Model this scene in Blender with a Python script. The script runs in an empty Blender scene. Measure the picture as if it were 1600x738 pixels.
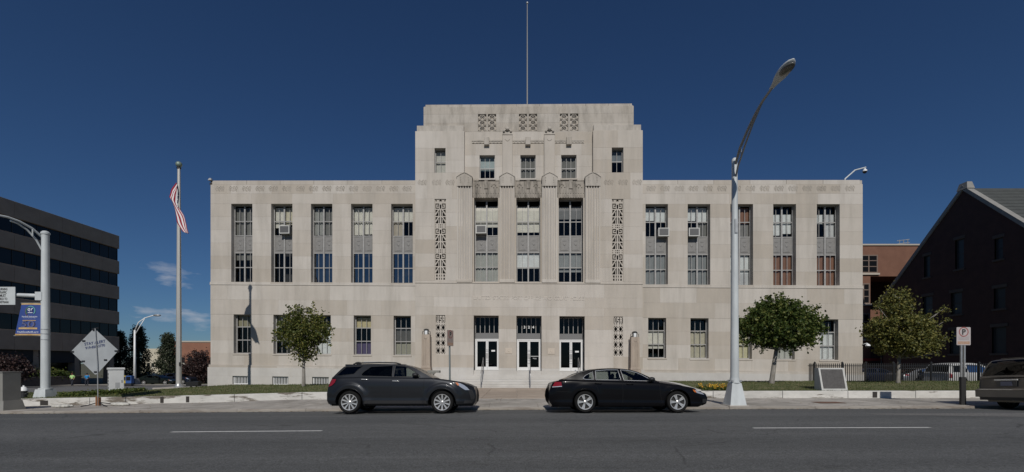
import bpy, math, random
from mathutils import Vector, Matrix
R = math.radians
random.seed(7)
scene = bpy.context.scene
COL = scene.collection

# ------------------------------------------------------------------ camera
FOC, HOR, CAMZ = 700.0, 568.0, 1.2          # focal length and horizon row in photo pixels, eye height in m
cam = bpy.data.cameras.new('camera')
cam.sensor_width = 36.0
cam.lens = 36.0 * FOC / 1600.0
cam.shift_y = (HOR - 369.0) / 1600.0
cam.clip_start, cam.clip_end = 0.1, 5000
camo = bpy.data.objects.new('camera', cam)
camo.location = (0, 0, CAMZ)
camo.rotation_euler = (R(90), 0, 0)
COL.objects.link(camo)
scene.camera = camo

# ------------------------------------------------------------------ world, sun, exposure
SUN_EL, SUN_AZ = 38.0, 2.0                  # sun behind the camera, slightly to the right
world = bpy.data.worlds.new('World')
scene.world = world
world.use_nodes = True
wn, wl = world.node_tree.nodes, world.node_tree.links
wn.clear()
sky = wn.new('ShaderNodeTexSky')
sky.sky_type = 'NISHITA'
sky.sun_disc = False
sky.sun_elevation = R(SUN_EL)
sky.sun_rotation = R(180 - SUN_AZ)
sky.altitude = 200
sky.air_density = 1.0
sky.dust_density = 0.0
sky.ozone_density = 6.0
wbg = wn.new('ShaderNodeBackground')
wbg.inputs['Strength'].default_value = 0.06
wout = wn.new('ShaderNodeOutputWorld')
# small fair-weather clouds low over the horizon, all the way round
tc = wn.new('ShaderNodeTexCoord')
mp = wn.new('ShaderNodeMapping')
mp.inputs['Scale'].default_value = (9.0, 9.0, 26.0)
mp.inputs['Location'].default_value = (26.03, 17.1, 5.89)
nz = wn.new('ShaderNodeTexNoise')
nz.inputs['Scale'].default_value = 1.0
nz.inputs['Detail'].default_value = 5.0
nz.inputs['Roughness'].default_value = 0.55
rp = wn.new('ShaderNodeValToRGB')
rp.color_ramp.elements[0].position = 0.57
rp.color_ramp.elements[1].position = 0.74
sep = wn.new('ShaderNodeSeparateXYZ')
band = wn.new('ShaderNodeValToRGB')
for p, c in ((0.0, 1), (0.15, 1), (0.20, 0)):
    if p == 0.0:
        e = band.color_ramp.elements[0]
    elif p == 0.15:
        e = band.color_ramp.elements.new(p)
    else:
        e = band.color_ramp.elements[-1]
        e.position = p
    e.color = (c, c, c, 1)
mul = wn.new('ShaderNodeMath'); mul.operation = 'MULTIPLY'
mul2 = wn.new('ShaderNodeMath'); mul2.operation = 'MULTIPLY'; mul2.inputs[1].default_value = 0.72
cmix = wn.new('ShaderNodeMix'); cmix.data_type = 'RGBA'
cmix.inputs[7].default_value = (7.5, 7.8, 8.6, 1)
wl.new(tc.outputs['Generated'], mp.inputs['Vector'])
wl.new(mp.outputs['Vector'], nz.inputs['Vector'])
wl.new(nz.outputs['Fac'], rp.inputs['Fac'])
wl.new(tc.outputs['Generated'], sep.inputs[0])
wl.new(sep.outputs['Z'], band.inputs['Fac'])
wl.new(rp.outputs['Color'], mul.inputs[0])
wl.new(band.outputs['Color'], mul.inputs[1])
wl.new(mul.outputs[0], mul2.inputs[0])
wl.new(mul2.outputs[0], cmix.inputs[0])
# the deep blue of a clear autumn noon through a polarising filter
pol = wn.new('ShaderNodeMix'); pol.data_type = 'RGBA'; pol.blend_type = 'MULTIPLY'
pol.inputs[0].default_value = 1.0
pol.inputs[7].default_value = (0.40, 0.53, 0.67, 1)
wl.new(sky.outputs[0], pol.inputs[6])
wl.new(pol.outputs[2], cmix.inputs[6])
wl.new(cmix.outputs[2], wbg.inputs['Color'])
wl.new(wbg.outputs[0], wout.inputs['Surface'])

sun = bpy.data.lights.new('sun', 'SUN')
sun.energy = 3.25
sun.angle = R(0.53)
sun.color = (1.0, 0.955, 0.89)
suno = bpy.data.objects.new('sun', sun)
# lamp shines along its local -Z
sdir = Vector((math.sin(R(SUN_AZ)) * math.cos(R(SUN_EL)), -math.cos(R(SUN_AZ)) * math.cos(R(SUN_EL)), math.sin(R(SUN_EL))))
suno.rotation_euler = sdir.to_track_quat('Z', 'Y').to_euler()
suno.location = (5, -20, 40)
COL.objects.link(suno)

vs = scene.view_settings
vs.view_transform = 'Standard'
vs.look = 'None'
vs.exposure = -0.08
vs.gamma = 1.0
vs.use_curve_mapping = False
scene.render.resolution_x, scene.render.resolution_y = 1024, 472

# ------------------------------------------------------------------ helpers
def px(x, y, Y):
    """point seen at photo pixel (x, y) standing at distance Y"""
    s = FOC / Y
    return ((x - 800.0) / s, Y, CAMZ - (y - HOR) / s)

def lerp(a, b, t):
    return a + (b - a) * t

def pw(tab, x):
    if x <= tab[0][0]:
        return tab[0][1]
    for (a, va), (b, vb) in zip(tab, tab[1:]):
        if x <= b:
            return lerp(va, vb, (x - a) / (b - a))
    return tab[-1][1]

SHEAR = 0.0

class MB:
    def __init__(self):
        self.v, self.f = [], []
    def add(self, vs_, fs):
        o = len(self.v)
        self.v += [tuple(p) for p in vs_]
        self.f += [tuple(i + o for i in f) for f in fs]
        return self
    def box(self, x0, x1, y0, y1, z0, z1):
        return self.add([(x0, y0, z0), (x1, y0, z0), (x1, y1, z0), (x0, y1, z0),
                         (x0, y0, z1), (x1, y0, z1), (x1, y1, z1), (x0, y1, z1)],
                        [(3, 2, 1, 0), (4, 5, 6, 7), (0, 1, 5, 4), (1, 2, 6, 5), (2, 3, 7, 6), (3, 0, 4, 7)])
    def frustum(self, x0, x1, y0, y1, z0, z1, t):
        """box tapered by t metres on every side at the top"""
        return self.add([(x0, y0, z0), (x1, y0, z0), (x1, y1, z0), (x0, y1, z0),
                         (x0 + t, y0 + t, z1), (x1 - t, y0 + t, z1), (x1 - t, y1 - t, z1), (x0 + t, y1 - t, z1)],
                        [(3, 2, 1, 0), (4, 5, 6, 7), (0, 1, 5, 4), (1, 2, 6, 5), (2, 3, 7, 6), (3, 0, 4, 7)])
    def cbox(self, x0, x1, y0, y1, z0, z1, c=0.006):
        """block with chamfered front (y0 is the front)"""
        V = [(x0 + c, y0, z0 + c), (x1 - c, y0, z0 + c), (x1 - c, y0, z1 - c), (x0 + c, y0, z1 - c),
             (x0, y0 + c, z0), (x1, y0 + c, z0), (x1, y0 + c, z1), (x0, y0 + c, z1),
             (x0, y1, z0), (x1, y1, z0), (x1, y1, z1), (x0, y1, z1)]
        F = [(0, 1, 2, 3)]
        for a in (0, 4):
            for i in range(4):
                j = (i + 1) % 4
                F.append((a + 4 + i, a + 4 + j, a + j, a + i))
        F.append((11, 10, 9, 8))
        return self.add(V, F)
    def tbox(self, x0, x1, y0, y1, z0, z1, c=0.01):
        """slab with chamfered top edges (z1 is the top)"""
        V = [(x0 + c, y0 + c, z1), (x1 - c, y0 + c, z1), (x1 - c, y1 - c, z1), (x0 + c, y1 - c, z1),
             (x0, y0, z1 - c), (x1, y0, z1 - c), (x1, y1, z1 - c), (x0, y1, z1 - c),
             (x0, y0, z0), (x1, y0, z0), (x1, y1, z0), (x0, y1, z0)]
        F = [(0, 1, 2, 3)]
        for a in (0, 4):
            for i in range(4):
                j = (i + 1) % 4
                F.append((a + 4 + i, a + 4 + j, a + j, a + i))
        F.append((11, 10, 9, 8))
        return self.add(V, F)
    def tube(self, pts, rads, n=10, caps=True):
        pts = [Vector(p) for p in pts]
        if not isinstance(rads, (list, tuple)):
            rads = [rads] * len(pts)
        o = len(self.v)
        up = None
        for i, p in enumerate(pts):
            d = (pts[min(i + 1, len(pts) - 1)] - pts[max(i - 1, 0)])
            if d.length < 1e-9:
                d = Vector((0, 0, 1))
            d.normalize()
            if up is None:
                a = Vector((1, 0, 0)) if abs(d.x) < 0.8 else Vector((0, 1, 0))
                up = (a - d * a.dot(d)).normalized()
            else:
                up = (up - d * up.dot(d)).normalized()
            w = d.cross(up)
            for k in range(n):
                t = 2 * math.pi * k / n
                q = p + (up * math.cos(t) + w * math.sin(t)) * rads[i]
                self.v.append(tuple(q))
        for i in range(len(pts) - 1):
            for k in range(n):
                a = o + i * n + k
                b = o + i * n + (k + 1) % n
                self.f.append((a, b, b + n, a + n))
        if caps:
            self.f.append(tuple(o + k for k in range(n))[::-1])
            self.f.append(tuple(o + (len(pts) - 1) * n + k for k in range(n)))
        return self
    def lathe(self, prof, c=(0, 0, 0), axis='z', n=24):
        """prof: list of (radius, height) turned round an axis through c"""
        o = len(self.v)
        m = len(prof)
        for k in range(n):
            t = 2 * math.pi * k / n
            for r, h in prof:
                a, b = r * math.cos(t), r * math.sin(t)
                q = {'z': (a, b, h), 'y': (a, h, b), 'x': (h, a, b)}[axis]
                self.v.append((c[0] + q[0], c[1] + q[1], c[2] + q[2]))
        for k in range(n):
            for i in range(m - 1):
                a = o + k * m + i
                b = o + ((k + 1) % n) * m + i
                f = (a, b, b + 1, a + 1)
                self.f.append(f if axis != 'y' else f[::-1])
        return self
    def prism(self, poly, fn0, fn1, caps=True):
        """poly: 2-d outline; fn0/fn1 map (a, b) to the two ends"""
        n = len(poly)
        V = [fn0(*p) for p in poly] + [fn1(*p) for p in poly]
        F = [(i, (i + 1) % n, n + (i + 1) % n, n + i) for i in range(n)]
        if caps:
            F += [tuple(range(n))[::-1], tuple(range(n, 2 * n))]
        return self.add(V, F)
    def sphere(self, c, r, n=12, m=8, sc=(1, 1, 1)):
        o = len(self.v)
        for i in range(m + 1):
            ph = math.pi * i / m
            for k in range(n):
                t = 2 * math.pi * k / n
                self.v.append((c[0] + sc[0] * r * math.sin(ph) * math.cos(t), c[1] + sc[1] * r * math.sin(ph) * math.sin(t), c[2] + sc[2] * r * math.cos(ph)))
        for i in range(m):
            for k in range(n):
                a = o + i * n + k
                b = o + i * n + (k + 1) % n
                self.f.append((a, a + n, b + n, b))
        return self
    def mesh(self, name, material=None, smooth=False, shear=0.0, fix=True, angle=None):
        me = bpy.data.meshes.new(name)
        vv = self.v if not shear else [(x, y, z - shear * x) for x, y, z in self.v]
        me.from_pydata(vv, [], self.f)
        if fix:
            import bmesh
            bm = bmesh.new(); bm.from_mesh(me)
            bmesh.ops.recalc_face_normals(bm, faces=bm.faces)
            bm.to_mesh(me); bm.free()
        if smooth:
            me.polygons.foreach_set('use_smooth', [True] * len(me.polygons))
            if angle:
                me.set_sharp_from_angle(angle=R(angle))
        if material:
            me.materials.append(material)
        me.update()
        return me
    def build(self, name, material, parent=None, loc=None, rot=None, **kw):
        return link(name, self.mesh(name, material, **kw), parent, loc, rot)

def link(name, data, parent=None, loc=None, rot=None):
    o = bpy.data.objects.new(name, data)
    COL.objects.link(o)
    if parent:
        o.parent = parent
    if loc is not None:
        o.location = loc
    if rot is not None:
        o.rotation_euler = rot
    return o

def tag(o, label, cat, group=None):
    o['label'] = label
    o['category'] = cat
    if group:
        o['group'] = group
    return o

def thing(name, label, cat, loc=(0, 0, 0), rz=0.0, group=None):
    o = link(name, None, None, loc, (0, 0, rz))
    o.empty_display_size = 0.3
    return tag(o, label, cat, group)

def struct(o):
    o['kind'] = 'structure'
    return o

def stuff(o):
    o['kind'] = 'stuff'
    return o

def text_mesh(s, size, depth=0.004, align='CENTER', spacing=1.0, material=None, bold=0.0):
    cu = bpy.data.curves.new('lettering', 'FONT')
    cu.body = s
    cu.size = size
    cu.extrude = depth
    cu.offset = bold
    cu.align_x = align
    cu.align_y = 'CENTER'
    cu.space_character = spacing
    cu.resolution_u = 3
    t = bpy.data.objects.new('lettering', cu)
    COL.objects.link(t)
    dg = bpy.context.evaluated_depsgraph_get()
    me = bpy.data.meshes.new_from_object(t.evaluated_get(dg))
    bpy.data.objects.remove(t)
    bpy.data.curves.remove(cu)
    me.materials.clear()
    if material:
        me.materials.append(material)
    me.name = 'lettering'
    return me

# ------------------------------------------------------------------ materials
MATS = {}
def mat(name, col, rough=0.8, metal=0.0, spec=0.5, coat=0.0, var=0.0, scale=4.0, bump=0.0, bscale=60.0, col2=None,
        obj_var=0.0, island=None, stretch=(1, 1, 1), ramp=(0.35, 0.65), coords='Object', emit=None, trans=None, bdist=0.01):
    if name in MATS:
        return MATS[name]
    m = bpy.data.materials.new(name)
    m.use_nodes = True
    nt = m.node_tree
    N, L = nt.nodes, nt.links
    b = N['Principled BSDF']
    b.inputs['Base Color'].default_value = (*col, 1)
    b.inputs['Roughness'].default_value = rough
    b.inputs['Metallic'].default_value = metal
    b.inputs['Specular IOR Level'].default_value = spec
    b.inputs['Coat Weight'].default_value = coat
    b.inputs['Coat Roughness'].default_value = 0.04
    tcn = N.new('ShaderNodeTexCoord')
    mpn = N.new('ShaderNodeMapping')
    mpn.inputs['Scale'].default_value = stretch
    if coords == 'World':
        g = N.new('ShaderNodeNewGeometry')
        L.new(g.outputs['Position'], mpn.inputs['Vector'])
    else:
        L.new(tcn.outputs['Object'], mpn.inputs['Vector'])
    cur = None
    if col2 is not None or var:
        n1 = N.new('ShaderNodeTexNoise')
        n1.inputs['Scale'].default_value = scale
        n1.inputs['Detail'].default_value = 6
        n1.inputs['Roughness'].default_value = 0.62
        L.new(mpn.outputs[0], n1.inputs['Vector'])
        r1 = N.new('ShaderNodeValToRGB')
        r1.color_ramp.elements[0].position = ramp[0]
        r1.color_ramp.elements[1].position = ramp[1]
        c2 = col2 if col2 is not None else tuple(c * (1 + var) for c in col)
        c1 = col if col2 is not None else tuple(c * (1 - var) for c in col)
        r1.color_ramp.elements[0].color = (*c1, 1)
        r1.color_ramp.elements[1].color = (*c2, 1)
        L.new(n1.outputs['Fac'], r1.inputs['Fac'])
        cur = r1.outputs['Color']
    if obj_var or island:
        if island:
            g2 = N.new('ShaderNodeNewGeometry')
            src = g2.outputs['Random Per Island']
        else:
            oi = N.new('ShaderNodeObjectInfo')
            src = oi.outputs['Random']
        if island and island is not True:
            r2 = N.new('ShaderNodeValToRGB')
            while len(r2.color_ramp.elements) < len(island):
                r2.color_ramp.elements.new(0.5)
            for i, c in enumerate(island):
                r2.color_ramp.elements[i].position = i / max(1, len(island) - 1)
                r2.color_ramp.elements[i].color = (*c, 1)
            L.new(src, r2.inputs['Fac'])
            cur = r2.outputs['Color']
        else:
            mr = N.new('ShaderNodeMapRange')
            mr.inputs['To Min'].default_value = 1 - obj_var
            mr.inputs['To Max'].default_value = 1 + obj_var
            L.new(src, mr.inputs['Value'])
            mx = N.new('ShaderNodeMix'); mx.data_type = 'RGBA'; mx.blend_type = 'MULTIPLY'
            mx.inputs[0].default_value = 1.0
            if cur:
                L.new(cur, mx.inputs[6])
            else:
                mx.inputs[6].default_value = (*col, 1)
            L.new(mr.outputs[0], mx.inputs[7])
            cur = mx.outputs[2]
    if cur:
        L.new(cur, b.inputs['Base Color'])
    if bump:
        n2 = N.new('ShaderNodeTexNoise')
        n2.inputs['Scale'].default_value = bscale
        n2.inputs['Detail'].default_value = 4
        L.new(mpn.outputs[0], n2.inputs['Vector'])
        bp = N.new('ShaderNodeBump')
        bp.inputs['Strength'].default_value = bump
        bp.inputs['Distance'].default_value = bdist
        L.new(n2.outputs['Fac'], bp.inputs['Height'])
        L.new(bp.outputs[0], b.inputs['Normal'])
    if emit:
        b.inputs['Emission Color'].default_value = (*emit, 1)
        b.inputs['Emission Strength'].default_value = 1
    if trans:
        tr = N.new('ShaderNodeBsdfTranslucent')
        tr.inputs['Color'].default_value = (*trans, 1)
        ms = N.new('ShaderNodeMixShader')
        ms.inputs[0].default_value = 0.3
        L.new(b.outputs[0], ms.inputs[1])
        L.new(tr.outputs[0], ms.inputs[2])
        L.new(ms.outputs[0], N['Material Output'].inputs['Surface'])
    MATS[name] = m
    return m

def glass(name, tint=(0.8, 0.85, 0.85), refl=0.08, rough=0.01):
    if name in MATS:
        return MATS[name]
    m = bpy.data.materials.new(name)
    m.use_nodes = True
    N, L = m.node_tree.nodes, m.node_tree.links
    N.remove(N['Principled BSDF'])
    t = N.new('ShaderNodeBsdfTransparent'); t.inputs[0].default_value = (*tint, 1)
    g = N.new('ShaderNodeBsdfGlossy'); g.inputs['Roughness'].default_value = rough
    fr = N.new('ShaderNodeFresnel'); fr.inputs[0].default_value = 1.5
    ad = N.new('ShaderNodeMath'); ad.operation = 'ADD'; ad.inputs[1].default_value = refl; ad.use_clamp = True
    mx = N.new('ShaderNodeMixShader')
    L.new(fr.outputs[0], ad.inputs[0]); L.new(ad.outputs[0], mx.inputs[0])
    L.new(t.outputs[0], mx.inputs[1]); L.new(g.outputs[0], mx.inputs[2])
    L.new(mx.outputs[0], N['Material Output'].inputs['Surface'])
    MATS[name] = m
    return m

def limestone(name, col, stain, amount=0.5, obj_var=0.05, streak=(0.9, 0.9, 0.16)):
    """ashlar: a tone for each block, weather streaks running down the face, fine grain"""
    if name in MATS:
        return MATS[name]
    m = bpy.data.materials.new(name)
    m.use_nodes = True
    N, L = m.node_tree.nodes, m.node_tree.links
    b = N['Principled BSDF']
    b.inputs['Roughness'].default_value = 0.9
    b.inputs['Specular IOR Level'].default_value = 0.25
    g = N.new('ShaderNodeNewGeometry')
    oi = N.new('ShaderNodeObjectInfo')
    def noise(vec, sc, det=5, rg=0.6):
        n = N.new('ShaderNodeTexNoise')
        n.inputs['Scale'].default_value = sc
        n.inputs['Detail'].default_value = det
        n.inputs['Roughness'].default_value = rg
        L.new(vec, n.inputs['Vector'])
        return n.outputs['Fac']
    def ramp(src, a, bb, ca=(0, 0, 0), cb=(1, 1, 1)):
        r = N.new('ShaderNodeValToRGB')
        r.color_ramp.elements[0].position, r.color_ramp.elements[1].position = a, bb
        r.color_ramp.elements[0].color, r.color_ramp.elements[1].color = (*ca, 1), (*cb, 1)
        L.new(src, r.inputs['Fac'])
        return r.outputs['Color']
    def mixc(f, a, bb, blend='MIX'):
        x = N.new('ShaderNodeMix'); x.data_type = 'RGBA'; x.blend_type = blend
        for sock, val in ((x.inputs[0], f), (x.inputs[6], a), (x.inputs[7], bb)):
            if isinstance(val, (int, float)):
                sock.default_value = val
            elif isinstance(val, tuple):
                sock.default_value = (*val, 1)
            else:
                L.new(val, sock)
        return x.outputs[2]
    mpn = N.new('ShaderNodeMapping'); mpn.inputs['Scale'].default_value = streak
    L.new(g.outputs['Position'], mpn.inputs['Vector'])
    st = ramp(noise(mpn.outputs[0], 1.3, 7, 0.65), 0.44, 0.72)
    mott = ramp(noise(g.outputs['Position'], 0.7, 6, 0.7), 0.3, 0.7, tuple(c * 0.95 for c in col), tuple(min(1, c * 1.06) for c in col))
    tone = ramp(oi.outputs['Random'], 0.0, 1.0, (1 - obj_var * 0.8, 1 - obj_var * 1.05, 1 - obj_var * 1.35), (1 + obj_var * 0.8, 1 + obj_var * 0.85, 1 + obj_var))
    c = mixc(1.0, mott, tone, 'MULTIPLY')
    sf = N.new('ShaderNodeMath'); sf.operation = 'MULTIPLY'; sf.inputs[1].default_value = amount
    L.new(st, sf.inputs[0])
    c = mixc(sf.outputs[0], c, stain)
    # pale bleached runs
    mp2 = N.new('ShaderNodeMapping'); mp2.inputs['Scale'].default_value = (0.55, 0.55, 0.10); mp2.inputs['Location'].default_value = (4.1, 0, 2.7)
    L.new(g.outputs['Position'], mp2.inputs['Vector'])
    wf = N.new('ShaderNodeMath'); wf.operation = 'MULTIPLY'; wf.inputs[1].default_value = 0.38
    L.new(ramp(noise(mp2.outputs[0], 1.5, 5, 0.6), 0.50, 0.72), wf.inputs[0])
    c = mixc(wf.outputs[0], c, tuple(min(0.7, q) for q in (col[0] * 1.17, col[1] * 1.18, col[2] * 1.22)))
    L.new(c, b.inputs['Base Color'])
    bp = N.new('ShaderNodeBump'); bp.inputs['Strength'].default_value = 0.25; bp.inputs['Distance'].default_value = 0.006
    L.new(noise(g.outputs['Position'], 22, 5), bp.inputs['Height'])
    L.new(bp.outputs[0], b.inputs['Normal'])
    MATS[name] = m
    return m

M_stone = limestone('limestone', (0.468, 0.434, 0.386), (0.31, 0.285, 0.247), 0.50, 0.13, (1.4, 1.4, 0.16))
M_stone2 = limestone('limestone_weathered', (0.43, 0.397, 0.35), (0.16, 0.145, 0.122), 0.62, 0.07, (1.5, 1.5, 0.4))
M_spandrel = limestone('limestone_sooty', (0.33, 0.30, 0.26), (0.07, 0.065, 0.055), 0.9, 0.03, (3.0, 3.0, 0.8))
M_granite = limestone('pale_granite', (0.50, 0.485, 0.455), (0.34, 0.325, 0.30), 0.4, 0.05, (0.7, 0.7, 0.5))
M_mortar = mat('mortar', (0.42, 0.385, 0.34), 0.95)
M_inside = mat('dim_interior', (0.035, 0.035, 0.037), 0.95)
M_steel = mat('window_steel', (0.32, 0.315, 0.305), 0.55, var=0.15, scale=3)
M_panel = mat('aluminium_spandrel', (0.205, 0.20, 0.192), 0.6, 0.0, var=0.12, scale=5)
M_glass = glass('window_glass', (0.86, 0.88, 0.88), -0.012)
M_glassfilm = glass('mirror_film_glass', (0.35, 0.38, 0.42), 0.20)
M_white = mat('white_paint', (0.75, 0.76, 0.76), 0.45, var=0.06, scale=3)
M_dark = mat('dark_metal', (0.02, 0.02, 0.022), 0.5)
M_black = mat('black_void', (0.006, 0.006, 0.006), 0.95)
M_galv = mat('galvanised_metal', (0.42, 0.43, 0.43), 0.45, 0.6, var=0.12, scale=6)
M_polewhite = mat('pale_grey_pole_paint', (0.50, 0.53, 0.535), 0.5, var=0.10, scale=3, stretch=(1, 1, 0.3))
# ------------------------------------------------------------------ the ground, road and pavement
KERB_Y, WALL_Y = 15.65, 19.2
def gx(X):
    X = max(-32.0, min(32.0, X))
    return 0.008 * X if X < 0 else 0.003 * X
def road_z(X, Y):
    return pw([(-60, 0), (0, 0), (13.2, -0.305), (KERB_Y, -0.425)], Y) + gx(X)
def kerb_z(X):
    return -0.335 + gx(X)
def walltop(X):
    return pw([(-30, -0.47), (-20, -0.31), (-12.7, -0.16), (-9.6, -0.05), (-3, 0.0), (30, 0.03)], X)
def side_z(X, Y):
    return lerp(kerb_z(X), walltop(X) - 0.305, (Y - KERB_Y) / (WALL_Y - KERB_Y))
def walk_z(X, Y):
    return lerp(-0.285, -0.42, (Y - WALL_Y) / 10.0)
def lawn_z(X, Y):
    right = pw([(19.4, -0.01), (22.4, 0.20), (25, 0.20), (30.6, -0.06)], Y)
    left = pw([(19.4, -0.06), (22.4, 0.06), (25, 0.06), (31.5, -0.28)], Y) + 0.008 * min(0, X + 8)
    far = pw([(19.4, walltop(X) - 0.02), (22.0, walltop(X) + 0.03), (25.5, walltop(X) - 0.02), (30, -0.55)], Y)
    if X > 0:
        return right
    t = max(0.0, min(1.0, (X + 20.0) / 4.5))
    l2 = lerp(far, left, t)
    edge = walltop(X) - 0.02
    k = max(0.0, min(1.0, (Y - 19.4) / 1.0))
    return lerp(edge, l2, k)
def terrain_z(X, Y):
    left = pw([(24, -0.55), (40, -1.1), (58, -1.75), (80, -1.95), (200, -2.2)], Y)
    right = pw([(24, -0.55), (34, -0.52), (60, -0.6), (200, -1.5)], Y)
    t = max(0.0, min(1.0, (X + 18.0) / 36.0))
    return lerp(left, right, t) if Y >= 19 else -0.75

def sheet(xs, ys, fz):
    m = MB()
    n = len(xs)
    m.v = [(x, y, fz(x, y)) for y in ys for x in xs]
    m.f = [(j * n + i, j * n + i + 1, (j + 1) * n + i + 1, (j + 1) * n + i) for j in range(len(ys) - 1) for i in range(n - 1)]
    return m
def rng(a, b, n):
    return [a + (b - a) * i / n for i in range(n + 1)]

M_earth = mat('dry_earth_and_grass', (0.07, 0.075, 0.04), 0.95, col2=(0.11, 0.10, 0.06), scale=0.2, coords='World')
struct(sheet([-3000, -800, -200] + rng(-90, 90, 30) + [200, 800, 3000], [-400, -80, 12, 18.9, 24, 30, 40, 50, 58, 70, 80, 120, 200, 600, 3000],
             lambda x, y: terrain_z(x, y) - 0.06).build('ground', M_earth, smooth=True))

def asphalt(name, c0, c1, speck):
    m = bpy.data.materials.new(name)
    m.use_nodes = True
    N, L = m.node_tree.nodes, m.node_tree.links
    b = N['Principled BSDF']
    b.inputs['Roughness'].default_value = 0.85
    b.inputs['Specular IOR Level'].default_value = 0.35
    g = N.new('ShaderNodeNewGeometry')
    def nz_(sc, det, stretch=(1, 1, 1)):
        mp_ = N.new('ShaderNodeMapping'); mp_.inputs['Scale'].default_value = stretch
        L.new(g.outputs['Position'], mp_.inputs['Vector'])
        n = N.new('ShaderNodeTexNoise'); n.inputs['Scale'].default_value = sc; n.inputs['Detail'].default_value = det
        n.inputs['Roughness'].default_value = 0.65
        L.new(mp_.outputs[0], n.inputs['Vector'])
        return n.outputs['Fac']
    def rm(src, a, bb, ca, cb):
        r = N.new('ShaderNodeValToRGB')
        r.color_ramp.elements[0].position, r.color_ramp.elements[1].position = a, bb
        r.color_ramp.elements[0].color, r.color_ramp.elements[1].color = (*ca, 1), (*cb, 1)
        L.new(src, r.inputs['Fac']); return r.outputs['Color']
    def mx(blend, f, a, bb):
        x = N.new('ShaderNodeMix'); x.data_type = 'RGBA'; x.blend_type = blend
        if isinstance(f, float): x.inputs[0].default_value = f
        else: L.new(f, x.inputs[0])
        L.new(a, x.inputs[6])
        if isinstance(bb, tuple): x.inputs[7].default_value = (*bb, 1)
        else: L.new(bb, x.inputs[7])
        return x.outputs[2]
    base = rm(nz_(0.6, 6, (0.05, 1.2, 1)), 0.32, 0.68, c0, c1)            # worn lanes lie along the road
    fine = rm(nz_(38, 3), 0.28, 0.74, (0.42, 0.42, 0.42), (1.6, 1.6, 1.6))
    c = mx('MULTIPLY', 1.0, base, fine)
    c = mx('MULTIPLY', 1.0, c, rm(nz_(7, 5), 0.3, 0.7, (0.85, 0.85, 0.85), (1.15, 1.15, 1.15)))
    pale = rm(nz_(60, 1), 0.66, 0.74, (0, 0, 0), (1, 1, 1))
    c = mx('MIX', pale, c, speck)
    dirt = rm(nz_(2.2, 5, (0.3, 1.6, 1)), 0.56, 0.75, (1, 1, 1), (0.80, 0.79, 0.77))
    c = mx('MULTIPLY', 1.0, c, dirt)
    # thin irregular cracks, broken up so that only some show
    wob = N.new('ShaderNodeTexNoise'); wob.inputs['Scale'].default_value = 1.2; wob.inputs['Detail'].default_value = 5
    L.new(g.outputs['Position'], wob.inputs['Vector'])
    av = N.new('ShaderNodeMix'); av.data_type = 'VECTOR'; av.inputs[0].default_value = 0.25
    L.new(g.outputs['Position'], av.inputs[4]); L.new(wob.outputs['Color'], av.inputs[5])
    vo = N.new('ShaderNodeTexVoronoi'); vo.feature = 'DISTANCE_TO_EDGE'; vo.inputs['Scale'].default_value = 0.42
    L.new(av.outputs[1], vo.inputs['Vector'])
    ck = rm(vo.outputs['Distance'], 0.002, 0.008, (1, 1, 1), (0, 0, 0))
    ck2 = mx('MULTIPLY', 1.0, ck, rm(nz_(0.5, 3), 0.50, 0.58, (0, 0, 0), (0.6, 0.6, 0.6)))
    c = mx('MIX', ck2, c, (0.03, 0.03, 0.03))
    oil = rm(nz_(0.8, 4), 0.62, 0.74, (1, 1, 1), (0.72, 0.72, 0.72))
    c = mx('MULTIPLY', 1.0, c, oil)
    L.new(c, b.inputs['Base Color'])
    bp = N.new('ShaderNodeBump'); bp.inputs['Strength'].default_value = 0.5; bp.inputs['Distance'].default_value = 0.01
    L.new(nz_(55, 3), bp.inputs['Height']); L.new(bp.outputs[0], b.inputs['Normal'])
    MATS[name] = m
    return m
M_asph = asphalt('asphalt', (0.080, 0.083, 0.083), (0.124, 0.127, 0.126), (0.25, 0.25, 0.245))
M_asph2 = asphalt('pale_asphalt', (0.14, 0.138, 0.134), (0.175, 0.172, 0.166), (0.27, 0.265, 0.25))
xs = [-400, -120, -60] + rng(-34, 34, 34) + [60, 120, 400]
struct(sheet(xs, [-60, -20, -4] + rng(0, 13.2, 12) + rng(13.6, KERB_Y, 4), road_z).build('road', M_asph, smooth=True))
# paler resurfaced patch at the right, tapering off
pt = MB()
pts = [px(1400, 651, 1), px(1600, 655, 1), px(1600, 668, 1)]
pt.add([(10.4, 12.75, road_z(10.4, 12.75) + 0.004), (17.5, 11.1, road_z(17.5, 11.1) + 0.004), (26, 11.1, road_z(26, 11.1) + 0.004), (26, 13.15, road_z(26, 13.15) + 0.004), (17.5, 13.15, road_z(17.5, 13.15) + 0.004), (10.4, 13.1, road_z(10.4, 13.1) + 0.004)], [(0, 1, 4, 5), (1, 2, 3, 4)])
struct(pt.build('road_patch', M_asph2))
M_line = mat('worn_road_paint', (0.66, 0.66, 0.64), 0.8, col2=(0.36, 0.36, 0.35), scale=14, ramp=(0.52, 0.72), coords='World')
def dash(x0, x1, Y, w=0.11):
    m = sheet(rng(x0, x1, 12), [Y - w / 2, Y + w / 2], lambda x, y: road_z(x, y) + 0.004)
    return struct(m.build('lane_marking', M_line))
dash(-7.35, -4.1, 9.66)
dash(5.25, 9.1, 9.75)
dash(-19.6, -16.4, 9.66)
dash(17.6, 20.7, 9.75)

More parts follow.
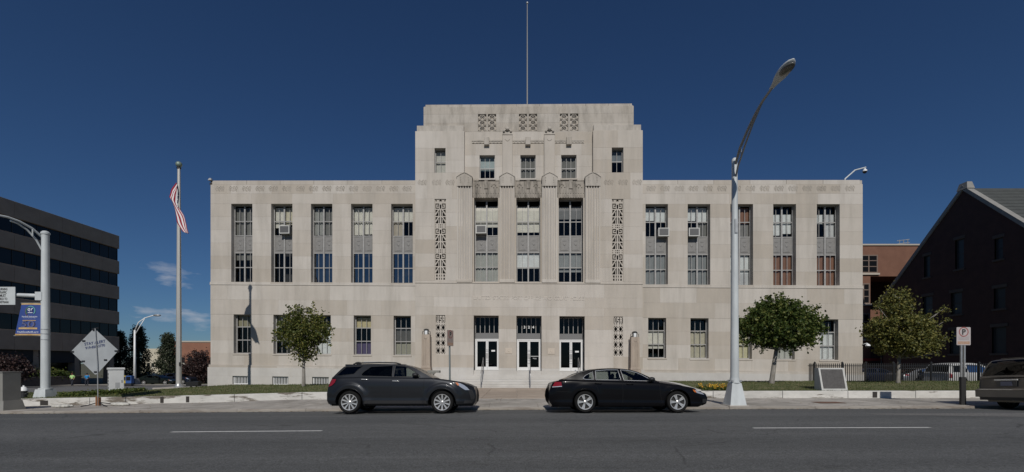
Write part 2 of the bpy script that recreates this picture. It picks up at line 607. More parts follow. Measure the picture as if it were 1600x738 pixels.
# kerb stones and pavement slabs
M_kerb = mat('kerb_concrete', (0.30, 0.275, 0.24), 0.9, col2=(0.17, 0.14, 0.115), scale=1.6, ramp=(0.45, 0.7), coords='World', stretch=(0.6, 1, 3), obj_var=0.08, bump=0.3, bscale=30)
M_slab = mat('pavement_concrete', (0.27, 0.25, 0.22), 0.92, col2=(0.43, 0.40, 0.36), scale=1.4, coords='World', obj_var=0.10, bump=0.25, bscale=40)
kerb = struct(sheet([-60, -34, 34, 60], [KERB_Y + 0.02, KERB_Y + 0.15], lambda x, y: kerb_z(x) - 0.035).build('kerb', M_kerb))
def slab(x0, x1, y0, y1, fz, depth, name, material, parent, c=0.012, jit=0.004):
    j = random.uniform(-jit, jit)
    zs = [fz(x, y) + j for x, y in ((x0, y0), (x1, y0), (x1, y1), (x0, y1))]
    m = MB()
    q = [(x0, y0), (x1, y0), (x1, y1), (x0, y1)]
    qi = [(x0 + c, y0 + c), (x1 - c, y0 + c), (x1 - c, y1 - c), (x0 + c, y1 - c)]
    V = [(a, b, z) for (a, b), z in zip(qi, zs)] + [(a, b, z - c) for (a, b), z in zip(q, zs)] + [(a, b, z - depth) for (a, b), z in zip(q, zs)]
    F = [(0, 1, 2, 3)]
    for a in (0, 4):
        for i in range(4):
            k = (i + 1) % 4
            F.append((a + 4 + i, a + 4 + k, a + k, a + i))
    m.add(V, F)
    return m.build(name, material, parent, fix=False)
x = -36.0
while x < 36:
    L_ = random.choice((2.4, 3.0, 3.0, 3.4))
    slab(x, x + L_ - 0.012, KERB_Y, KERB_Y + 0.17, lambda a, b: kerb_z(a), 0.3, 'kerbstone', M_kerb, kerb, 0.022, 0.006)
    x += L_
pave = struct(sheet(rng(-36, 36, 24), [KERB_Y + 0.17, WALL_Y + 0.3], lambda x, y: side_z(x, y) - 0.02).build('pavement', M_mortar))
yrows = [KERB_Y + 0.18, KERB_Y + 1.75, WALL_Y + 0.02]
for r in range(2):
    x = -34.0 + 0.0 * r
    while x < 34:
        L_ = random.choice((1.6, 1.75, 1.75, 1.9, 2.6))
        slab(x, x + L_ - 0.014, yrows[r], yrows[r + 1] - 0.014, side_z, 0.08, 'paving_slab', M_slab, pave)
        x += L_
# tan paved walk up to the steps
M_tan = mat('tan_paving', (0.335, 0.27, 0.215), 0.9, col2=(0.40, 0.335, 0.27), scale=1.3, coords='World', obj_var=0.10, bump=0.2, bscale=40)
walk = struct(sheet([-6.0, 8.1], [WALL_Y, 30.2], lambda x, y: walk_z(x, y) - 0.02).build('entrance_walk', M_mortar))
for j in range(6):
    for i in range(9):
        x0 = -6.0 + i * 1.565
        y0 = WALL_Y + 0.02 + j * 1.8
        slab(x0, x0 + 1.55, y0, y0 + 1.785, walk_z, 0.07, 'paver', M_tan, walk, 0.01)

# lawns with their low retaining walls
M_lawn = mat('lawn', (0.072, 0.090, 0.030), 0.95, col2=(0.15, 0.138, 0.065), scale=1.4, coords='World', bump=0.6, bscale=50)
lawnL = struct(sheet(rng(-30, -21.7, 8) + rng(-21.5, -6.1, 22), rng(19.38, 25.5, 10), lawn_z).build('lawn', M_lawn, smooth=True))
lawnLb = struct(sheet(rng(-21.2, -6.1, 16), rng(25.5, 31.95, 8), lawn_z).build('lawn', M_lawn, smooth=True))
lawnR = struct(sheet(rng(8.2, 36, 30), rng(19.38, 29.9, 18), lawn_z).build('lawn', M_lawn, smooth=True))
def wall_paint(name):
    m = mat(name, (0.46, 0.45, 0.42), 0.9, col2=(0.60, 0.585, 0.55), scale=1.2, coords='World', bump=0.35, bscale=25, obj_var=0.06, stretch=(1, 1, 2.0))
    N, L = m.node_tree.nodes, m.node_tree.links
    b = N['Principled BSDF']
    src = b.inputs['Base Color'].links[0].from_socket
    g = N.new('ShaderNodeNewGeometry')
    mp_ = N.new('ShaderNodeMapping'); mp_.inputs['Scale'].default_value = (0.55, 0.55, 3.2)
    L.new(g.outputs['Position'], mp_.inputs['Vector'])
    n = N.new('ShaderNodeTexNoise'); n.inputs['Scale'].default_value = 1.0; n.inputs['Detail'].default_value = 7; n.inputs['Roughness'].default_value = 0.7
    L.new(mp_.outputs[0], n.inputs['Vector'])
    r = N.new('ShaderNodeValToRGB'); r.color_ramp.elements[0].position = 0.54; r.color_ramp.elements[1].position = 0.60
    L.new(n.outputs['Fac'], r.inputs['Fac'])
    x = N.new('ShaderNodeMix'); x.data_type = 'RGBA'
    L.new(r.outputs['Color'], x.inputs[0]); L.new(src, x.inputs[6]); x.inputs[7].default_value = (0.15, 0.13, 0.105, 1)
    L.new(x.outputs[2], b.inputs['Base Color'])
    return m
M_lowwall = wall_paint('flaking_white_wall_paint')
def low_wall(label, x0, x1, joints):
    root = thing('retaining_wall', label, 'wall', ((x0 + x1) / 2, WALL_Y, walltop((x0 + x1) / 2) - 0.3))
    ox, oy, oz = root.location
    cuts = [x0] + joints + [x1]
    for a, b in zip(cuts, cuts[1:]):
        m = MB()
        a2, b2 = a + 0.012, b - 0.012
        V = []
        za, zb = walltop(a2), walltop(b2)
        c = 0.02
        for (xx, zz) in ((a2, za), (b2, zb)):
            for (yy, dz) in ((WALL_Y, -0.45), (WALL_Y, -c), (WALL_Y + c, 0), (WALL_Y + 0.28, 0), (WALL_Y + 0.28, -0.45)):
                V.append((xx - ox, yy - oy, zz + dz - oz))
        F = [(i, i + 1, i + 6, i + 5) for i in range(4)] + [(4, 3, 2, 1, 0), (5, 6, 7, 8, 9)]
        m.add(V, F)
        m.build('wall_block', M_lowwall, root)
    return root
low_wall('long white painted low wall along the left lawn, left of the parked SUV', -30, -6.0, [-27, -24, -21.0, -18.1, -15.0, -11.9, -9.0])
low_wall('low white flaking wall along the right lawn, in front of the plaque', 8.1, 36, [8.62, 11.6, 14.4, 17.3, 20.3, 23.3, 26.3, 29.4, 33])
# small dark brown boxes set into the wall faces
M_darkbrown = mat('dark_brown_matt', (0.035, 0.03, 0.027), 0.9)
for (sx, wd, which) in ((-20.05, 0.34, 0), (-15.0, 0.15, 0), (-13.9, 0.14, 0), (15.55, 0.20, 1)):
    wt = walltop(sx)
    o = MB().box(sx - wd / 2, sx + wd / 2, WALL_Y - 0.006, WALL_Y + 0.05, wt - 0.285, wt - (0.03 if wd < 0.3 else 0.08)).build('wall_dark_patch', M_darkbrown)
    tag(o, {-20.05: 'dark patch low on the left wall below the traffic signal mast', -15.0: 'narrow dark patch on the left low wall right of the white cabinet',
            -13.9: 'slim dark patch on the left low wall left of the small tree', 15.55: 'narrow dark patch on the right low wall right of the plaque'}[sx], 'wall opening')
# rusty steel cover let into the pavement
cov = MB()
cov.add([(11.55, 16.75, side_z(11.55, 16.75) + 0.009), (12.55, 16.75, side_z(12.55, 16.75) + 0.009), (12.55, 17.35, side_z(12.55, 17.35) + 0.009), (11.55, 17.35, side_z(11.55, 17.35) + 0.009)], [(0, 1, 2, 3)])
tag(cov.build('utility_cover', mat('rusty_plate', (0.13, 0.065, 0.04), 0.8, col2=(0.20, 0.11, 0.07), scale=6)), 'rusty steel utility cover in the pavement in front of the plaque', 'utility cover')
# side street and parking areas behind
struct(sheet(rng(-75, -22, 18), rng(25.2, 62, 12), lambda x, y: terrain_z(x, y) + 0.012).build('side_street', M_asph2, smooth=True))
struct(sheet(rng(-60.2, -40, 8), rng(57.0, 61.5, 3), lambda x, y: terrain_z(x, y) + 0.10).build('far_pavement', M_slab, smooth=True))
struct(sheet(rng(25, 37.6, 6), rng(30.2, 46.5, 8), lambda x, y: terrain_z(x, y) + 0.012).build('parking_lot', M_asph, smooth=True))
# grass blades
def grass(n, x0, x1, y0, y1, h=0.055):
    m = MB()
    for i in range(n):
        X = random.uniform(x0, x1)
        Y = y0 + (y1 - y0) * random.random() ** 1.6
        z = lawn_z(X, Y) - 0.01
        a = random.uniform(0, math.pi)
        hh = h * random.uniform(0.5, 1.4)
        dx, dy = math.cos(a) * 0.016, math.sin(a) * 0.016
        lx, ly = random.uniform(-0.03, 0.03), random.uniform(-0.03, 0.03)
        o = len(m.v)
        m.v += [(X - dx, Y - dy, z), (X + dx, Y + dy, z), (X + lx, Y + ly, z + hh)]
        m.f.append((o, o + 1, o + 2))
    return m
M_blade = mat('grass_blade', (0.07, 0.11, 0.03), 0.8, island=[(0.055, 0.085, 0.024), (0.09, 0.125, 0.038), (0.14, 0.148, 0.058), (0.20, 0.165, 0.09)], trans=(0.08, 0.13, 0.02))
for o, lab in ((grass(26000, -29.5, -6.1, 19.45, 25).build('grass', M_blade, fix=False), 'short mown grass of the left lawn'),
               (grass(26000, 8.3, 31, 19.45, 26).build('grass', M_blade, fix=False), 'short mown grass of the right lawn')):
    stuff(tag(o, lab, 'grass'))
# ------------------------------------------------------------------ the federal building
PA = Vector(((329 - 800) / 21.952, FOC / 21.952, 0))
PB = Vector(((1348 - 800) / 22.954, FOC / 22.954, 0))
BDIR = (PB - PA).normalized()
BW = (PB - PA).length
BANG = math.atan2(BDIR.y, BDIR.x)
KS = 0.0115                      # the site and every course of the facade fall a little to the right
def bs(x):                       # photo pixels per metre on the facade at column x
    return 21.952 + (x - 329) * (22.954 - 21.952) / (1348 - 329)
def bu(x):
    s = bs(x)
    P = Vector(((x - 800) / s, FOC / s, 0)) - PA
    return P.dot(BDIR)
def bv(x, y):
    return CAMZ - (y - HOR) / bs(x) + KS * bu(x)
bld = thing('federal_building', 'large pale limestone art deco federal building with stepped central tower and bronze-grey windows', 'building', (PA.x, PA.y, 0), BANG)
def bpart(m, name, material, parent=None, **kw):
    return m.build(name, material, parent or bld, shear=KS, **kw)

ROOF = 14.22
MC = {}
def cmesh(key, fn):
    if key not in MC:
        MC[key] = fn()
    return MC[key]
UWH, UWS = 12.56, 7.0           # upper window head and sill
LWH, LWS = 4.70, 1.93           # ground floor window head and sill
PL = 1.12                       # plinth top
BASE = -1.2
NB = [0]
def ashlar(u0, u1, courses, openings, w, length=2.0, depth=0.45, material=None, count=True, stag=0.5, endcap=True):
    """courses: list of v boundaries; openings: (u0,u1,v0,v1); w: outward offset of the face"""
    material = material or M_stone
    for k, (va, vb) in enumerate(zip(courses, courses[1:])):
        iv = [(u0, u1)]
        for (a, b, c, d) in openings:
            if c < vb - 0.02 and d > va + 0.02:
                nv = []
                for (p, q) in iv:
                    if b <= p or a >= q:
                        nv.append((p, q)); continue
                    if a > p: nv.append((p, a))
                    if b < q: nv.append((b, q))
                iv = nv
        for (p, q) in iv:
            bpart(MB().box(p + 0.004, q - 0.004, -w + 0.006, -w + depth, va, vb), 'wall_core', M_mortar)
            n = max(1, round((q - p) / length))
            L_ = (q - p) / n
            cuts = [p + i * L_ for i in range(n + 1)]
            if k % 2 and n >= 2:
                cuts = [p] + [c - L_ * stag for c in cuts[1:]] + [q]
                if cuts[1] - p < 0.35: cuts.pop(1)
                elif q - cuts[-2] < 0.35: cuts.pop(-2)
            for a, b in zip(cuts, cuts[1:]):
                g = 0.002
                ga = 0 if abs(a - p) < 1e-6 else g
                gb = 0 if abs(b - q) < 1e-6 else g
                m = MB().cbox(a + ga, b - gb, -w, -w + depth - 0.03, va + g, vb - g, 0.0038)
                bpart(m, 'plinth_stone' if material is M_granite else ('attic_stone' if material is M_stone2 else 'stone_block'), material)
                NB[0] += 1

U0, U1 = 0.0, BW
TL, TR = bu(650), bu(1003)
# window positions (photo columns)
upL = [(361, 394.5), (423.5, 457), (486, 519), (548.4, 582), (611, 645)]
upR = [(1008.4, 1044), (1074.5, 1109.8), (1141, 1177), (1208, 1244), (1276, 1312.5)]
loL = [(365, 391.5), (427, 454), (490, 516.7), (552.7, 579.5), (615, 642)]
loR = [(1013, 1040.7), (1079, 1107), (1146.5, 1175), (1213, 1242), (1281, 1310)]
UWW, LWW = 1.53, 1.23
uc = lambda a: bu((a[0] + a[1]) / 2)
WT = 0.22                        # the tower stands forward of the wings
for side, (a, b, up, lo) in enumerate(((U0, TL, upL, loL), (TR, U1, upR, loR))):
    ops = [(uc(p) - UWW / 2, uc(p) + UWW / 2, UWS, UWH) for p in up] + [(uc(p) - LWW / 2, uc(p) + LWW / 2, LWS, LWH) for p in lo]
    ashlar(a, b, [PL, LWS, 2.85, 3.78, LWH], ops, 0.0, 2.4)
    ashlar(a, b, [LWH, 5.75, 6.80], [], 0.012, 2.6)
    ashlar(a, b, [UWS, 7.93, 8.85, 9.78, 10.70, 11.63, UWH], ops, 0.0, 2.3)
    ashlar(a, b, [UWH, 13.28, 13.92], [], 0.0, 2.9)
    # plinth of pale granite
    bops = []
    if side == 0:
        bops = [(bu(365), bu(389), -0.27, 0.33), (bu(427), bu(452), -0.27, 0.33), (bu(489), bu(515), -0.27, 0.33)]
    ashlar(a - (0.13 if side == 0 else 0), b + (0.13 if side else 0), [BASE, -0.27, 0.33, 0.94], bops, 0.13, 3.1, material=M_granite)
    ashlar(a - (0.07 if side == 0 else 0), b + (0.07 if side else 0), [0.94, 1.04, PL], [], 0.10, 5.0, material=M_stone, count=False)
    # string course and coping
    mm = MB().box(a - 0.03, b + 0.03, -0.045, 0.3, 6.80, 6.87)
    mm.box(a - 0.03, b + 0.03, -0.03, 0.3, 6.87, UWS)
    bpart(mm, 'string_course', M_stone)
    cuts = rng(a + (0.17 if side == 0 else 0), b - (0.17 if side else 0), 6)
    for p, q in zip(cuts, cuts[1:]):
        bpart(MB().cbox(p + 0.006, q - 0.006, 0.02, 0.6, 13.92, ROOF, 0.015), 'coping_stone', M_stone)
    bpart(MB().box(a, b, 0.06, 0.5, 13.9, ROOF - 0.02), 'parapet_core', M_mortar)

# tower
cL, cR = bu(736.5), bu(913.5)
vT = lambda y: bv(826, y)
TOPF = vT(207)
sideW = [(bu(680), bu(697), vT(272), vT(233.5)), (bu(955), bu(973), vT(272), vT(233.5))]
tallG = [(bu(680), bu(698), vT(440.5), vT(313)), (bu(955), bu(973), vT(440.5), vT(313))]
lowG = [(bu(682), bu(696.5), vT(556.5), vT(494.5)), (bu(958), bu(972.3), vT(556.5), vT(494.5))]
DOORH, DOORS_ = vT(494.3), vT(579.5)
dops = [(bu(740.7), bu(779.5), DOORS_, DOORH), (bu(807), bu(846), DOORS_, DOORH), (bu(873.7), bu(913), DOORS_, DOORH)]
BELT = vT(443)
g0, g1 = vT(556.5), vT(494.5)
def split(*v):
    return list(v)
# lower tower wall, full width
ashlar(TL, TR, [PL, g0, lerp(g0, g1, 0.34), lerp(g0, g1, 0.67), DOORH], lowG + dops, WT, 2.35, 0.5)
ashlar(TL, TR, [DOORH, 5.32, 6.02, BELT - 0.06], lowG, WT, 2.5, 0.5)
ashlar(TL - 0.1, bu(740.7), [BASE, 0.30, 1.04, PL], [], WT + 0.12, 2.6, 0.5, material=M_granite)
ashlar(bu(913), TR + 0.1, [BASE, 0.30, 1.04, PL], [], WT + 0.12, 2.6, 0.5, material=M_granite)
for a, b in ((bu(779.5), bu(807)), (bu(846), bu(873.7))):
    ashlar(a, b, [BASE, DOORS_, PL], [], WT + 0.03, 1.5, 0.5, material=M_granite)
bpart(MB().box(TL - 0.02, TR + 0.02, -WT - 0.035, 0.3, BELT - 0.06, BELT), 'string_course', M_stone)
# flanks
for k, (a, b) in enumerate(((TL, bu(726)), (bu(926), TR))):
    t0, t1 = tallG[k][2], tallG[k][3]
    ashlar(a, b, [BELT] + rng(t0, t1, 6) + [vT(272), vT(252.5), vT(233.5), TOPF], [sideW[k], tallG[k]], WT, 1.9, 0.5)
    ia, ib = (a + 0.08, b - 0.05) if k == 0 else (a + 0.05, b - 0.08)
    bpart(MB().cbox(ia, ib, -WT + 0.12, 0.8, TOPF, vT(196.8), 0.02), 'setback_block', M_stone2)
# recessed strips beside the flanks and the centre field
CW = -0.10
ctop = vT(205)
cwin = [(bu(749), bu(773), vT(279), vT(241.5)), (bu(813), bu(837), vT(279), vT(241.5)), (bu(877), bu(901), vT(279), vT(241.5))]
ashlar(bu(726), bu(926), [vT(281), vT(279), vT(260), vT(241.5), vT(223.5)], cwin, CW, 1.5, 0.5)
ashlar(bu(726), bu(926), [vT(223.5), ctop], [], CW - 0.03, 2.9, 0.5)
# top block
tb0, tb1 = bu(661), bu(991)
grl = []
for (p, q) in ((746.6, 759.5), (762, 775), (810.7, 823.4), (826.5, 839.3), (875, 888), (891, 904)):
    grl.append((bu(p), bu(q), vT(203.5), vT(176)))
ashlar(tb0, tb1, [ctop, vT(203.5), vT(190), vT(176), vT(164.5)], grl, CW - 0.06, 2.9, 0.5, material=M_stone2)
cuts = rng(bu(663.6), bu(988.8), 9)
for p, q in zip(cuts, cuts[1:]):
    bpart(MB().cbox(p + 0.005, q - 0.005, 0.22, 1.0, vT(164.5), vT(160), 0.012), 'coping_stone', M_stone2)
bpart(MB().box(bu(661.5), bu(990.5), 0.3, 12.0, ctop, vT(162)), 'tower_mass', M_stone)
# moulded band across the centre with bracket stones
mb_ = MB()
for (p, q) in ((737, 785), (801, 850), (867, 913)):
    mb_.box(bu(p), bu(q), -CW - 0.055, 0.3, vT(220), vT(218))
    mb_.box(bu(p), bu(q), -CW - 0.025, 0.3, vT(223), vT(220))
    for i in range(9):
        c_ = lerp(bu(p), bu(q), (i + 0.5) / 9)
        mb_.box(c_ - 0.05, c_ + 0.05, -CW - 0.05, 0.3, vT(222.6), vT(220.6))
bpart(mb_, 'moulded_band', M_stone2)
for c_ in (760.5, 825, 889):
    bpart(MB().cbox(bu(c_) - 0.18, bu(c_) + 0.18, -CW - 0.22, 0.3, vT(227.3), vT(215), 0.03), 'bracket_stone', M_stone2)
# buttress piers with carved heads
for (p, q) in ((785, 801), (850, 867)):
    a, b = bu(p), bu(q)
    bpart(MB().cbox(a, b, -0.12, 0.4, vT(275), vT(212), 0.03), 'buttress_pier', M_stone)
    hd = MB()
    c_ = (a + b) / 2
    hd.frustum(a + 0.0, b - 0.0, -0.15, 0.4, vT(212), vT(205.5), 0.04)
    hd.frustum(c_ - 0.22, c_ + 0.22, -0.2, 0.35, vT(205.5), vT(203), 0.05)
    hd.sphere((c_, -0.17, vT(203.5)), 0.14, 10, 8)
    hd.sphere((c_ - 0.24, -0.16, vT(207)), 0.09, 8, 6)
    hd.sphere((c_ + 0.24, -0.16, vT(207)), 0.09, 8, 6)
    for t in rng(-1, 1, 8):
        hd.sphere((c_ + t * 0.15, -0.125, vT(221.5) + 0.10 * t * t), 0.025, 6, 4)
    bpart(hd, 'carved_head', M_stone2, smooth=True, angle=40)
# big fluted pilasters with gabled caps
PILW = 0.27
ptop, capb, capsh, cappk = vT(293.5), vT(293.5), vT(279.5), vT(273)
for k, (p, q) in enumerate(((715, 738), (781, 804), (847, 870), (914, 937))):
    a, b = bu(p), bu(q)
    W_ = b - a
    prof = [(a, 0.62), (a, -PILW + 0.0)]
    nfl = 5
    m0 = 0.06 * W_
    fw = (W_ - 2 * m0) / nfl
    for i in range(nfl):
        x0 = a + m0 + i * fw
        prof.append((x0 + 0.02, -PILW))
        for t in range(1, 6):
            ang = math.pi * t / 6
            prof.append((x0 + 0.02 + (fw - 0.04) * t / 6, -PILW + 0.07 * math.sin(ang)))
        prof.append((x0 + fw - 0.02, -PILW))
    prof += [(b, -PILW), (b, 0.62)]
    m = MB().prism(prof, lambda u, w: (u, w, BELT + 0.22), lambda u, w: (u, w, ptop))
    bpart(m, 'pilaster', M_stone)
    bpart(MB().cbox(a - 0.02, b + 0.02, -PILW - 0.03, 0.62, BELT, BELT + 0.22, 0.02), 'pilaster_base', M_stone)
    c_ = (a + b) / 2
    outl = [(a - 0.01, capb), (b + 0.01, capb), (b + 0.01, capsh), (c_ + 0.25 * W_, lerp(capsh, cappk, 0.62)), (c_, cappk), (c_ - 0.25 * W_, lerp(capsh, cappk, 0.62)), (a - 0.01, capsh)]
    cp = MB().prism(outl, lambda u, v: (u, -PILW - 0.04, v), lambda u, v: (u, 0.55, v))
    out2 = [(a - 0.04, capsh - 0.02), (a - 0.04, capsh + 0.03), (c_ - 0.25 * W_, lerp(capsh, cappk, 0.62) + 0.05), (c_, cappk + 0.05), (c_ + 0.25 * W_, lerp(capsh, cappk, 0.62) + 0.05), (b + 0.04, capsh + 0.03), (b + 0.04, capsh - 0.02), (c_ + 0.25 * W_, lerp(capsh, cappk, 0.62)), (c_, cappk), (c_ - 0.25 * W_, lerp(capsh, cappk, 0.62))]
    cp.prism(out2, lambda u, v: (u, -PILW - 0.08, v), lambda u, v: (u, 0.5, v))
    for sx in (-1, 1):
        for t in range(4):
            cp.sphere((c_ + sx * W_ * 0.27, -PILW - 0.045, lerp(capb, capsh, 0.95 - 0.17 * t)), 0.028, 6, 4)
    o = bpart(cp, 'pilaster_cap', M_stone2)
    dk = MB()
    for i in range(5):
        x0 = a + 0.05 + i * (W_ - 0.1) / 5
        dk.box(x0 + 0.03, x0 + (W_ - 0.1) / 5 - 0.03, -PILW - 0.043, -PILW, capb - 0.03, capb + 0.012)
    bpart(dk, 'drip_slot', M_darkbrown)
# carved spandrels over the centre windows and bases
vs0, vs1 = vT(309), vT(281)
cbay = [(bu(738), bu(781)), (bu(804), bu(847)), (bu(870), bu(914))]
for (a, b) in cbay:
    m = MB().box(a, b, 0.06, 0.5, vs0, vs1)
    o = bpart(m, 'carved_spandrel', M_spandrel)
    d = MB()
    n = 11
    for i in range(n):
        c0 = lerp(a, b, (i + 0.2) / n); c1 = lerp(a, b, (i + 0.8) / n)
        d.cbox(c0, c1, 0.015, 0.1, vs0, vs0 + 0.22, 0.02)
        d.sphere(((c0 + c1) / 2, 0.055, vs0 + 0.33), 0.035, 6, 4)
    d.cbox(lerp(a, b, 0.43), lerp(a, b, 0.57), 0.0, 0.1, lerp(vs0, vs1, 0.5), vs1 + 0.03, 0.03)
    for sx in (0.2, 0.8):
        cc = lerp(a, b, sx)
        for i in range(7):
            t = i * 0.9
            r = 0.06 + 0.03 * i
            d.sphere((cc + r * math.cos(t) * 1.15, 0.055, lerp(vs0, vs1, 0.70) + r * math.sin(t) * 0.7), 0.05, 6, 4)
        d.box(cc - 0.3, cc + 0.3, 0.035, 0.1, vs1 - 0.07, vs1 - 0.03)
    bpart(d, 'spandrel_carving', M_spandrel)
# reveals of the deep centre windows: thin stone margins and sill
for (a, b) in cbay:
    m = MB().box(a, a + 0.12, 0.0, 0.62, BELT, vs0).box(b - 0.12, b, 0.0, 0.62, BELT, vs0)
    m.box(a + 0.12, b - 0.12, 0.0, 0.62, BELT - 0.02, BELT + 0.1)
    bpart(m, 'window_surround', M_stone)

# carved reliefs along the frieze
REL = ["..##....##..##.", ".#..#.##..#.#.#", "#.##.#.##.##..#", "#.#..#..#.#.##.", ".##.##.#..##.#.", "..#...##.#..##."]
rm_ = MB()
for j, row in enumerate(REL):
    for i, ch in enumerate(row):
        if ch == '#':
            rm_.cbox(-0.32 + i * 0.043, -0.32 + (i + 1) * 0.043, -0.018, 0.03, 0.19 - j * 0.064, 0.25 - j * 0.064, 0.012)
rel_mesh = rm_.mesh('frieze_relief', M_stone2)
def relief(u, v, w):
    o = link('frieze_relief', rel_mesh, bld, (u, -w, v - KS * u))
    return o
vR = 13.58
for i in range(15):
    relief(bu(343.5 + i * 20.9), vR, 0.0)
for i in range(15):
    relief(bu(1017 + i * 22.2), vR, 0.0)
for c_ in (661, 683, 704, 950, 972, 994):
    relief(bu(c_), vT(288.5), WT)
# inscription
INS = 'UNITED STATES POST OFFICE AND COURT HOUSE'
M_letter = mat('cut_letter_stone', (0.53, 0.49, 0.44), 0.9)
for k, ch in enumerate(INS):
    if ch == ' ':
        continue
    u_ = lerp(bu(743), bu(910), k / (len(INS) - 1))
    me = cmesh(('letter', ch), lambda: text_mesh(ch, 0.37, 0.014, material=M_letter))
    link('letter', me, bld, (u_, -WT - 0.008, vT(467) - KS * u_), (R(90), 0, 0))

# grilles drawn as bitmaps: # is stone, . is a hole
def bitmap(rows, u0, u1, v0, v1, yb, depth, material, name):
    m = MB()
    H_, W_ = len(rows), len(rows[0])
    cw, ch = (u1 - u0) / W_, (v1 - v0) / H_
    for j, row in enumerate(rows):
        i = 0
        while i < W_:
            if row[i] == '#':
                k = i
                while k < W_ and row[k] == '#':
                    k += 1
                m.box(u0 + i * cw, u0 + k * cw, yb, yb + depth, v1 - (j + 1) * ch, v1 - j * ch)
                i = k
            else:
                i += 1
    bpart(m, name, material)
def mirror(h):
    return [r + '#.#'[0:1] + '.#'[0:0] + r[::-1] for r in h]
stepA = ["########", "#......#", "#.##...#", "#..##..#", "#...##.#", "#......#"]
def modrow(lft):
    return lft + '#' + lft[::-1]
M1 = ["########", "#...##.#", "#..##..#", "#.##.#.#", "###..#.#", "##...#.#", "#....#.#"]
M2 = ["########", "#.....##", "#.###.#.", "#.#...#.", "#.#####.", "#.....#."]
M3 = ["########", "#.###.#.", "########", "#.###.#."]
tall = []
tall += ["#.#####.", "#..###..", "########"]
for seq in (M2, M1, M1, M3, M2, M1, M1, M3, M2, M1, M1):
    tall += seq
tall += ["########", "##..##.#", "##..##.#", "########", "##..##.#", "##..##.#", "########"]
tall = [r + r[::-1] for r in tall]
U_ = {'U': ["#.#", "#.#", "#.#", "#.#", "###"], 'S': ["###", "#..", "###", "..#", "###"], 'A': ["###", "#.#", "###", "#.#", "#.#"]}
low = ["#.#.##.#.##.#.#"]
low = ["#############"[:13]]
low = []
low.append("#.##.###.##.#")
for j in range(5):
    r = U_['U'][j] + '.' + U_['S'][j] + '.' + U_['A'][j]
    low.append('.' + r + '.')
low.append("#.##.###.##.#")
low.append("#############")
half = [".##.#", "#...#", "##.##", "#...#", ".##.#"]
cell = ["#.##.#", ".#..#.", "#....#", "#....#", ".#..#.", "#.##.#"]
for k in range(4):
    for r in cell:
        low.append(r + '#' + r)
    low.append("#############")
for k, (a, b, c_, d_) in enumerate(tallG):
    bitmap(tall, a, b, c_, d_, -WT + 0.06, 0.08, M_stone, 'stone_grille')
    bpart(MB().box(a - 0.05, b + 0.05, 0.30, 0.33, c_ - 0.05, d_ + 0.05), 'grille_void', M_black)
for k, (a, b, c_, d_) in enumerate(lowG):
    bitmap(low, a, b, c_, d_, -WT + 0.06, 0.08, M_stone, 'stone_grille')
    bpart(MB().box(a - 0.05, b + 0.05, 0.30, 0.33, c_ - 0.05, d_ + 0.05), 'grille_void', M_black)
for (a, b, c_, d_) in grl:
    y0 = -CW + 0.06 + 0.05
    m = MB()
    W_, H_ = b - a, d_ - c_
    uc_ = (a + b) / 2
    for i in range(3):
        vc_ = lerp(c_, d_, (i + 0.5) / 3)
        m.lathe([(0.155, y0), (0.20, y0), (0.20, y0 + 0.07), (0.155, y0 + 0.07), (0.155, y0)], (uc_, 0, vc_), 'y', 16)
    for i in range(-2, 6):
        for sgn in (1, -1):
            # diagonal bars clipped to the opening
            vc_ = lerp(c_, d_, i / 3 + 0.0)
            p0 = (a, vc_); p1 = (b, vc_ + W_)
            if sgn < 0: p0, p1 = (a, vc_ + W_), (b, vc_)
            t0, t1 = 0.0, 1.0
            dv = p1[1] - p0[1]
            for lim, s_ in ((c_, 1), (d_, -1)):
                t = (lim - p0[1]) / dv
                if (dv > 0) == (s_ > 0): t0 = max(t0, t)
                else: t1 = min(t1, t)
            if t1 - t0 < 0.1: continue
            q0 = (lerp(a, b, t0), lerp(p0[1], p1[1], t0)); q1 = (lerp(a, b, t1), lerp(p0[1], p1[1], t1))
            # skip the middle of the rings
            m.tube([(q0[0], y0 + 0.035, q0[1]), (q1[0], y0 + 0.035, q1[1])], 0.022, 4)
    m.box(a, b, y0 + 0.003, y0 + 0.066, c_, c_ + 0.03).box(a, b, y0 + 0.003, y0 + 0.066, d_ - 0.03, d_)
    bpart(m, 'stone_grille', M_stone2)
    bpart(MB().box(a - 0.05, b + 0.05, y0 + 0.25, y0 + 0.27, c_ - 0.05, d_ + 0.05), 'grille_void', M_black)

# bulk of the building: side walls, roof, floors and dim rooms behind the glass
DEP = 19.0
m = MB().box(0.012, 0.45, 0.47, DEP, BASE, 13.92).box(BW - 0.45, BW - 0.012, 0.47, DEP, BASE, 13.92).box(0, BW, DEP, DEP + 0.4, BASE, 13.9)
m.box(-0.12, 0.008, 0.47, DEP, BASE, 1.0).box(BW - 0.008, BW + 0.12, 0.47, DEP, BASE, 1.0)
m.box(0.17, 0.6, 0.6, DEP, 13.92, ROOF).box(BW - 0.6, BW - 0.17, 0.6, DEP, 13.92, ROOF)
bpart(m, 'side_wall', M_stone)
m = MB().box(0.4, BW - 0.4, 0.5, DEP, 13.6, 13.8)
bpart(m, 'flat_roof', mat('roof_felt', (0.12, 0.12, 0.12), 0.95))
m = MB().box(TL + 0.012, TL + 0.4, 0.3, 13, 13.5, TOPF - 0.1).box(TR - 0.4, TR - 0.012, 0.3, 13, 13.5, TOPF - 0.1)
m.box(TL + 0.3, TR - 0.3, 0.75, 13, TOPF - 0.3, TOPF - 0.12).box(TL + 0.1, TR - 0.1, 12.8, 13.2, 13.5, TOPF - 0.1)
m.box(TL - 0.0 + 0.004, TL + 0.4, 0.012 - WT + 0.03, 0.3, PL, TOPF - 0.3)
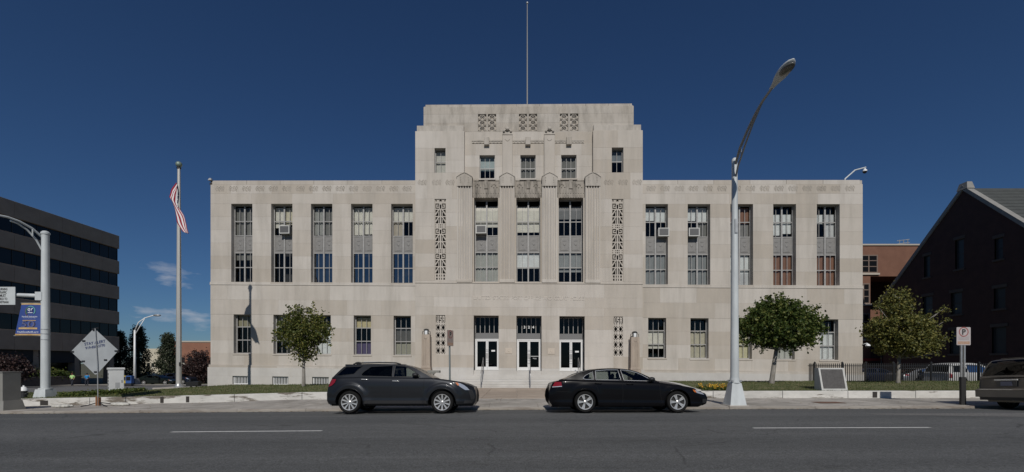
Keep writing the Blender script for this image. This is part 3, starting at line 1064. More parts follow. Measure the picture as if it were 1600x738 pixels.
m.box(TR - 0.4, TR - 0.004, 0.012 - WT + 0.03, 0.3, PL, TOPF - 0.3)
bpart(m, 'tower_side_wall', M_stone)
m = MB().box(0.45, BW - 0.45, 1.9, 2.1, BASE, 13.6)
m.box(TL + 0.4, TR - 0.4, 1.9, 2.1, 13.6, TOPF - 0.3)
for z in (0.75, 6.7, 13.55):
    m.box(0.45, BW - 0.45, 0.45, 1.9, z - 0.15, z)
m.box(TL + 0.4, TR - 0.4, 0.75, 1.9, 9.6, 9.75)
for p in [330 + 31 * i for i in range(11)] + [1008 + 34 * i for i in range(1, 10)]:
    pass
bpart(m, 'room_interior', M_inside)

# ---------------------------------------------------------------- windows
def blind_mat(c):
    return mat('fabric_%d_%d_%d' % tuple(int(v * 100) for v in c), c, 0.9, var=0.08, scale=3)
def window(uc_, v0, W_, H_, rows, lights, cols, rec, blinds=None, fm=None, gl=None, sill=True, parent=None, border=0.05, glassmap=None):
    """rows: (top fraction, bottom fraction, 'g' or 'p') from the head down; one object with panes and panels as its parts"""
    fm = fm or M_steel
    key = (round(W_, 3), round(H_, 3), tuple(rows), lights, cols, fm.name, border)
    lw = (W_ - 2 * border) / lights
    def frame():
        m = MB()
        d0, d1 = -0.03, 0.05
        m.box(-W_ / 2, -W_ / 2 + border, d0, d1, 0, H_).box(W_ / 2 - border, W_ / 2, d0, d1, 0, H_)
        m.box(-W_ / 2 + border, W_ / 2 - border, d0, d1, H_ - border, H_).box(-W_ / 2 + border, W_ / 2 - border, d0, d1, 0, border)
        for i in range(1, lights):
            c = -W_ / 2 + border + i * lw
            m.box(c - 0.05, c + 0.05, d0 - 0.03, d1 - 0.002, border, H_ - border)
        for (a, b, k) in rows:
            za, zb = H_ * (1 - a), H_ * (1 - b)
            for i in range(lights):
                x0 = -W_ / 2 + border + i * lw + (0.05 if i else 0)
                x1 = -W_ / 2 + border + (i + 1) * lw - (0.05 if i < lights - 1 else 0)
                if zb > border + 0.01:
                    m.box(x0, x1, d0 + 0.004, d1 - 0.004, zb - 0.03, zb + 0.03)
                if k == 'g':
                    for c in range(1, cols):
                        xc = lerp(x0, x1, c / cols)
                        m.box(xc - 0.014, xc + 0.014, d0 + 0.012, d1 - 0.012, zb + 0.03, za - 0.03)
        return m.mesh('window', fm)
    o = link('window', cmesh(('f',) + key, frame), parent or bld, (uc_, rec, v0 - KS * uc_))
    for ri, (a, b, k) in enumerate(rows):
        za, zb = H_ * (1 - a) - 0.02, H_ * (1 - b) + 0.02
        for i in range(lights):
            x0 = -W_ / 2 + border + i * lw
            x1 = x0 + lw
            xc, zc, ww, hh = (x0 + x1) / 2, (za + zb) / 2, x1 - x0, za - zb
            if k == 'g':
                gm = (glassmap or {}).get(ri, gl or M_glass)
                me = cmesh(('g', round(ww, 3), round(hh, 3), gm.name), lambda: MB().add([(-ww / 2, 0, -hh / 2), (ww / 2, 0, -hh / 2), (ww / 2, 0, hh / 2), (-ww / 2, 0, hh / 2)], [(0, 1, 2, 3)]).mesh('pane', gm, fix=False))
                link('pane', me, o, (xc, 0.012, zc), (random.uniform(-0.006, 0.006), 0, random.uniform(-0.006, 0.006)))
            else:
                def pan():
                    m = MB().box(-ww / 2, ww / 2, 0, 0.03, -hh / 2, hh / 2)
                    m.cbox(-ww * 0.36, ww * 0.36, -0.02, 0.01, -hh * 0.38, hh * 0.38, 0.01)
                    m.cbox(-ww * 0.16, ww * 0.16, -0.034, 0.0, hh * 0.20, hh * 0.27, 0.006)
                    m.cbox(-ww * 0.20, ww * 0.20, -0.03, 0.0, -hh * 0.34, -hh * 0.31, 0.006)
                    m.sphere((0, -0.02, 0), 0.09, 8, 6, (1, 0.35, 1.1))
                    return m.mesh('spandrel_panel', M_panel)
                link('spandrel_panel', cmesh(('p', round(ww, 3), round(hh, 3)), pan), o, (xc, 0.0, zc))
    # blinds and curtains hung behind the glass: (light, top fraction, bottom fraction, colour, kind)
    for (li, a, b, c, kind) in (blinds or []):
        x0 = -W_ / 2 + border + (li * lw if li is not None else 0)
        x1 = x0 + (lw if li is not None else W_ - 2 * border)
        za, zb = H_ * (1 - a), H_ * (1 - b)
        m = MB()
        n = 14
        for i in range(n + 1):
            t = i / n
            yy = 0.13 + (0.035 * math.sin(t * 2 * math.pi * 4) if kind == 'curtain' else 0.0)
            wob = 0.02 * math.sin(i * 2.3 + uc_) if kind == 'curtain' else 0.0
            m.v += [(lerp(x0, x1, t), yy, zb + wob), (lerp(x0, x1, t), yy, za)]
        m.f = [(2 * i, 2 * i + 2, 2 * i + 3, 2 * i + 1) for i in range(n)]
        m.build('curtain' if kind == 'curtain' else 'blind', blind_mat(c), o, fix=False, smooth=(kind == 'curtain'))
    if sill:
        MB().cbox(-W_ / 2 - 0.05, W_ / 2 + 0.05, -rec - 0.035, -0.032, -0.11, 0.0, 0.01).build('sill', M_stone, o)
    return o

CR, CRW, GR, GRB, BRN, WHT, DKB = (0.60, 0.55, 0.42), (0.66, 0.63, 0.56), (0.33, 0.33, 0.31), (0.19, 0.185, 0.17), (0.25, 0.13, 0.085), (0.68, 0.69, 0.68), (0.05, 0.06, 0.08)
UR = ((0.03, 0.205, 'g'), (0.205, 0.39, 'g'), (0.39, 0.61, 'p'), (0.61, 0.80, 'g'), (0.80, 0.99, 'g'))
film = {3: M_glassfilm, 4: M_glassfilm}
ub = {
 0: [(None, 0.02, 0.39, GRB, 'curtain'), (None, 0.61, 0.70, GRB, 'blind')],
 1: [(0, 0.02, 0.28, CRW, 'blind'), (1, 0.02, 0.24, CR, 'blind')],
 2: [(0, 0.02, 0.37, GR, 'curtain'), (1, 0.02, 0.37, GRB, 'curtain'), (None, 0.61, 0.99, (0.11, 0.12, 0.13), 'blind')],
 3: [(0, 0.02, 0.37, CRW, 'curtain'), (1, 0.02, 0.36, CRW, 'curtain')],
 4: [(0, 0.02, 0.20, CRW, 'blind'), (1, 0.02, 0.20, CRW, 'blind'), (0, 0.2, 0.39, (0.45, 0.40, 0.33), 'curtain')],
 5: [(0, 0.02, 0.18, WHT, 'blind'), (1, 0.02, 0.20, WHT, 'blind'), (None, 0.61, 0.99, (0.27, 0.28, 0.28), 'curtain')],
 6: [(0, 0.02, 0.18, WHT, 'blind'), (1, 0.02, 0.205, WHT, 'blind'), (1, 0.2, 0.39, GRB, 'curtain'), (None, 0.61, 0.99, (0.25, 0.26, 0.26), 'curtain')],
 7: [(None, 0.02, 0.22, BRN, 'curtain'), (None, 0.22, 0.39, (0.22, 0.21, 0.2), 'blind'), (None, 0.61, 0.84, WHT, 'blind'), (None, 0.84, 0.99, (0.5, 0.5, 0.5), 'blind')],
 8: [(0, 0.1, 0.36, WHT, 'blind'), (1, 0.1, 0.34, WHT, 'blind'), (None, 0.61, 0.99, BRN, 'curtain')],
 9: [(0, 0.1, 0.22, WHT, 'blind'), (1, 0.1, 0.38, (0.55, 0.55, 0.55), 'blind'), (None, 0.61, 0.99, BRN, 'curtain')],
}
for i, p in enumerate(upL + upR):
    window(uc(p), UWS, UWW, UWH - UWS, UR, 2, 2, 0.40, ub[i], glassmap=film if i in (2, 3, 4) else None)
LR = ((0.04, 0.31, 'g'), (0.31, 0.65, 'g'), (0.65, 0.98, 'g'))
YEL = (0.55, 0.47, 0.28)
lb = {0: [(None, 0.02, 0.30, (0.30, 0.27, 0.18), 'blind')], 1: [(None, 0.02, 0.3, (0.4, 0.38, 0.3), 'blind')], 2: [(None, 0.3, 0.98, WHT, 'blind')],
      3: [(None, 0.04, 0.31, YEL, 'blind'), (None, 0.65, 0.98, (0.10, 0.08, 0.16), 'blind')], 4: [(None, 0.31, 0.66, (0.12, 0.12, 0.12), 'blind'), (None, 0.66, 0.98, (0.34, 0.33, 0.27), 'blind')],
      5: [(None, 0.31, 0.76, CRW, 'blind')], 6: [(None, 0.31, 0.98, (0.50, 0.46, 0.36), 'curtain')], 7: [(None, 0.31, 0.98, (0.6, 0.56, 0.38), 'blind')],
      8: [(None, 0.31, 0.98, (0.5, 0.5, 0.46), 'blind')], 9: [(None, 0.31, 0.98, WHT, 'blind')]}
for i, p in enumerate(loL + loR):
    window(uc(p), LWS, LWW, LWH - LWS, LR, 1, 3, 0.36, lb[i], border=0.06)
# tower windows
for i, (a, b, c_, d_) in enumerate(sideW):
    window((a + b) / 2, c_, b - a, d_ - c_, ((0.03, 0.5, 'g'), (0.5, 0.98, 'g')), 1, 2, 0.1, [[(None, 0.02, 0.98, (0.55, 0.53, 0.48), 'blind')], [(None, 0.02, 0.5, (0.2, 0.22, 0.24), 'blind')]][i])
for i, (a, b, c_, d_) in enumerate(cwin):
    window((a + b) / 2, c_, b - a, d_ - c_, ((0.04, 0.52, 'g'), (0.52, 0.98, 'g')), 1, 3, 0.34, [[(None, 0.02, 0.6, (0.4, 0.46, 0.46), 'blind')], [(None, 0.02, 0.98, GRB, 'curtain')], [(None, 0.02, 0.98, GRB, 'curtain')]][i])
# tall centre windows
cb2 = [
 [(0, 0.07, 0.32, CRW, 'blind'), (1, 0.07, 0.32, CRW, 'blind'), (0, 0.61, 0.98, (0.40, 0.40, 0.37), 'curtain'), (1, 0.61, 0.98, (0.40, 0.40, 0.37), 'curtain')],
 [(None, 0.07, 0.38, CRW, 'blind'), (None, 0.61, 0.82, WHT, 'blind')],
 [(None, 0.07, 0.22, (0.2, 0.2, 0.2), 'blind'), (None, 0.61, 0.86, (0.3, 0.31, 0.31), 'blind')]]
TRW = ((0.10, 0.26, 'g'), (0.26, 0.43, 'g'), (0.43, 0.63, 'p'), (0.63, 0.81, 'g'), (0.81, 0.985, 'g'))
for i, (a, b) in enumerate(cbay):
    H_ = vs0 - BELT - 0.1
    window((a + b) / 2, BELT + 0.1, b - a - 0.26, H_, TRW, 2, 2, 0.56, cb2[i], sill=False)
# barred basement windows
for (p, q) in ((365, 389), (427, 452), (489, 515)):
    a, b = bu(p) + 0.02, bu(q) - 0.02
    W_, H_ = b - a, 0.56
    m = MB().box(-W_ / 2, W_ / 2, -0.06, 0.0, H_ - 0.05, H_).box(-W_ / 2, W_ / 2, -0.06, 0.0, 0, 0.05)
    m.box(-W_ / 2, -W_ / 2 + 0.05, -0.06, 0.0, 0.05, H_ - 0.05).box(W_ / 2 - 0.05, W_ / 2, -0.06, 0.0, 0.05, H_ - 0.05)
    u_ = (a + b) / 2
    o = m.build('basement_window', M_white, bld, (u_, 0.05, -0.25 - KS * u_))
    for i in range(9):
        x_ = lerp(-W_ / 2, W_ / 2, (i + 1) / 10)
        MB().box(-0.016, 0.016, -0.05, -0.02, 0.05, H_ - 0.05).build('bar', M_white, o, (x_, 0, 0))
    MB().box(-W_ / 2, W_ / 2, 0.06, 0.08, 0, H_).build('pane', mat('dusty_dark_glass', (0.12, 0.12, 0.11), 0.3), o)
# ---------------------------------------------------------------- doors
M_alu = mat('white_aluminium', (0.74, 0.74, 0.73), 0.4, 0.1, var=0.04)
M_doorglass = glass('dark_door_glass', (0.05, 0.05, 0.055), -0.015)
M_header = mat('bronze_grey_header', (0.16, 0.16, 0.16), 0.5)
for i, (a, b, c_, d_) in enumerate(dops):
    W_, H_ = b - a - 0.03, d_ - c_
    u_ = (a + b) / 2
    rec = 0.62
    hd = 2.22
    fr = MB().box(-W_ / 2, -W_ / 2 + 0.06, -0.05, 0.05, 0, hd).box(W_ / 2 - 0.06, W_ / 2, -0.05, 0.05, 0, hd).box(-W_ / 2 + 0.06, W_ / 2 - 0.06, -0.05, 0.05, hd - 0.07, hd)
    o = fr.build('door_frame', M_alu, bld, (u_, rec, c_ - KS * u_))
    lw = (W_ - 0.12) / 2
    for sx in (-1, 1):
        m = MB()
        x0, x1 = -lw / 2 + 0.006, lw / 2 - 0.006
        hh = hd - 0.08
        m.box(x0, x0 + 0.085, -0.03, 0.02, 0.01, hh).box(x1 - 0.085, x1, -0.03, 0.02, 0.01, hh)
        m.box(x0 + 0.085, x1 - 0.085, -0.03, 0.02, hh - 0.09, hh).box(x0 + 0.085, x1 - 0.085, -0.03, 0.02, 0.01, 0.24)
        d = m.build('door', M_alu, o, (sx * lw / 2, 0, 0))
        MB().add([(x0 + 0.08, 0, 0.23), (x1 - 0.08, 0, 0.23), (x1 - 0.08, 0, hh - 0.08), (x0 + 0.08, 0, hh - 0.08)], [(0, 1, 2, 3)]).build('pane', M_doorglass, o, (sx * lw / 2, -0.005, 0), fix=False)
        MB().box(x0 + 0.08, x1 - 0.08, 0.04, 0.07, 0.98, 1.04).build('push_bar', mat('blue_grey_bar', (0.10, 0.12, 0.22), 0.4), o, (sx * lw / 2, 0, 0))
        hx = -sx * (lw / 2 - 0.05)
        MB().tube([(hx, -0.03, 0.85), (hx, -0.09, 0.85), (hx, -0.09, 1.2), (hx, -0.03, 1.2)], 0.014, 6).build('door_handle', M_dark, o, (sx * lw / 2, 0, 0))
        for zz in (0.5, 0.68, 1.32, 1.42):
            MB().box(hx - 0.02, hx + 0.02, -0.04, -0.03, zz, zz + 0.045).build('lock_plate', M_dark, o, (sx * lw / 2, 0, 0))
    if i != 1:
        MB().box(0.3, 0.56, -0.012, -0.008, 1.32, 1.43).build('notice', M_white, o)
    else:
        MB().box(0.12, 0.72, -0.012, -0.008, 1.0, 1.03).build('notice', M_white, o)
        link('notice', text_mesh('PULL', 0.12, 0.002, material=M_white), o, (0.42, -0.012, 0.86), (R(90), 0, 0))
    t = MB().box(-W_ / 2, W_ / 2, -0.02, 0.06, hd + 0.003, hd + 0.42)
    t.build('header_panel', M_header, o)
    tr = MB()
    for k in range(6):
        x_ = -W_ / 2 + 0.03 + k * (W_ - 0.06) / 5
        tr.box(x_ - 0.02, x_ + 0.02, -0.03, 0.03, hd + 0.42, H_ - 0.02)
    tr.box(-W_ / 2, W_ / 2, -0.025, 0.025, H_ - 0.07, H_ - 0.01)
    tr.build('transom_frame', M_steel, o)
    MB().add([(-W_ / 2, 0, hd + 0.42), (W_ / 2, 0, hd + 0.42), (W_ / 2, 0, H_), (-W_ / 2, 0, H_)], [(0, 1, 2, 3)]).build('transom_pane', M_doorglass, o, (0, 0.01, 0), fix=False)
    if i == 1:
        for k, ch in enumerate('324'):
            link('house_number', text_mesh(ch, 0.26, 0.008, material=M_white, bold=0.006), o, (-0.31 + k * 0.31, -0.035, hd + 0.85), (R(90), 0, 0))
    m = MB().box(-W_ / 2 - 0.012, W_ / 2 + 0.012, -0.8, 0.9, -0.3, -0.004)
    m.build('threshold', M_granite, o)
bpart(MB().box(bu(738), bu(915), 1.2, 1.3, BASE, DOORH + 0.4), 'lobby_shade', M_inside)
# small carved plaques between the doors
for c_ in (795, 861):
    m = MB().cbox(-0.24, 0.24, -0.03, 0.05, -0.2, 0.2, 0.012)
    m.add([(-0.18, -0.036, -0.14), (0.16, -0.036, -0.14), (0.0, -0.045, 0.14)], [(0, 1, 2)])
    m.sphere((0, -0.03, 0.0), 0.07, 8, 6, (1, 0.4, 1))
    u_ = bu(c_)
    m.build('carved_plaque', mat('plaque_stone', (0.50, 0.44, 0.37), 0.9), bld, (u_, -WT, vT(549) - KS * u_))
print('stone blocks', NB[0])
# ------------------------------------------------------------------ things on and around the building
def W3(u, w, v):                 # facade coordinates to the world
    p = PA + BDIR * u
    n = Vector((BDIR.y, -BDIR.x, 0))
    q = p + n * w
    return (q.x, q.y, v - KS * u)

# entrance steps
st = thing('entrance_steps', 'broad flight of pale stone steps up to the three doors', 'steps', W3(bu(826), 1.0, -0.42), BANG)
nst = 7
zt = DOORS_ - KS * bu(826) - 0.004
zb_ = -0.43
h_ = (zt - zb_) / nst
for i in range(nst):
    a, b = bu(690) - bu(826), bu(962) - bu(826)
    y0 = -(WT + 0.14 + 0.30 * (nst - i)) + 1.0 + 0.5
    y1 = 1.0 - WT - 0.142
    MB().cbox(a, b, y0, y1, zb_ + 0.42 + i * h_ - (0.2 if i == 0 else 0), zb_ + 0.42 + (i + 1) * h_, 0.012).build('step', M_granite, st)
# hand rails
M_rail = mat('brushed_steel_rail', (0.45, 0.45, 0.44), 0.35, 0.8)
for k, (c_, lab) in enumerate(((755, 'thin steel stair handrail in front of the left door'), (827, 'tall steel stair handrail in front of the middle door'), (901, 'steel stair handrail in front of the right door, behind the black sedan'))):
    base = W3(bu(c_), 0.0, 0)
    root = thing('stair_handrail', lab, 'handrail', (base[0], base[1] - 1.9, -0.40), BANG, 'handrails on the entrance steps')
    m = MB()
    top, low_ = (0.25, 1.45, zt + 0.40 + 0.80), (0.0, -0.12, 1.02)
    m.tube([(0, 1.5, zt + 0.40), (0, 1.5, zt + 0.40 + 0.82), (0, 1.3, zt + 0.40 + 0.90), (0, -0.25, 0.98), (0, -0.32, 0.86), (0, -0.32, 0.05)], 0.024, 8)
    m.build('rail', M_rail, root, smooth=True, angle=50)
    MB().tube([(0, 1.38, zt + 0.4 + 0.45), (0, -0.28, 0.5)], 0.018, 6).build('mid_rail', M_rail, root, smooth=True, angle=50)

# stone lamp pedestals beside the entrance
M_ped = limestone('tan_limestone', (0.40, 0.34, 0.28), (0.22, 0.18, 0.15), 0.6, 0.03, (2.5, 2.5, 0.4))
M_lantern = mat('frosted_lantern_glass', (0.72, 0.74, 0.75), 0.3)
for (c_, yt, yb, lab) in ((669.5, 524, 576, 'tan stone lamp pedestal left of the entrance'), (988, 528, 578, 'streaked stone lamp pedestal right of the entrance')):
    u_ = bu(c_)
    v0, v1 = bv(c_, yb), bv(c_, yt)
    root = thing('lamp_pedestal', lab, 'lamp pedestal', W3(u_, WT + 0.45, v0), BANG, 'lamp pedestals flanking the entrance')
    H_ = v1 - v0
    m = MB().box(-0.36, 0.36, -0.30, 0.26, -1.3, 0.0).cbox(-0.33, 0.33, -0.26, 0.26, 0.0, 0.14, 0.02)
    m.build('base', M_ped, root)
    m = MB().frustum(-0.29, 0.29, -0.23, 0.24, 0.14, H_, 0.015)
    m.build('shaft', M_ped, root)
    m = MB()
    for sx in (-0.16, 0.0, 0.16):
        m.cbox(sx - 0.035, sx + 0.035, -0.245, -0.2, 0.25, H_ - 0.35, 0.01)
    m.add([(-0.12, -0.232, H_ - 0.22), (0.12, -0.232, H_ - 0.22), (0, -0.232, H_ - 0.36), (0, -0.26, H_ - 0.26)], [(0, 1, 3), (1, 2, 3), (2, 0, 3)])
    m.build('carving', M_ped, root)
    lan = MB().lathe([(0.0, 0.0), (0.13, 0.0), (0.14, 0.03), (0.14, 0.30), (0.10, 0.36), (0.0, 0.38)], (0, 0, H_), 'z', 12).build('lantern', M_lantern, root, smooth=True, angle=40)
    m = MB()
    for k in range(4):
        t = math.pi / 4 + k * math.pi / 2
        cx, cy = 0.165 * math.cos(t), 0.165 * math.sin(t)
        m.box(cx - 0.018, cx + 0.018, cy - 0.018, cy + 0.018, H_, H_ + 0.34)
    m.lathe([(0.19, H_ + 0.30), (0.20, H_ + 0.32), (0.12, H_ + 0.39), (0.0, H_ + 0.41)], (0, 0, 0), 'z', 12)
    m.tube([(-0.27, 0, H_ + 0.02), (-0.27, 0, H_ + 0.2), (-0.15, 0, H_ + 0.24)], 0.02, 6).tube([(0.27, 0, H_ + 0.02), (0.27, 0, H_ + 0.2), (0.15, 0, H_ + 0.24)], 0.02, 6)
    m.build('lantern_cage', mat('dark_bronze', (0.07, 0.07, 0.065), 0.5, 0.5), root, smooth=True, angle=40)

# grey stone bench by the left end of the steps
u_ = bu(684)
bn = thing('stone_bench', 'grey stone bench with scrolled bracket beside the left lamp pedestal', 'bench', W3(u_, 2.4, bv(684, 592)), BANG)
MB().tbox(-0.18, 0.62, -0.22, 0.22, 0.47, 0.62, 0.02).build('seat', mat('grey_weathered_stone', (0.22, 0.22, 0.20), 0.9, var=0.15), bn)
prof = [(-0.18, 0.0), (0.14, 0.0), (0.12, 0.18), (0.2, 0.3), (0.22, 0.4), (0.36, 0.47), (-0.18, 0.47)]
MB().prism(prof, lambda a, z: (a, -0.2, z), lambda a, z: (a, 0.2, z)).build('bracket', MATS['grey_weathered_stone'], bn)
MB().box(-0.2, 0.2, -0.22, 0.22, -0.6, 0.0).build('footing', MATS['grey_weathered_stone'], bn)

# window air conditioners
M_acw = mat('off_white_plastic', (0.56, 0.56, 0.53), 0.5)
M_acg = mat('grey_louvre', (0.13, 0.13, 0.13), 0.5)
for (c_, yc, lab, w0) in ((444.5, 359, 'white window air conditioner in the second upper window from the left', 0.0), (751.5, 358, 'white air conditioner in the tall window left of centre, between the fluted pilasters', -0.10),
                          (1037, 363, 'white air conditioner in the first upper window right of the tower', 0.0), (1084.5, 363, 'white air conditioner in the second upper window right of the tower', 0.0)):
    u_ = bu(c_)
    root = thing('air_conditioner', lab, 'air conditioner', W3(u_, w0, bv(c_, yc) - 0.28), BANG, 'window air conditioners')
    wd = 0.36
    m = MB().tbox(-wd, wd, -0.02, 0.45 if w0 == 0 else 0.6, 0, 0.56, 0.02)
    m.build('case', mat('tan_grey_case', (0.30, 0.30, 0.28), 0.5), root)
    f = MB().cbox(-wd - 0.01, -wd + 0.05, -0.05, 0.0, -0.01, 0.57, 0.01).cbox(wd - 0.05, wd + 0.01, -0.05, 0.0, -0.01, 0.57, 0.01)
    f.cbox(-wd + 0.05, wd - 0.05, -0.05, 0.0, 0.51, 0.57, 0.01).cbox(-wd + 0.05, wd - 0.05, -0.05, 0.0, -0.01, 0.05, 0.01)
    f.build('front_frame', M_acw, root)
    MB().box(-wd + 0.05, wd - 0.05, -0.03, -0.021, 0.05, 0.51).build('grille', M_acg, root)
    for k in range(6):
        MB().box(-wd + 0.07, wd - 0.07, -0.045, -0.03, 0.10 + k * 0.065, 0.115 + k * 0.065).build('louvre', M_acg, root)

# roof: bare flagstaff, security camera on a bent pole, flood light
rp_ = W3(bu(824), -2.0, vT(166))
rf = thing('roof_flagstaff', 'bare slender flagstaff on top of the central tower', 'flagpole', rp_)
hh = 1.2 - (6 - HOR) / bs(824) * (rp_[1] / 31.2) - rp_[2]
MB().tube([(0, 0, -0.3), (0, 0, hh * 0.5), (0, 0, hh)], [0.055, 0.045, 0.028], 10).build('mast', mat('dull_grey_mast', (0.26, 0.26, 0.25), 0.6), rf, smooth=True, angle=50)
MB().sphere((0, 0, hh + 0.05), 0.09, 10, 8).build('finial', M_galv, rf, smooth=True)
cp = W3(bu(1325), -0.3, ROOF)
rc = thing('roof_camera', 'white dome security camera on a bent pole at the right roof corner', 'security camera', cp)
k_ = 1 / 22.95
m = MB().tube([(0, 0, 0), (0, 0, 4 * k_), (16 * k_, 0, 18 * k_), (33 * k_, 0, 22.5 * k_)], 0.045, 8)
m.build('pole', M_polewhite, rc, smooth=True, angle=40)
m = MB().lathe([(0.05, 0.18), (0.08, 0.1), (0.13, 0.06), (0.14, -0.02)], (31.5 * k_, 0, 16.5 * k_), 'z', 12)
m.build('housing', M_white, rc, smooth=True)
MB().lathe([(0.135, -0.02), (0.11, -0.11), (0.05, -0.15), (0.0, -0.16)], (31.5 * k_, 0, 16.5 * k_), 'z', 12).build('dome', M_dark, rc, smooth=True)
cp = W3(bu(1349.5), 0.25, bv(1349, 541))
wc = thing('wall_camera', 'white dome camera bracketed to the right corner of the building', 'security camera', cp)
MB().tube([(-0.1, 0.2, 0.12), (0.05, 0.02, 0.18), (0.09, 0, 0.14)], 0.03, 8).build('bracket', M_white, wc, smooth=True)
MB().lathe([(0.0, 0.15), (0.08, 0.14), (0.14, 0.06), (0.15, 0.0)], (0.09, 0, 0), 'z', 12).build('housing', M_white, wc, smooth=True)
MB().lathe([(0.14, 0.0), (0.11, -0.10), (0.04, -0.14), (0.0, -0.15)], (0.09, 0, 0), 'z', 12).build('dome', M_dark, wc, smooth=True)
cp = W3(bu(329.5), -0.05, 13.92)
fl = thing('roof_floodlight', 'small dark flood light on the left roof corner', 'flood light', cp)
MB().box(-0.09, 0.06, -0.05, 0.06, 0.0, 0.14).tube([(0, 0, 0.12), (-0.04, 0, 0.34)], 0.03, 6).build('bracket', M_dark, fl)
MB().frustum(-0.17, 0.08, -0.13, 0.09, 0.30, 0.46, 0.05).build('lamp_head', M_galv, fl)

# ------------------------------------------------------------------ flagpole with the flag
FY = FOC / 28.4
fpos = px(279.5, 606, FY)
fp = thing('flagpole', 'tall pale metal flagpole on the left lawn', 'flagpole', fpos)
ftop = CAMZ - (262 - HOR) / 28.4 - fpos[2]
m = MB().tube([(0, 0, -0.1), (0, 0, ftop * 0.25), (0, 0, ftop * 0.6), (0, 0, ftop)], [0.135, 0.13, 0.105, 0.07], 16)
m.build('pole', mat('satin_flagpole', (0.44, 0.43, 0.40), 0.45, 0.3, var=0.08, scale=2, stretch=(1, 1, 0.2)), fp, smooth=True, angle=50)
MB().lathe([(0.24, 0), (0.24, 0.06), (0.18, 0.10), (0.14, 0.22)], (0, 0, 0), 'z', 16).build('collar', M_galv, fp, smooth=True, angle=30)
MB().lathe([(0.09, ftop - 0.08), (0.11, ftop - 0.05), (0.11, ftop), (0.05, ftop + 0.03)], (0, 0, 0), 'z', 12).build('truck', M_dark, fp)
MB().sphere((0, 0, ftop + 0.17), 0.16, 14, 10).build('ball', mat('verdigris_ball', (0.20, 0.26, 0.22), 0.5, 0.3), fp, smooth=True)
MB().tube([(0.11, -0.09, 1.3), (0.10, -0.08, ftop * 0.5), (0.08, -0.06, ftop - 0.05)], 0.008, 5).build('halyard', M_white, fp)
MB().box(0.10, 0.16, -0.13, -0.07, 1.2, 1.4).build('cleat', M_dark, fp)
fb = MB().tbox(-0.9, 1.0, -0.7, 0.8, -0.22, 0.03, 0.02).build('flagpole_slab', M_slab, None, fpos)
tag(fb, 'flat concrete slab at the foot of the tall lawn flagpole', 'concrete slab')
# flag: limp cloth, folds gathered close to the pole and blown out low to the right
def flag():
    nu, nv = 44, 26
    W_, H_ = 2.5, 1.5
    V, FC = [], []
    top = fpos[2] + ftop
    for j in range(nv + 1):
        v = j / nv
        for i in range(nu + 1):
            u = i / nu
            # the cloth hangs doubled on itself: half the stripes face the street, half lie behind
            fold = 2 * v if v < 0.5 else 2 - 2 * v
            cx = pw([(0, 0.02), (0.15, -0.16), (0.3, -0.19), (0.45, 0.0), (0.6, 0.14), (0.8, 0.33), (1.0, 0.52)], u)
            cz = pw([(0, -1.10), (0.15, -1.45), (0.3, -1.85), (0.45, -2.25), (0.6, -2.65), (0.8, -3.15), (1.0, -3.65)], u)
            wd_ = pw([(0, 0.10), (0.15, 0.36), (0.3, 0.46), (0.45, 0.32), (0.6, 0.46), (0.8, 0.54), (1.0, 0.30)], u)
            x_ = cx + wd_ * (fold - 0.5) + 0.03 * math.sin(u * 13)
            z_ = cz - 0.42 * (fold - 0.5) * (1 if u < 0.42 else 0.35) + 0.02 * math.sin(u * 17 + fold * 4)
            y_ = -0.16 + (0.07 if v < 0.5 else 0.0) * math.sin(math.pi * (1 - fold) * 0.5) + 0.05 * math.sin(fold * 6.5 + u * 5)
            V.append((x_, y_, z_))
    mats_ = [mat('flag_red', (0.30, 0.015, 0.03), 0.8), mat('flag_white', (0.72, 0.72, 0.72), 0.8), mat('flag_blue', (0.03, 0.04, 0.13), 0.8)]
    me = bpy.data.meshes.new('flag')
    idx = []
    for j in range(nv):
        for i in range(nu):
            a = j * (nu + 1) + i
            FC.append((a, a + 1, a + nu + 2, a + nu + 1))
            stripe = int(j / nv * 13)
            if i / nu < 0.36 and stripe < 7:
                k = 2
                if (i % 4 == 1) and (j % 4 == 1):
                    k = 1
            else:
                k = stripe % 2
            idx.append(k)
    me.from_pydata(V, [], FC)
    for mm in mats_:
        me.materials.append(mm)
    me.polygons.foreach_set('material_index', idx)
    me.polygons.foreach_set('use_smooth', [True] * len(FC))
    me.update()
    return me
fo = link('flag', flag(), None, (fpos[0], fpos[1], fpos[2] + ftop))
tag(fo, 'limp red, white and blue striped flag hanging on the lawn flagpole', 'flag')
sol = fo.modifiers.new('cloth', 'SOLIDIFY'); sol.thickness = 0.006
for i, xx in enumerate((298.5, 307)):
    p = px(xx, 606.5, 24.0)
    o = thing('ground_floodlight', ['dark ground flood light right beside the flagpole foot', 'dark ground flood light farther right of the flagpole foot'][i], 'flood light', (p[0], p[1], lawn_z(p[0], 24.0)), 0, 'flood lights at the flagpole')
    MB().frustum(-0.17, 0.17, -0.13, 0.13, 0.10, 0.32, -0.03).build('lamp_head', M_dark, o)
    MB().tube([(0, 0, -0.05), (0, 0, 0.12)], 0.04, 8).build('stake', M_dark, o)

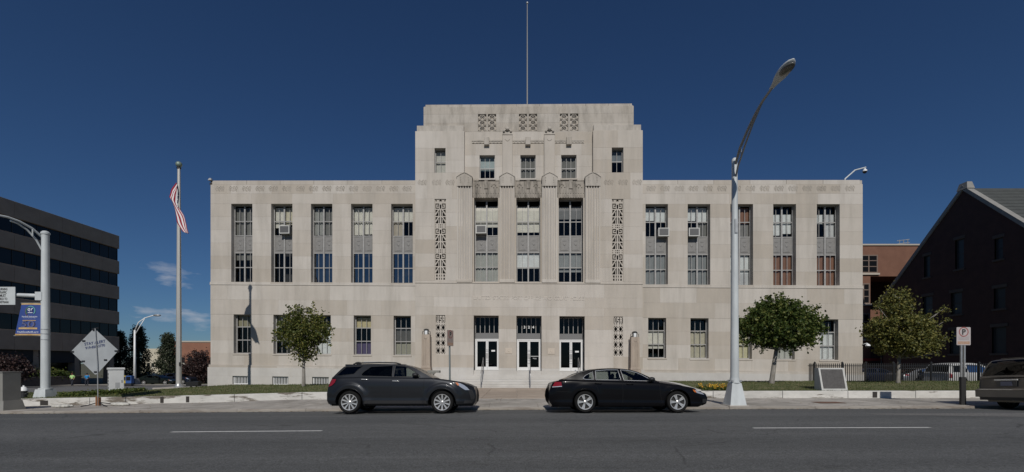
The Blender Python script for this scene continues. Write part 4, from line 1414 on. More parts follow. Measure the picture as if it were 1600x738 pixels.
# ------------------------------------------------------------------ street light at the right
SY = 16.1
sx_ = 8.0
sz = side_z(sx_, SY)
sl = thing('street_lamp', 'tall pale grey street lamp with tapered square base and long curved arm', 'street lamp', (sx_, SY, sz))
m = MB()
b0, t0, hb = 0.30, 0.165, 0.80
m.add([(-b0, -b0, -0.05), (b0, -b0, -0.05), (b0, b0, -0.05), (-b0, b0, -0.05), (-t0, -t0, hb), (t0, -t0, hb), (t0, t0, hb), (-t0, t0, hb)], [(4, 5, 6, 7), (0, 1, 5, 4), (1, 2, 6, 5), (2, 3, 7, 6), (3, 0, 4, 7)])
m.build('base', M_polewhite, sl)
MB().tbox(-0.34, 0.34, -0.34, 0.34, -0.1, 0.025, 0.01).build('base_plate', M_slab, sl)
m = MB().lathe([(0.20, hb), (0.20, hb + 0.05), (0.17, hb + 0.06), (0.155, hb + 0.2)], (0, 0, 0), 'z', 20)
m.build('flange', M_polewhite, sl, smooth=True, angle=30)
for a in (-1, 1):
    for b in (-1, 1):
        MB().lathe([(0.035, hb + 0.05), (0.035, hb + 0.11), (0.0, hb + 0.12)], (a * 0.15, b * 0.15, 0), 'z', 8).build('bolt', M_galv, sl)
ph = 8.5 - sz
m = MB().tube([(0, 0, hb), (0, 0, ph * 0.5), (0, 0, ph - 0.05)], [0.145, 0.125, 0.095], 18)
m.build('pole', M_polewhite, sl, smooth=True, angle=50)
MB().lathe([(0.10, ph - 0.06), (0.10, ph + 0.02), (0.06, ph + 0.07), (0.0, ph + 0.08)], (0, 0, 0), 'z', 14).build('cap', M_polewhite, sl, smooth=True, angle=40)
MB().box(-0.05, 0.05, -0.145, -0.115, ph * 0.70, ph * 0.70 + 0.5).build('hand_hole_cover', M_galv, sl)
M_armgrey = mat('weathered_arm_metal', (0.30, 0.30, 0.29), 0.5, 0.5)
def P_(Y, Z, dx=-0.05):
    return (dx, Y - SY, Z - sz)
up = [P_(16.02, 8.35, 0), P_(15.6, 8.72), P_(15.1, 9.08), P_(14.6, 9.36), P_(14.2, 9.52), P_(13.7, 9.62)]
lowr = [P_(16.0, 7.9, 0), P_(15.75, 8.15), P_(15.3, 8.62), P_(14.8, 9.10), P_(14.3, 9.46)]
MB().tube(up, [0.045, 0.045, 0.043, 0.042, 0.04, 0.036], 10).build('arm', M_armgrey, sl, smooth=True, angle=60)
MB().tube(lowr, 0.032, 8).build('arm_strut', M_armgrey, sl, smooth=True, angle=60)
MB().tube([P_(15.55, 8.40), P_(15.55, 8.74)], 0.02, 6).build('arm_tie', M_polewhite, sl)
hd = MB()
def head_sec(t):
    w = 0.09 + 0.12 * math.sin(math.pi * min(1, 0.12 + t * 0.95)) ** 0.8
    return w
for k in range(13):
    t = k / 12
    w = [0.06, 0.075, 0.09, 0.115, 0.145, 0.17, 0.185, 0.19, 0.19, 0.18, 0.16, 0.12, 0.03][k]
    hgt = w * 0.55
    yy, zz = lerp(13.75, 12.65, t), lerp(9.62, 9.80, t)
    for a in range(16):
        th = 2 * math.pi * a / 16
        zq = math.sin(th) * (hgt if math.sin(th) > 0 else hgt * 0.7)
        hd.v.append((-0.05 + w * math.cos(th), yy - SY, zz + zq - sz))
for k in range(12):
    for a in range(16):
        i0 = k * 16 + a
        i1 = k * 16 + (a + 1) % 16
        hd.f.append((i0, i1, i1 + 16, i0 + 16))
hd.f += [tuple(range(16))[::-1], tuple(range(192, 208))]
hd.build('lamp_head', M_polewhite, sl, smooth=True)
MB().sphere((-0.05, 12.98 - SY, 9.695 - sz), 0.17, 16, 8, (0.95, 2.0, 0.42)).build('lens', mat('dim_lamp_lens', (0.10, 0.10, 0.09), 0.25), sl, smooth=True)

# ------------------------------------------------------------------ traffic signal mast at the left with arm, sign and banner
MY = 20.3
ms_ = FOC / MY
mp0 = px(71, 620, MY)
ma = thing('signal_mast', 'thick white signal mast at the left with street light arm and side arm', 'signal mast', mp0)
m = MB().frustum(-0.30, 0.30, -0.30, 0.30, -0.15, 0.34, 0.07)
m.build('base', M_polewhite, ma)
m = MB().lathe([(0.24, 0.34), (0.24, 0.39), (0.19, 0.40)], (0, 0, 0), 'z', 18)
m.build('flange', M_polewhite, ma, smooth=True, angle=30)
mh = CAMZ - (364 - HOR) / ms_ - mp0[2]
MB().tube([(0, 0, 0.36), (0, 0, mh * 0.6), (0, 0, mh - 0.05)], [0.165, 0.150, 0.135], 20).build('pole', M_polewhite, ma, smooth=True, angle=50)
MB().lathe([(0.16, mh - 0.08), (0.165, mh), (0.10, mh + 0.07), (0.0, mh + 0.10)], (0, 0, 0), 'z', 16).build('cap', M_polewhite, ma, smooth=True, angle=40)
def Q(x, y, Y):
    p = px(x, y, Y)
    return (p[0] - mp0[0], p[1] - mp0[1], p[2] - mp0[2])
MB().tube([Q(66, 371, 20.3), Q(50, 357, 19.9), Q(30, 346, 19.5), Q(12, 339.5, 19.1), Q(-10, 335, 18.7), Q(-50, 331, 18.0)], [0.05, 0.05, 0.048, 0.045, 0.042, 0.04], 10).build('light_arm', M_polewhite, ma, smooth=True, angle=60)
MB().tube([Q(65, 390, 20.3), Q(56, 374, 20.1), Q(42, 359, 19.8), Q(28, 349.5, 19.5), Q(16, 345, 19.2)], 0.038, 8).build('arm_strut', M_polewhite, ma, smooth=True, angle=60)
MB().tube([Q(51, 358, 19.9), Q(51, 369, 19.95)], 0.025, 6).build('arm_tie', M_polewhite, ma)
m = MB().tube([Q(22, 461, 20.1), Q(62, 462.5, 20.3)], [0.085, 0.09], 12)
m.build('side_arm', M_polewhite, ma, smooth=True, angle=50)
MB().box(-0.30, -0.0, -0.17, 0.17, Q(60, 470, 20.3)[2], Q(60, 457, 20.3)[2]).build('arm_bracket', M_polewhite, ma)
for yy in (515, 522, 531):
    z_ = Q(71, yy, 20.3)[2]
    MB().lathe([(0.158, z_ - 0.015), (0.168, z_ - 0.012), (0.168, z_ + 0.012), (0.158, z_ + 0.015)], (0, 0, 0), 'z', 18).build('band', M_galv, ma)
# hanging sign
M_signw = mat('sign_sheeting', (0.50, 0.53, 0.53), 0.5, var=0.04)
M_ink = mat('black_ink', (0.02, 0.02, 0.02), 0.6)
sgp = px(3, 462.5, 20.0)
sg = thing('yield_sign', 'white rectangular sign with black lettering hung on the signal mast arm', 'traffic sign', sgp)
wS, hS = 0.62, 0.40
MB().cbox(-wS, wS - 0.02, -0.012, 0.012, -hS, hS, 0.004).build('plate', M_signw, sg)
for k, (t_, sz_) in enumerate((('TURNING', 0.15), ('TRAFFIC', 0.15), ('MUST', 0.17), ('YIELD TO', 0.15), ('PEDESTRIANS', 0.135))):
    lo_ = link('lettering', text_mesh(t_, sz_, 0.002, material=M_ink, bold=0.003), sg, (0.06, -0.015, 0.29 - k * 0.145), (R(90), 0, 0))
    lo_.scale = (0.62, 1, 1)
MB().box(-0.05, 0.05, 0.012, 0.20, -0.1, 0.1).build('bracket', M_galv, sg)
# banner
bp_ = px(66, 499, 20.3)
ban = thing('street_banner', 'blue street banner with gold edges and a big 50 on the signal mast', 'banner', bp_)
M_ban = mat('banner_blue', (0.028, 0.062, 0.24), 0.7, var=0.1, scale=2)
M_gold = mat('banner_gold', (0.42, 0.26, 0.09), 0.6, col2=(0.55, 0.40, 0.20), scale=3)
k_ = 1 / ms_
def bpt(s, t):
    """s: 0 at the pole to 1 at the free edge, t: 0 at the foot to 1 at the top"""
    wtop, wbot = 29 * k_, 38.5 * k_
    return (-s * lerp(wbot, wtop, t) - 0.02, -0.12 * math.sin(s * 2.6) * (1 - 0.4 * t) - 0.03, lerp(-25.5, 24.5, t) * k_)
def ban_patch(s0, s1, t0, t1, off, name, material, ns=10, nt=8):
    m = MB()
    for j in range(nt + 1):
        for i in range(ns + 1):
            p = bpt(lerp(s0, s1, i / ns), lerp(t0, t1, j / nt))
            m.v.append((p[0], p[1] - off, p[2]))
    m.f = [(j * (ns + 1) + i, j * (ns + 1) + i + 1, (j + 1) * (ns + 1) + i + 1, (j + 1) * (ns + 1) + i) for j in range(nt) for i in range(ns)]
    return m.build(name, material, ban, fix=False, smooth=True)
b_ = ban_patch(0, 1, 0.05, 0.955, 0, 'cloth', M_ban)
ban_patch(0, 1, 0.955, 1.0, 0.002, 'top_hem', M_gold, 10, 1)
ban_patch(0, 1, 0.0, 0.05, 0.002, 'bottom_hem', M_gold, 10, 1)
def ban_poly(pts, off, name, material):
    m = MB()
    m.v = [tuple(Vector(bpt(1 - s, t)) - Vector((0, off + 0.014, 0))) for s, t in pts]
    m.f = [tuple(range(len(pts)))]
    return m.build(name, material, ban, fix=False)
def ring(cx, cy, r0, r1, a0, a1, n=16):
    asp = 38.5 / 50 * 0.88
    return [(cx + r0 * math.cos(lerp(a0, a1, i / n)) / asp, cy + r0 * math.sin(lerp(a0, a1, i / n))) for i in range(n + 1)] + [(cx + r1 * math.cos(lerp(a1, a0, i / n)) / asp, cy + r1 * math.sin(lerp(a1, a0, i / n))) for i in range(n + 1)]
M_teal = mat('banner_teal', (0.10, 0.30, 0.30), 0.7)
M_green = mat('banner_green', (0.04, 0.14, 0.10), 0.7)
M_maroon = mat('banner_maroon', (0.13, 0.04, 0.05), 0.7)
cx, cy = 0.56, 0.765
ban_poly(ring(cx, cy, 0.125, 0.155, R(-40), R(120)), 0.004, 'logo_ring', M_teal)
ban_poly(ring(cx, cy, 0.115, 0.15, R(125), R(230)), 0.004, 'logo_ring', M_green)
ban_poly(ring(cx, cy, 0.15, 0.165, R(150), R(250)), 0.005, 'logo_ring', M_maroon)
asp = 0.68
M_bw = mat('banner_white', (0.62, 0.65, 0.72), 0.7)
ban_poly([(cx - 0.115, cy - 0.07), (cx + 0.115, cy - 0.07), (cx + 0.115, cy + 0.09), (cx - 0.115, cy + 0.09)], 0.003, 'logo_square', mat('banner_navy', (0.02, 0.03, 0.14), 0.7))
ban_poly(ring(cx - 0.06, cy + 0.04, 0.02, 0.042, R(0), R(330)), 0.005, 'logo_face', M_bw)
ban_poly([(cx - 0.035, cy - 0.03), (cx - 0.015, cy - 0.03), (cx - 0.015, cy + 0.05), (cx - 0.035, cy + 0.05)], 0.005, 'logo_face', M_bw)
ban_poly(ring(cx + 0.11, cy + 0.03, 0.03, 0.055, R(90), R(210)), 0.005, 'logo_face', M_bw)
ban_poly([(cx - 0.11, cy - 0.068), (cx + 0.115, cy - 0.068), (cx + 0.115, cy - 0.045), (cx - 0.08, cy - 0.05)], 0.006, 'logo_face', M_bw)
def ban_text(s_, size, ss, tt, material, bold=0.0, sx=1.0, off=0.006):
    me = text_mesh(s_, size, 0.0, material=material, bold=bold)
    for v in me.vertices:
        s = (1 - ss) + (-v.co.x * sx) / (34 * k_)
        t = tt + v.co.y / (50 * k_)
        p = bpt(s, t)
        v.co = (p[0], p[1] - off, p[2])
    return link('lettering', me, ban)
ban_text('Goodwill Industries', 0.085, 0.52, 0.585, M_bw, 0.001)
ban_text('of Central North Carolina', 0.05, 0.52, 0.55, M_bw)
ban_text('50', 0.42, 0.52, 0.335, mat('banner_dark_numeral', (0.03, 0.025, 0.05), 0.7), 0.012, 1.35)
ban_text('50', 0.42, 0.50, 0.342, mat('banner_numeral', (0.10, 0.11, 0.22), 0.7), 0.000, 1.35, 0.010)
ban_patch(0.12, 0.86, 0.19, 0.245, 0.014, 'ribbon', M_gold, 10, 1)
ban_patch(0.18, 0.74, 0.455, 0.475, 0.010, 'ribbon', M_gold, 10, 1)
ban_text('TriadGoodwill.org', 0.10, 0.50, 0.105, M_bw, 0.002, 1.1)
MB().tube([(0.15, -0.03, 25 * k_), (-31 * k_, -0.06, 24.8 * k_)], 0.018, 6).build('rod', M_galv, ban)
MB().tube([(0.15, -0.03, -26 * k_), (-42 * k_, -0.06, -26 * k_)], 0.018, 6).build('rod', M_galv, ban)

# ------------------------------------------------------------------ back of a diamond construction sign on a folding stand
DY = 17.9
dp = px(155, 637, DY)
dz = side_z(dp[0], DY)
ds = thing('construction_sign', 'back of a tilted diamond construction sign on a portable stand', 'construction sign', (dp[0], DY, dz))
k_ = DY / FOC
cxz = ((148 - 155) * k_, (637 - 550) * k_ + (CAMZ - (637 - HOR) * k_ - dz))
hw, hh = 36.5 * k_, 35.5 * k_
M_signback = mat('sign_back_vinyl', (0.33, 0.35, 0.36), 0.45, var=0.10, scale=1.5)
outl = [(-hw, 0.02), (-hw + 0.06, -0.05), (0.02, -hh), (0.10, -hh + 0.02), (hw - 0.03, 0.0), (hw, 0.07), (0.06, hh - 0.04), (-0.05, hh)]
MB().prism(outl, lambda a, b: (cxz[0] + a, -0.008, cxz[1] + b), lambda a, b: (cxz[0] + a, 0.008, cxz[1] + b)).build('panel', M_signback, ds)
M_blueink = mat('stencil_blue', (0.03, 0.045, 0.12), 0.6)
link('stencil', text_mesh('STAY ALERT', 0.155, 0.001, material=M_blueink, bold=0.004), ds, (cxz[0] + 0.02, -0.012, cxz[1] + 0.36), (R(90), R(-9), 0))
link('stencil', text_mesh('919-828-3770', 0.14, 0.001, material=M_blueink, bold=0.004), ds, (cxz[0] + 0.03, -0.012, cxz[1] + 0.20), (R(90), R(-9), 0))
for (a, b) in ((-hw + 0.06, 0.0), (0.0, hh - 0.05), (hw - 0.06, 0.03), (0.05, -hh + 0.1), (-0.42, 0.43), (-0.44, -0.38), (0.45, -0.33)):
    MB().cbox(cxz[0] + a - 0.06, cxz[0] + a + 0.06, -0.035, 0.012, cxz[1] + b - 0.025, cxz[1] + b + 0.035, 0.005).build('corner_clip', M_dark, ds)
MB().tube([(0, -0.05, 0.0), (-0.02, -0.05, cxz[1] - hh * 0.6), (cxz[0] + 0.06, -0.045, cxz[1] + hh + 0.03)], 0.017, 8).build('upright', M_galv, ds, smooth=True, angle=50)
MB().tube([(cxz[0] - 0.06, -0.04, cxz[1] + hh), (cxz[0] + 0.18, -0.04, cxz[1] + hh + 0.05)], 0.02, 6).build('top_bracket', M_dark, ds)
for (a, b) in ((-0.5, -0.25), (0.62, -0.35), (0.55, 0.5), (-0.45, 0.5)):
    MB().tube([(0, -0.03, 0.16), (a * 0.6, b * 0.6, 0.06), (a, b, side_z(dp[0] + a, DY + b) - dz + 0.02)], 0.02, 6).build('leg', M_dark, ds)
MB().box(-0.07, -0.02, -0.09, 0.03, 0.03, 0.40).box(0.02, 0.05, -0.08, 0.03, 0.03, 0.36).build('spring_box', mat('rusty_orange_steel', (0.24, 0.11, 0.05), 0.7), ds)
def sandbag(x, y, Y, lab, l=0.5, a=0.2):
    p = px(x, y, Y)
    m = MB()
    n, k = 18, 10
    for i in range(n + 1):
        t = i / n
        r = 0.14 * (math.sin(math.pi * min(0.97, max(0.03, t))) ** 0.45) * (1 + 0.12 * math.sin(i * 1.9))
        for j in range(k):
            th = 2 * math.pi * j / k
            m.v.append(((t - 0.5) * l, r * 1.1 * math.cos(th) + 0.02 * math.sin(i * 0.9), max(-0.02, 0.06 + r * 0.55 * math.sin(th) + 0.012 * math.sin(i * 2.7 + j))))
    for i in range(n):
        for j in range(k):
            a_ = i * k + j; b_ = i * k + (j + 1) % k
            m.f.append((a_, b_, b_ + k, a_ + k))
    m.f += [tuple(range(k))[::-1], tuple(range(n * k, n * k + k))]
    o = m.build('sandbag', mat('dirty_white_sandbag', (0.48, 0.47, 0.43), 0.9, var=0.2, scale=6), None, (p[0], Y, side_z(p[0], Y)), (0, 0, a), smooth=True)
    tag(o, lab, 'sandbag', 'sandbags weighing the sign stand')
sandbag(98, 637, 17.4, 'crumpled off-white sandbag left of the diamond sign stand', 0.62, 0.5)
sandbag(188, 634, 18.1, 'flat off-white sandbag right of the diamond sign stand', 0.80, -0.1)

# ------------------------------------------------------------------ cabinets, hydrant, parking signs, plaque
M_cab = mat('pale_grey_cabinet', (0.60, 0.61, 0.60), 0.5, var=0.06, scale=2)
cY = 21.2
p = px(180, 616, cY)
k_ = cY / FOC
cb = thing('utility_cabinet', 'pale grey upright utility cabinet on the left lawn with black marking on its side', 'cabinet', (p[0], cY, p[2]), R(47))
MB().tbox(-0.30, 0.36, -0.24, 0.24, -0.12, 1.16, 0.015).build('case', M_cab, cb)
MB().tbox(-0.34, 0.40, -0.28, 0.28, 1.163, 1.25, 0.02).build('lid', M_cab, cb)
MB().box(-0.27, 0.33, -0.246, -0.239, 0.04, 1.1).build('door', M_cab, cb)
MB().box(0.24, 0.27, -0.27, -0.247, 0.55, 0.67).build('handle', M_galv, cb)
MB().box(-0.02, 0.18, -0.249, -0.2465, 0.30, 0.55).build('label', mat('faded_label', (0.36, 0.37, 0.37), 0.6), cb)
for k in range(5):
    MB().box(-0.303, -0.3005, -0.16 + 0.02 * (k % 2), 0.10 + 0.05 * (k % 2), 0.25 + k * 0.16, 0.36 + k * 0.16).build('side_marking', M_ink, cb)
for z_ in (0.06, 0.16, 0.26):
    pass
cb.scale = (0.82, 0.85, 1.0)
cY = 16.35
p = px(8, 641, cY)
gz = side_z(p[0], cY)
gc = thing('signal_cabinet', 'olive grey traffic signal cabinet at the left edge of the photograph', 'cabinet', (p[0] - 0.55, cY, gz))
M_cab2 = mat('olive_grey_cabinet', (0.25, 0.245, 0.22), 0.5, 0.15, var=0.08, scale=2)
MB().tbox(-0.75, 0.80, -0.30, 0.30, 0.36, 1.37, 0.015).build('case', M_cab2, gc)
MB().frustum(-0.82, 0.91, -0.38, 0.38, -0.03, 0.36, 0.07).build('base', M_cab2, gc)
MB().box(-0.7, 0.30, -0.307, -0.299, 0.42, 1.32).build('door', mat('bluish_cabinet_door', (0.20, 0.22, 0.27), 0.5), gc)
MB().box(0.20, 0.25, -0.35, -0.308, 0.8, 0.98).build('handle', M_galv, gc)
MB().box(-0.78, 0.83, -0.33, 0.33, 1.372, 1.40).build('lid', M_cab2, gc)
hY = 20.0
p = px(37, 622, hY)
hy = thing('fire_hydrant', 'fire hydrant with white bonnet and dark barrel behind the signal cabinet', 'fire hydrant', (p[0], hY, p[2] - 0.1))
MB().lathe([(0.15, -0.1), (0.15, 0.06), (0.11, 0.08), (0.11, 0.36), (0.14, 0.38), (0.14, 0.42)], (0, 0, 0), 'z', 14).build('barrel', M_dark, hy, smooth=True, angle=30)
MB().lathe([(0.145, 0.42), (0.13, 0.50), (0.08, 0.58), (0.03, 0.61), (0.03, 0.66), (0.0, 0.66)], (0, 0, 0), 'z', 14).build('bonnet', M_white, hy, smooth=True, angle=40)
for sx in (-1, 1):
    MB().lathe([(0.0, 0.08 * 0), (0.055, 0.0), (0.055, 0.17), (0.0, 0.18)], (0, 0, 0.28), 'x', 10).build('outlet', M_dark, hy, (0, 0, 0), (0, 0, 0 if sx > 0 else math.pi))
def parking_sign(x, ysign, w, h, Y, base, yaw, lean, label, col):
    k = Y / FOC
    p = px(x, ysign, Y)
    root = thing('parking_sign', label, 'parking sign', (p[0], Y, base), yaw, 'parking signs at the kerb')
    zc = p[2] - base
    ms = mat('faded_sign_%d' % int(x), col, 0.5, var=0.08, scale=4)
    W_, H_ = w / 2, h / 2
    r = 0.03
    poly = []
    for (cx_, cz_, a0) in ((W_ - r, H_ - r, 0), (-W_ + r, H_ - r, 90), (-W_ + r, -H_ + r, 180), (W_ - r, -H_ + r, 270)):
        poly += [(cx_ + r * math.cos(R(a0 + t)), cz_ + r * math.sin(R(a0 + t))) for t in (0, 30, 60, 90)]
    lx = lambda z: (z - zc) * lean
    MB().prism(poly, lambda a, b: (a + lx(zc + b), -0.005, zc + b), lambda a, b: (a + lx(zc + b), 0.004, zc + b)).build('plate', ms, root)
    red = mat('faded_sign_red', (0.28, 0.10, 0.09), 0.6)
    m = MB().lathe([(W_ * 0.56, -0.0085), (W_ * 0.70, -0.0085), (W_ * 0.70, -0.006), (W_ * 0.56, -0.006)], (0, 0, zc + H_ * 0.48), 'y', 24)
    m.build('ring', red, root)
    link('letter', text_mesh('P', h * 0.42, 0.001, material=M_ink, bold=0.006), root, (0, -0.0105, zc + H_ * 0.44), (R(90), 0, 0))
    for j in range(3):
        MB().box(-W_ * 0.75, W_ * 0.75, -0.0065, -0.0056, zc - H_ * (0.12 + 0.13 * j), zc - H_ * (0.08 + 0.13 * j)).build('print_line', mat('faded_print', (0.25, 0.22, 0.22), 0.6), root)
    MB().box(-W_ * 0.86, W_ * 0.86, -0.0066, -0.0056, zc - H_ * 0.9, zc - H_ * 0.58).build('print_band', mat('faded_sign_orange', (0.36, 0.20, 0.13), 0.6, col2=(0.42, 0.3, 0.22), scale=20), root)
    return root, zc, lx
rt, zc, lx = parking_sign(1505.5, 525.5, 0.50, 0.64, 16.0, side_z(16.1, 16.0), 0, 0, 'faded no parking sign on a twin post at the right, by the tan minivan', (0.42, 0.38, 0.37))
for sx in (-0.055, 0.055):
    MB().box(sx - 0.025, sx + 0.025, 0.006, 0.05, -0.1, zc - 0.30).build('post', M_galv, rt)
MB().box(-0.085, 0.085, -0.012, 0.07, -0.1, 1.0).build('post_sleeve', mat('dark_post_steel', (0.022, 0.022, 0.022), 0.6), rt)
rt, zc, lx = parking_sign(703.5, 528.5, 0.46, 0.62, 17.4, side_z(-2.4, 17.4), R(66), -0.0, 'weathered tan parking sign turned sideways behind the SUV hood', (0.36, 0.29, 0.25))
MB().tube([(0.03, 0.03, -0.1), (0.015, 0.03, zc * 0.6), (0, 0.03, zc - 0.1)], 0.035, 6).build('post', mat('green_grey_post', (0.20, 0.23, 0.23), 0.5, 0.4), rt, smooth=True, angle=30)
MB().tube([(0.05, 0.035, -0.1), (0.04, 0.035, 0.9)], 0.045, 6).build('post_sleeve', MATS['green_grey_post'], rt)

# commemorative plaque stone by the right wall
qY = 19.62
p = px(1301, 611, qY)
k_ = qY / FOC
pq = thing('plaque_stone', 'wedge shaped pale stone marker with a grey bronze plaque', 'memorial marker', (p[0], qY, p[2] - 0.02))
hw, hT = 0.585, 36.5 * k_
prof = [(-0.10, 0.0), (-0.10, 0.10), (0.12, hT), (0.38, hT), (0.38, 0.0)]
M_mark = mat('pale_marker_stone', (0.47, 0.47, 0.45), 0.85, var=0.08, scale=5, bump=0.2)
MB().prism(prof, lambda y, z: (-hw + 0.04, y, z - 0.1 * (z == 0)), lambda y, z: (hw, y, z - 0.1 * (z == 0))).build('stone', M_mark, pq)
ang = math.atan2(hT - 0.10, 0.22)
slope = math.hypot(hT - 0.10, 0.22)
pl = MB().cbox(-hw + 0.12, hw - 0.09, -0.02, 0.004, 0.03, slope - 0.06, 0.008).build('plaque', mat('grey_bronze', (0.10, 0.095, 0.09), 0.5, 0.5, var=0.15, scale=9), pq, (0, -0.10, 0.10), (-(math.pi / 2 - ang), 0, 0))
for j in range(7):
    MB().box(-hw + 0.2, hw - 0.2 - 0.1 * (j % 3), -0.024, -0.0205, slope - 0.18 - j * 0.09, slope - 0.155 - j * 0.09).build('raised_line', MATS['grey_bronze'], pl)
# ------------------------------------------------------------------ walk side walls
for (xx, lab) in ((-6.0, 'low stone side wall of the entrance walk, behind the parked SUV'), (8.1, 'low stone side wall of the entrance walk, behind the black sedan')):
    m = MB()
    ys_ = rng(WALL_Y + 0.3, 29.3, 8)
    sg_ = -1 if xx < 0 else 1
    for y in ys_:
        zt_ = lawn_z(xx + sg_ * 0.15, y) + 0.05
        m.v += [(xx - 0.16 * sg_, y, -0.8), (xx - 0.16 * sg_, y, zt_), (xx + 0.14 * sg_, y, zt_), (xx + 0.14 * sg_, y, -0.8)]
    m.f = [(4 * i + k, 4 * i + (k + 1) % 4, 4 * i + 4 + (k + 1) % 4, 4 * i + 4 + k) for i in range(len(ys_) - 1) for k in range(4)]
    m.f += [(0, 1, 2, 3), tuple(4 * (len(ys_) - 1) + k for k in (3, 2, 1, 0))]
    tag(m.build('side_wall', M_lowwall), lab, 'wall')

# ------------------------------------------------------------------ trees and plants
def leafy(m, c, n, spread, size, flat=0.5):
    for _ in range(n):
        d = Vector((random.gauss(0, 1), random.gauss(0, 1), random.gauss(0, 0.85)))
        p = Vector(c) + d * spread * 0.55
        nx = Vector((random.uniform(-1, 1), random.uniform(-1, 1), random.uniform(-0.2, 1.2)))
        if nx.length < 0.1:
            continue
        nx.normalize()
        a = nx.orthogonal().normalized()
        b = nx.cross(a)
        t = random.uniform(0, 6.28)
        a, b = a * math.cos(t) + b * math.sin(t), b * math.cos(t) - a * math.sin(t)
        s = size * random.uniform(0.6, 1.25)
        o = len(m.v)
        m.v += [tuple(p - a * s * 0.5), tuple(p + b * s * 0.38 + nx * s * 0.08), tuple(p + a * s * 0.55), tuple(p - b * s * 0.38 + nx * s * 0.08)]
        m.f.append((o, o + 1, o + 2, o + 3))
def in_ell(ells):
    e = random.choices(ells, [q[3] * q[4] * q[5] for q in ells])[0]
    while True:
        d = Vector((random.uniform(-1, 1), random.uniform(-1, 1), random.uniform(-1, 1)))
        if 0.30 < d.length < 1.0:
            break
    return Vector((e[0] + d.x * e[3], e[1] + d.y * e[4], e[2] + d.z * e[5]))
M_bark = mat('pale_bark', (0.30, 0.28, 0.25), 0.95, col2=(0.16, 0.145, 0.125), scale=9, stretch=(1, 1, 0.25), bump=0.5, bscale=20)
def small_tree(label, base, trunk_top, ells, leafmat, clumps, per, size, sprigs, r0=0.10, group='young trees on the lawns'):
    root = thing('street_tree', label, 'tree', base, 0, group)
    tt = Vector(trunk_top)
    m = MB().tube([(0, 0, -0.15), (tt.x * 0.15, tt.y * 0.1, 0.15), (tt.x * 0.5, tt.y * 0.5, tt.z * 0.5), tuple(tt)], [r0 * 1.5, r0 * 1.05, r0 * 0.9, r0 * 0.75], 12)
    m.build('trunk', M_bark, root, smooth=True)
    cl = [in_ell(ells) for _ in range(clumps)] + [Vector(s) for s in sprigs]
    br = MB()
    lead = Vector((tt.x * 1.2, tt.y, max(e[2] + e[5] * 0.6 for e in ells)))
    br.tube([tuple(tt - Vector((0, 0, 0.1))), tuple(tt.lerp(lead, 0.5) + Vector((0.05, 0.03, 0))), tuple(lead)], [r0 * 0.75, r0 * 0.45, 0.012], 8)
    for c in random.sample(cl, min(26, len(cl))) + [Vector(s) for s in sprigs]:
        f = max(0.0, min(0.7, (c.z - tt.z) / max(0.3, lead.z - tt.z) * 0.55 - 0.1))
        st_ = tt.lerp(lead, f)
        mid = st_.lerp(c, 0.5) + Vector((random.uniform(-0.08, 0.08), random.uniform(-0.08, 0.08), -0.06))
        br.tube([tuple(st_), tuple(mid), tuple(c)], [r0 * 0.36, r0 * 0.22, 0.008], 6)
    stuff(br.build('branches', M_bark, root, smooth=True))
    lv = MB()
    for c in cl:
        leafy(lv, c, per, random.uniform(0.16, 0.34), size)
    mid_ = Vector((tt.x, 0, sum(e[2] for e in ells) / len(ells)))
    for _ in range(clumps // 6):
        c = in_ell(ells)
        d = (c - mid_)
        d.z *= 1.2
        if d.length < 0.4:
            continue
        d.normalize()
        # a shoot reaching out of the crown
        for t in (0.0, 0.16, 0.32, 0.46):
            leafy(lv, c + d * (0.10 + t * 0.8), max(2, int(per * 0.22)), 0.12 - 0.1 * t, size)
    stuff(lv.build('crown', leafmat, root, fix=False))
    return root
M_leafA = mat('green_leaf', (0.05, 0.07, 0.02), 0.55, island=[(0.026, 0.046, 0.011), (0.045, 0.072, 0.016), (0.070, 0.100, 0.022), (0.105, 0.130, 0.030), (0.19, 0.18, 0.045)], trans=(0.10, 0.13, 0.02), spec=0.35)
M_leafB = mat('dark_green_leaf', (0.04, 0.06, 0.02), 0.55, island=[(0.026, 0.048, 0.010), (0.045, 0.074, 0.015), (0.070, 0.104, 0.022), (0.105, 0.135, 0.030), (0.17, 0.175, 0.045)], trans=(0.08, 0.11, 0.02), spec=0.35)
M_leafC = mat('yellowing_leaf', (0.09, 0.09, 0.03), 0.55, island=[(0.050, 0.062, 0.016), (0.085, 0.098, 0.024), (0.125, 0.132, 0.034), (0.18, 0.175, 0.045), (0.26, 0.225, 0.06)], trans=(0.15, 0.13, 0.03), spec=0.35)
TYY = 22.5
M_leafD = mat('yellow_green_leaf', (0.08, 0.09, 0.03), 0.55, island=[(0.035, 0.052, 0.012), (0.062, 0.085, 0.018), (0.095, 0.115, 0.026), (0.14, 0.148, 0.035), (0.23, 0.205, 0.05)], trans=(0.14, 0.15, 0.03), spec=0.35)
k_ = TYY / FOC
def zt_of(y, base):
    return CAMZ - (y - HOR) * k_ - base
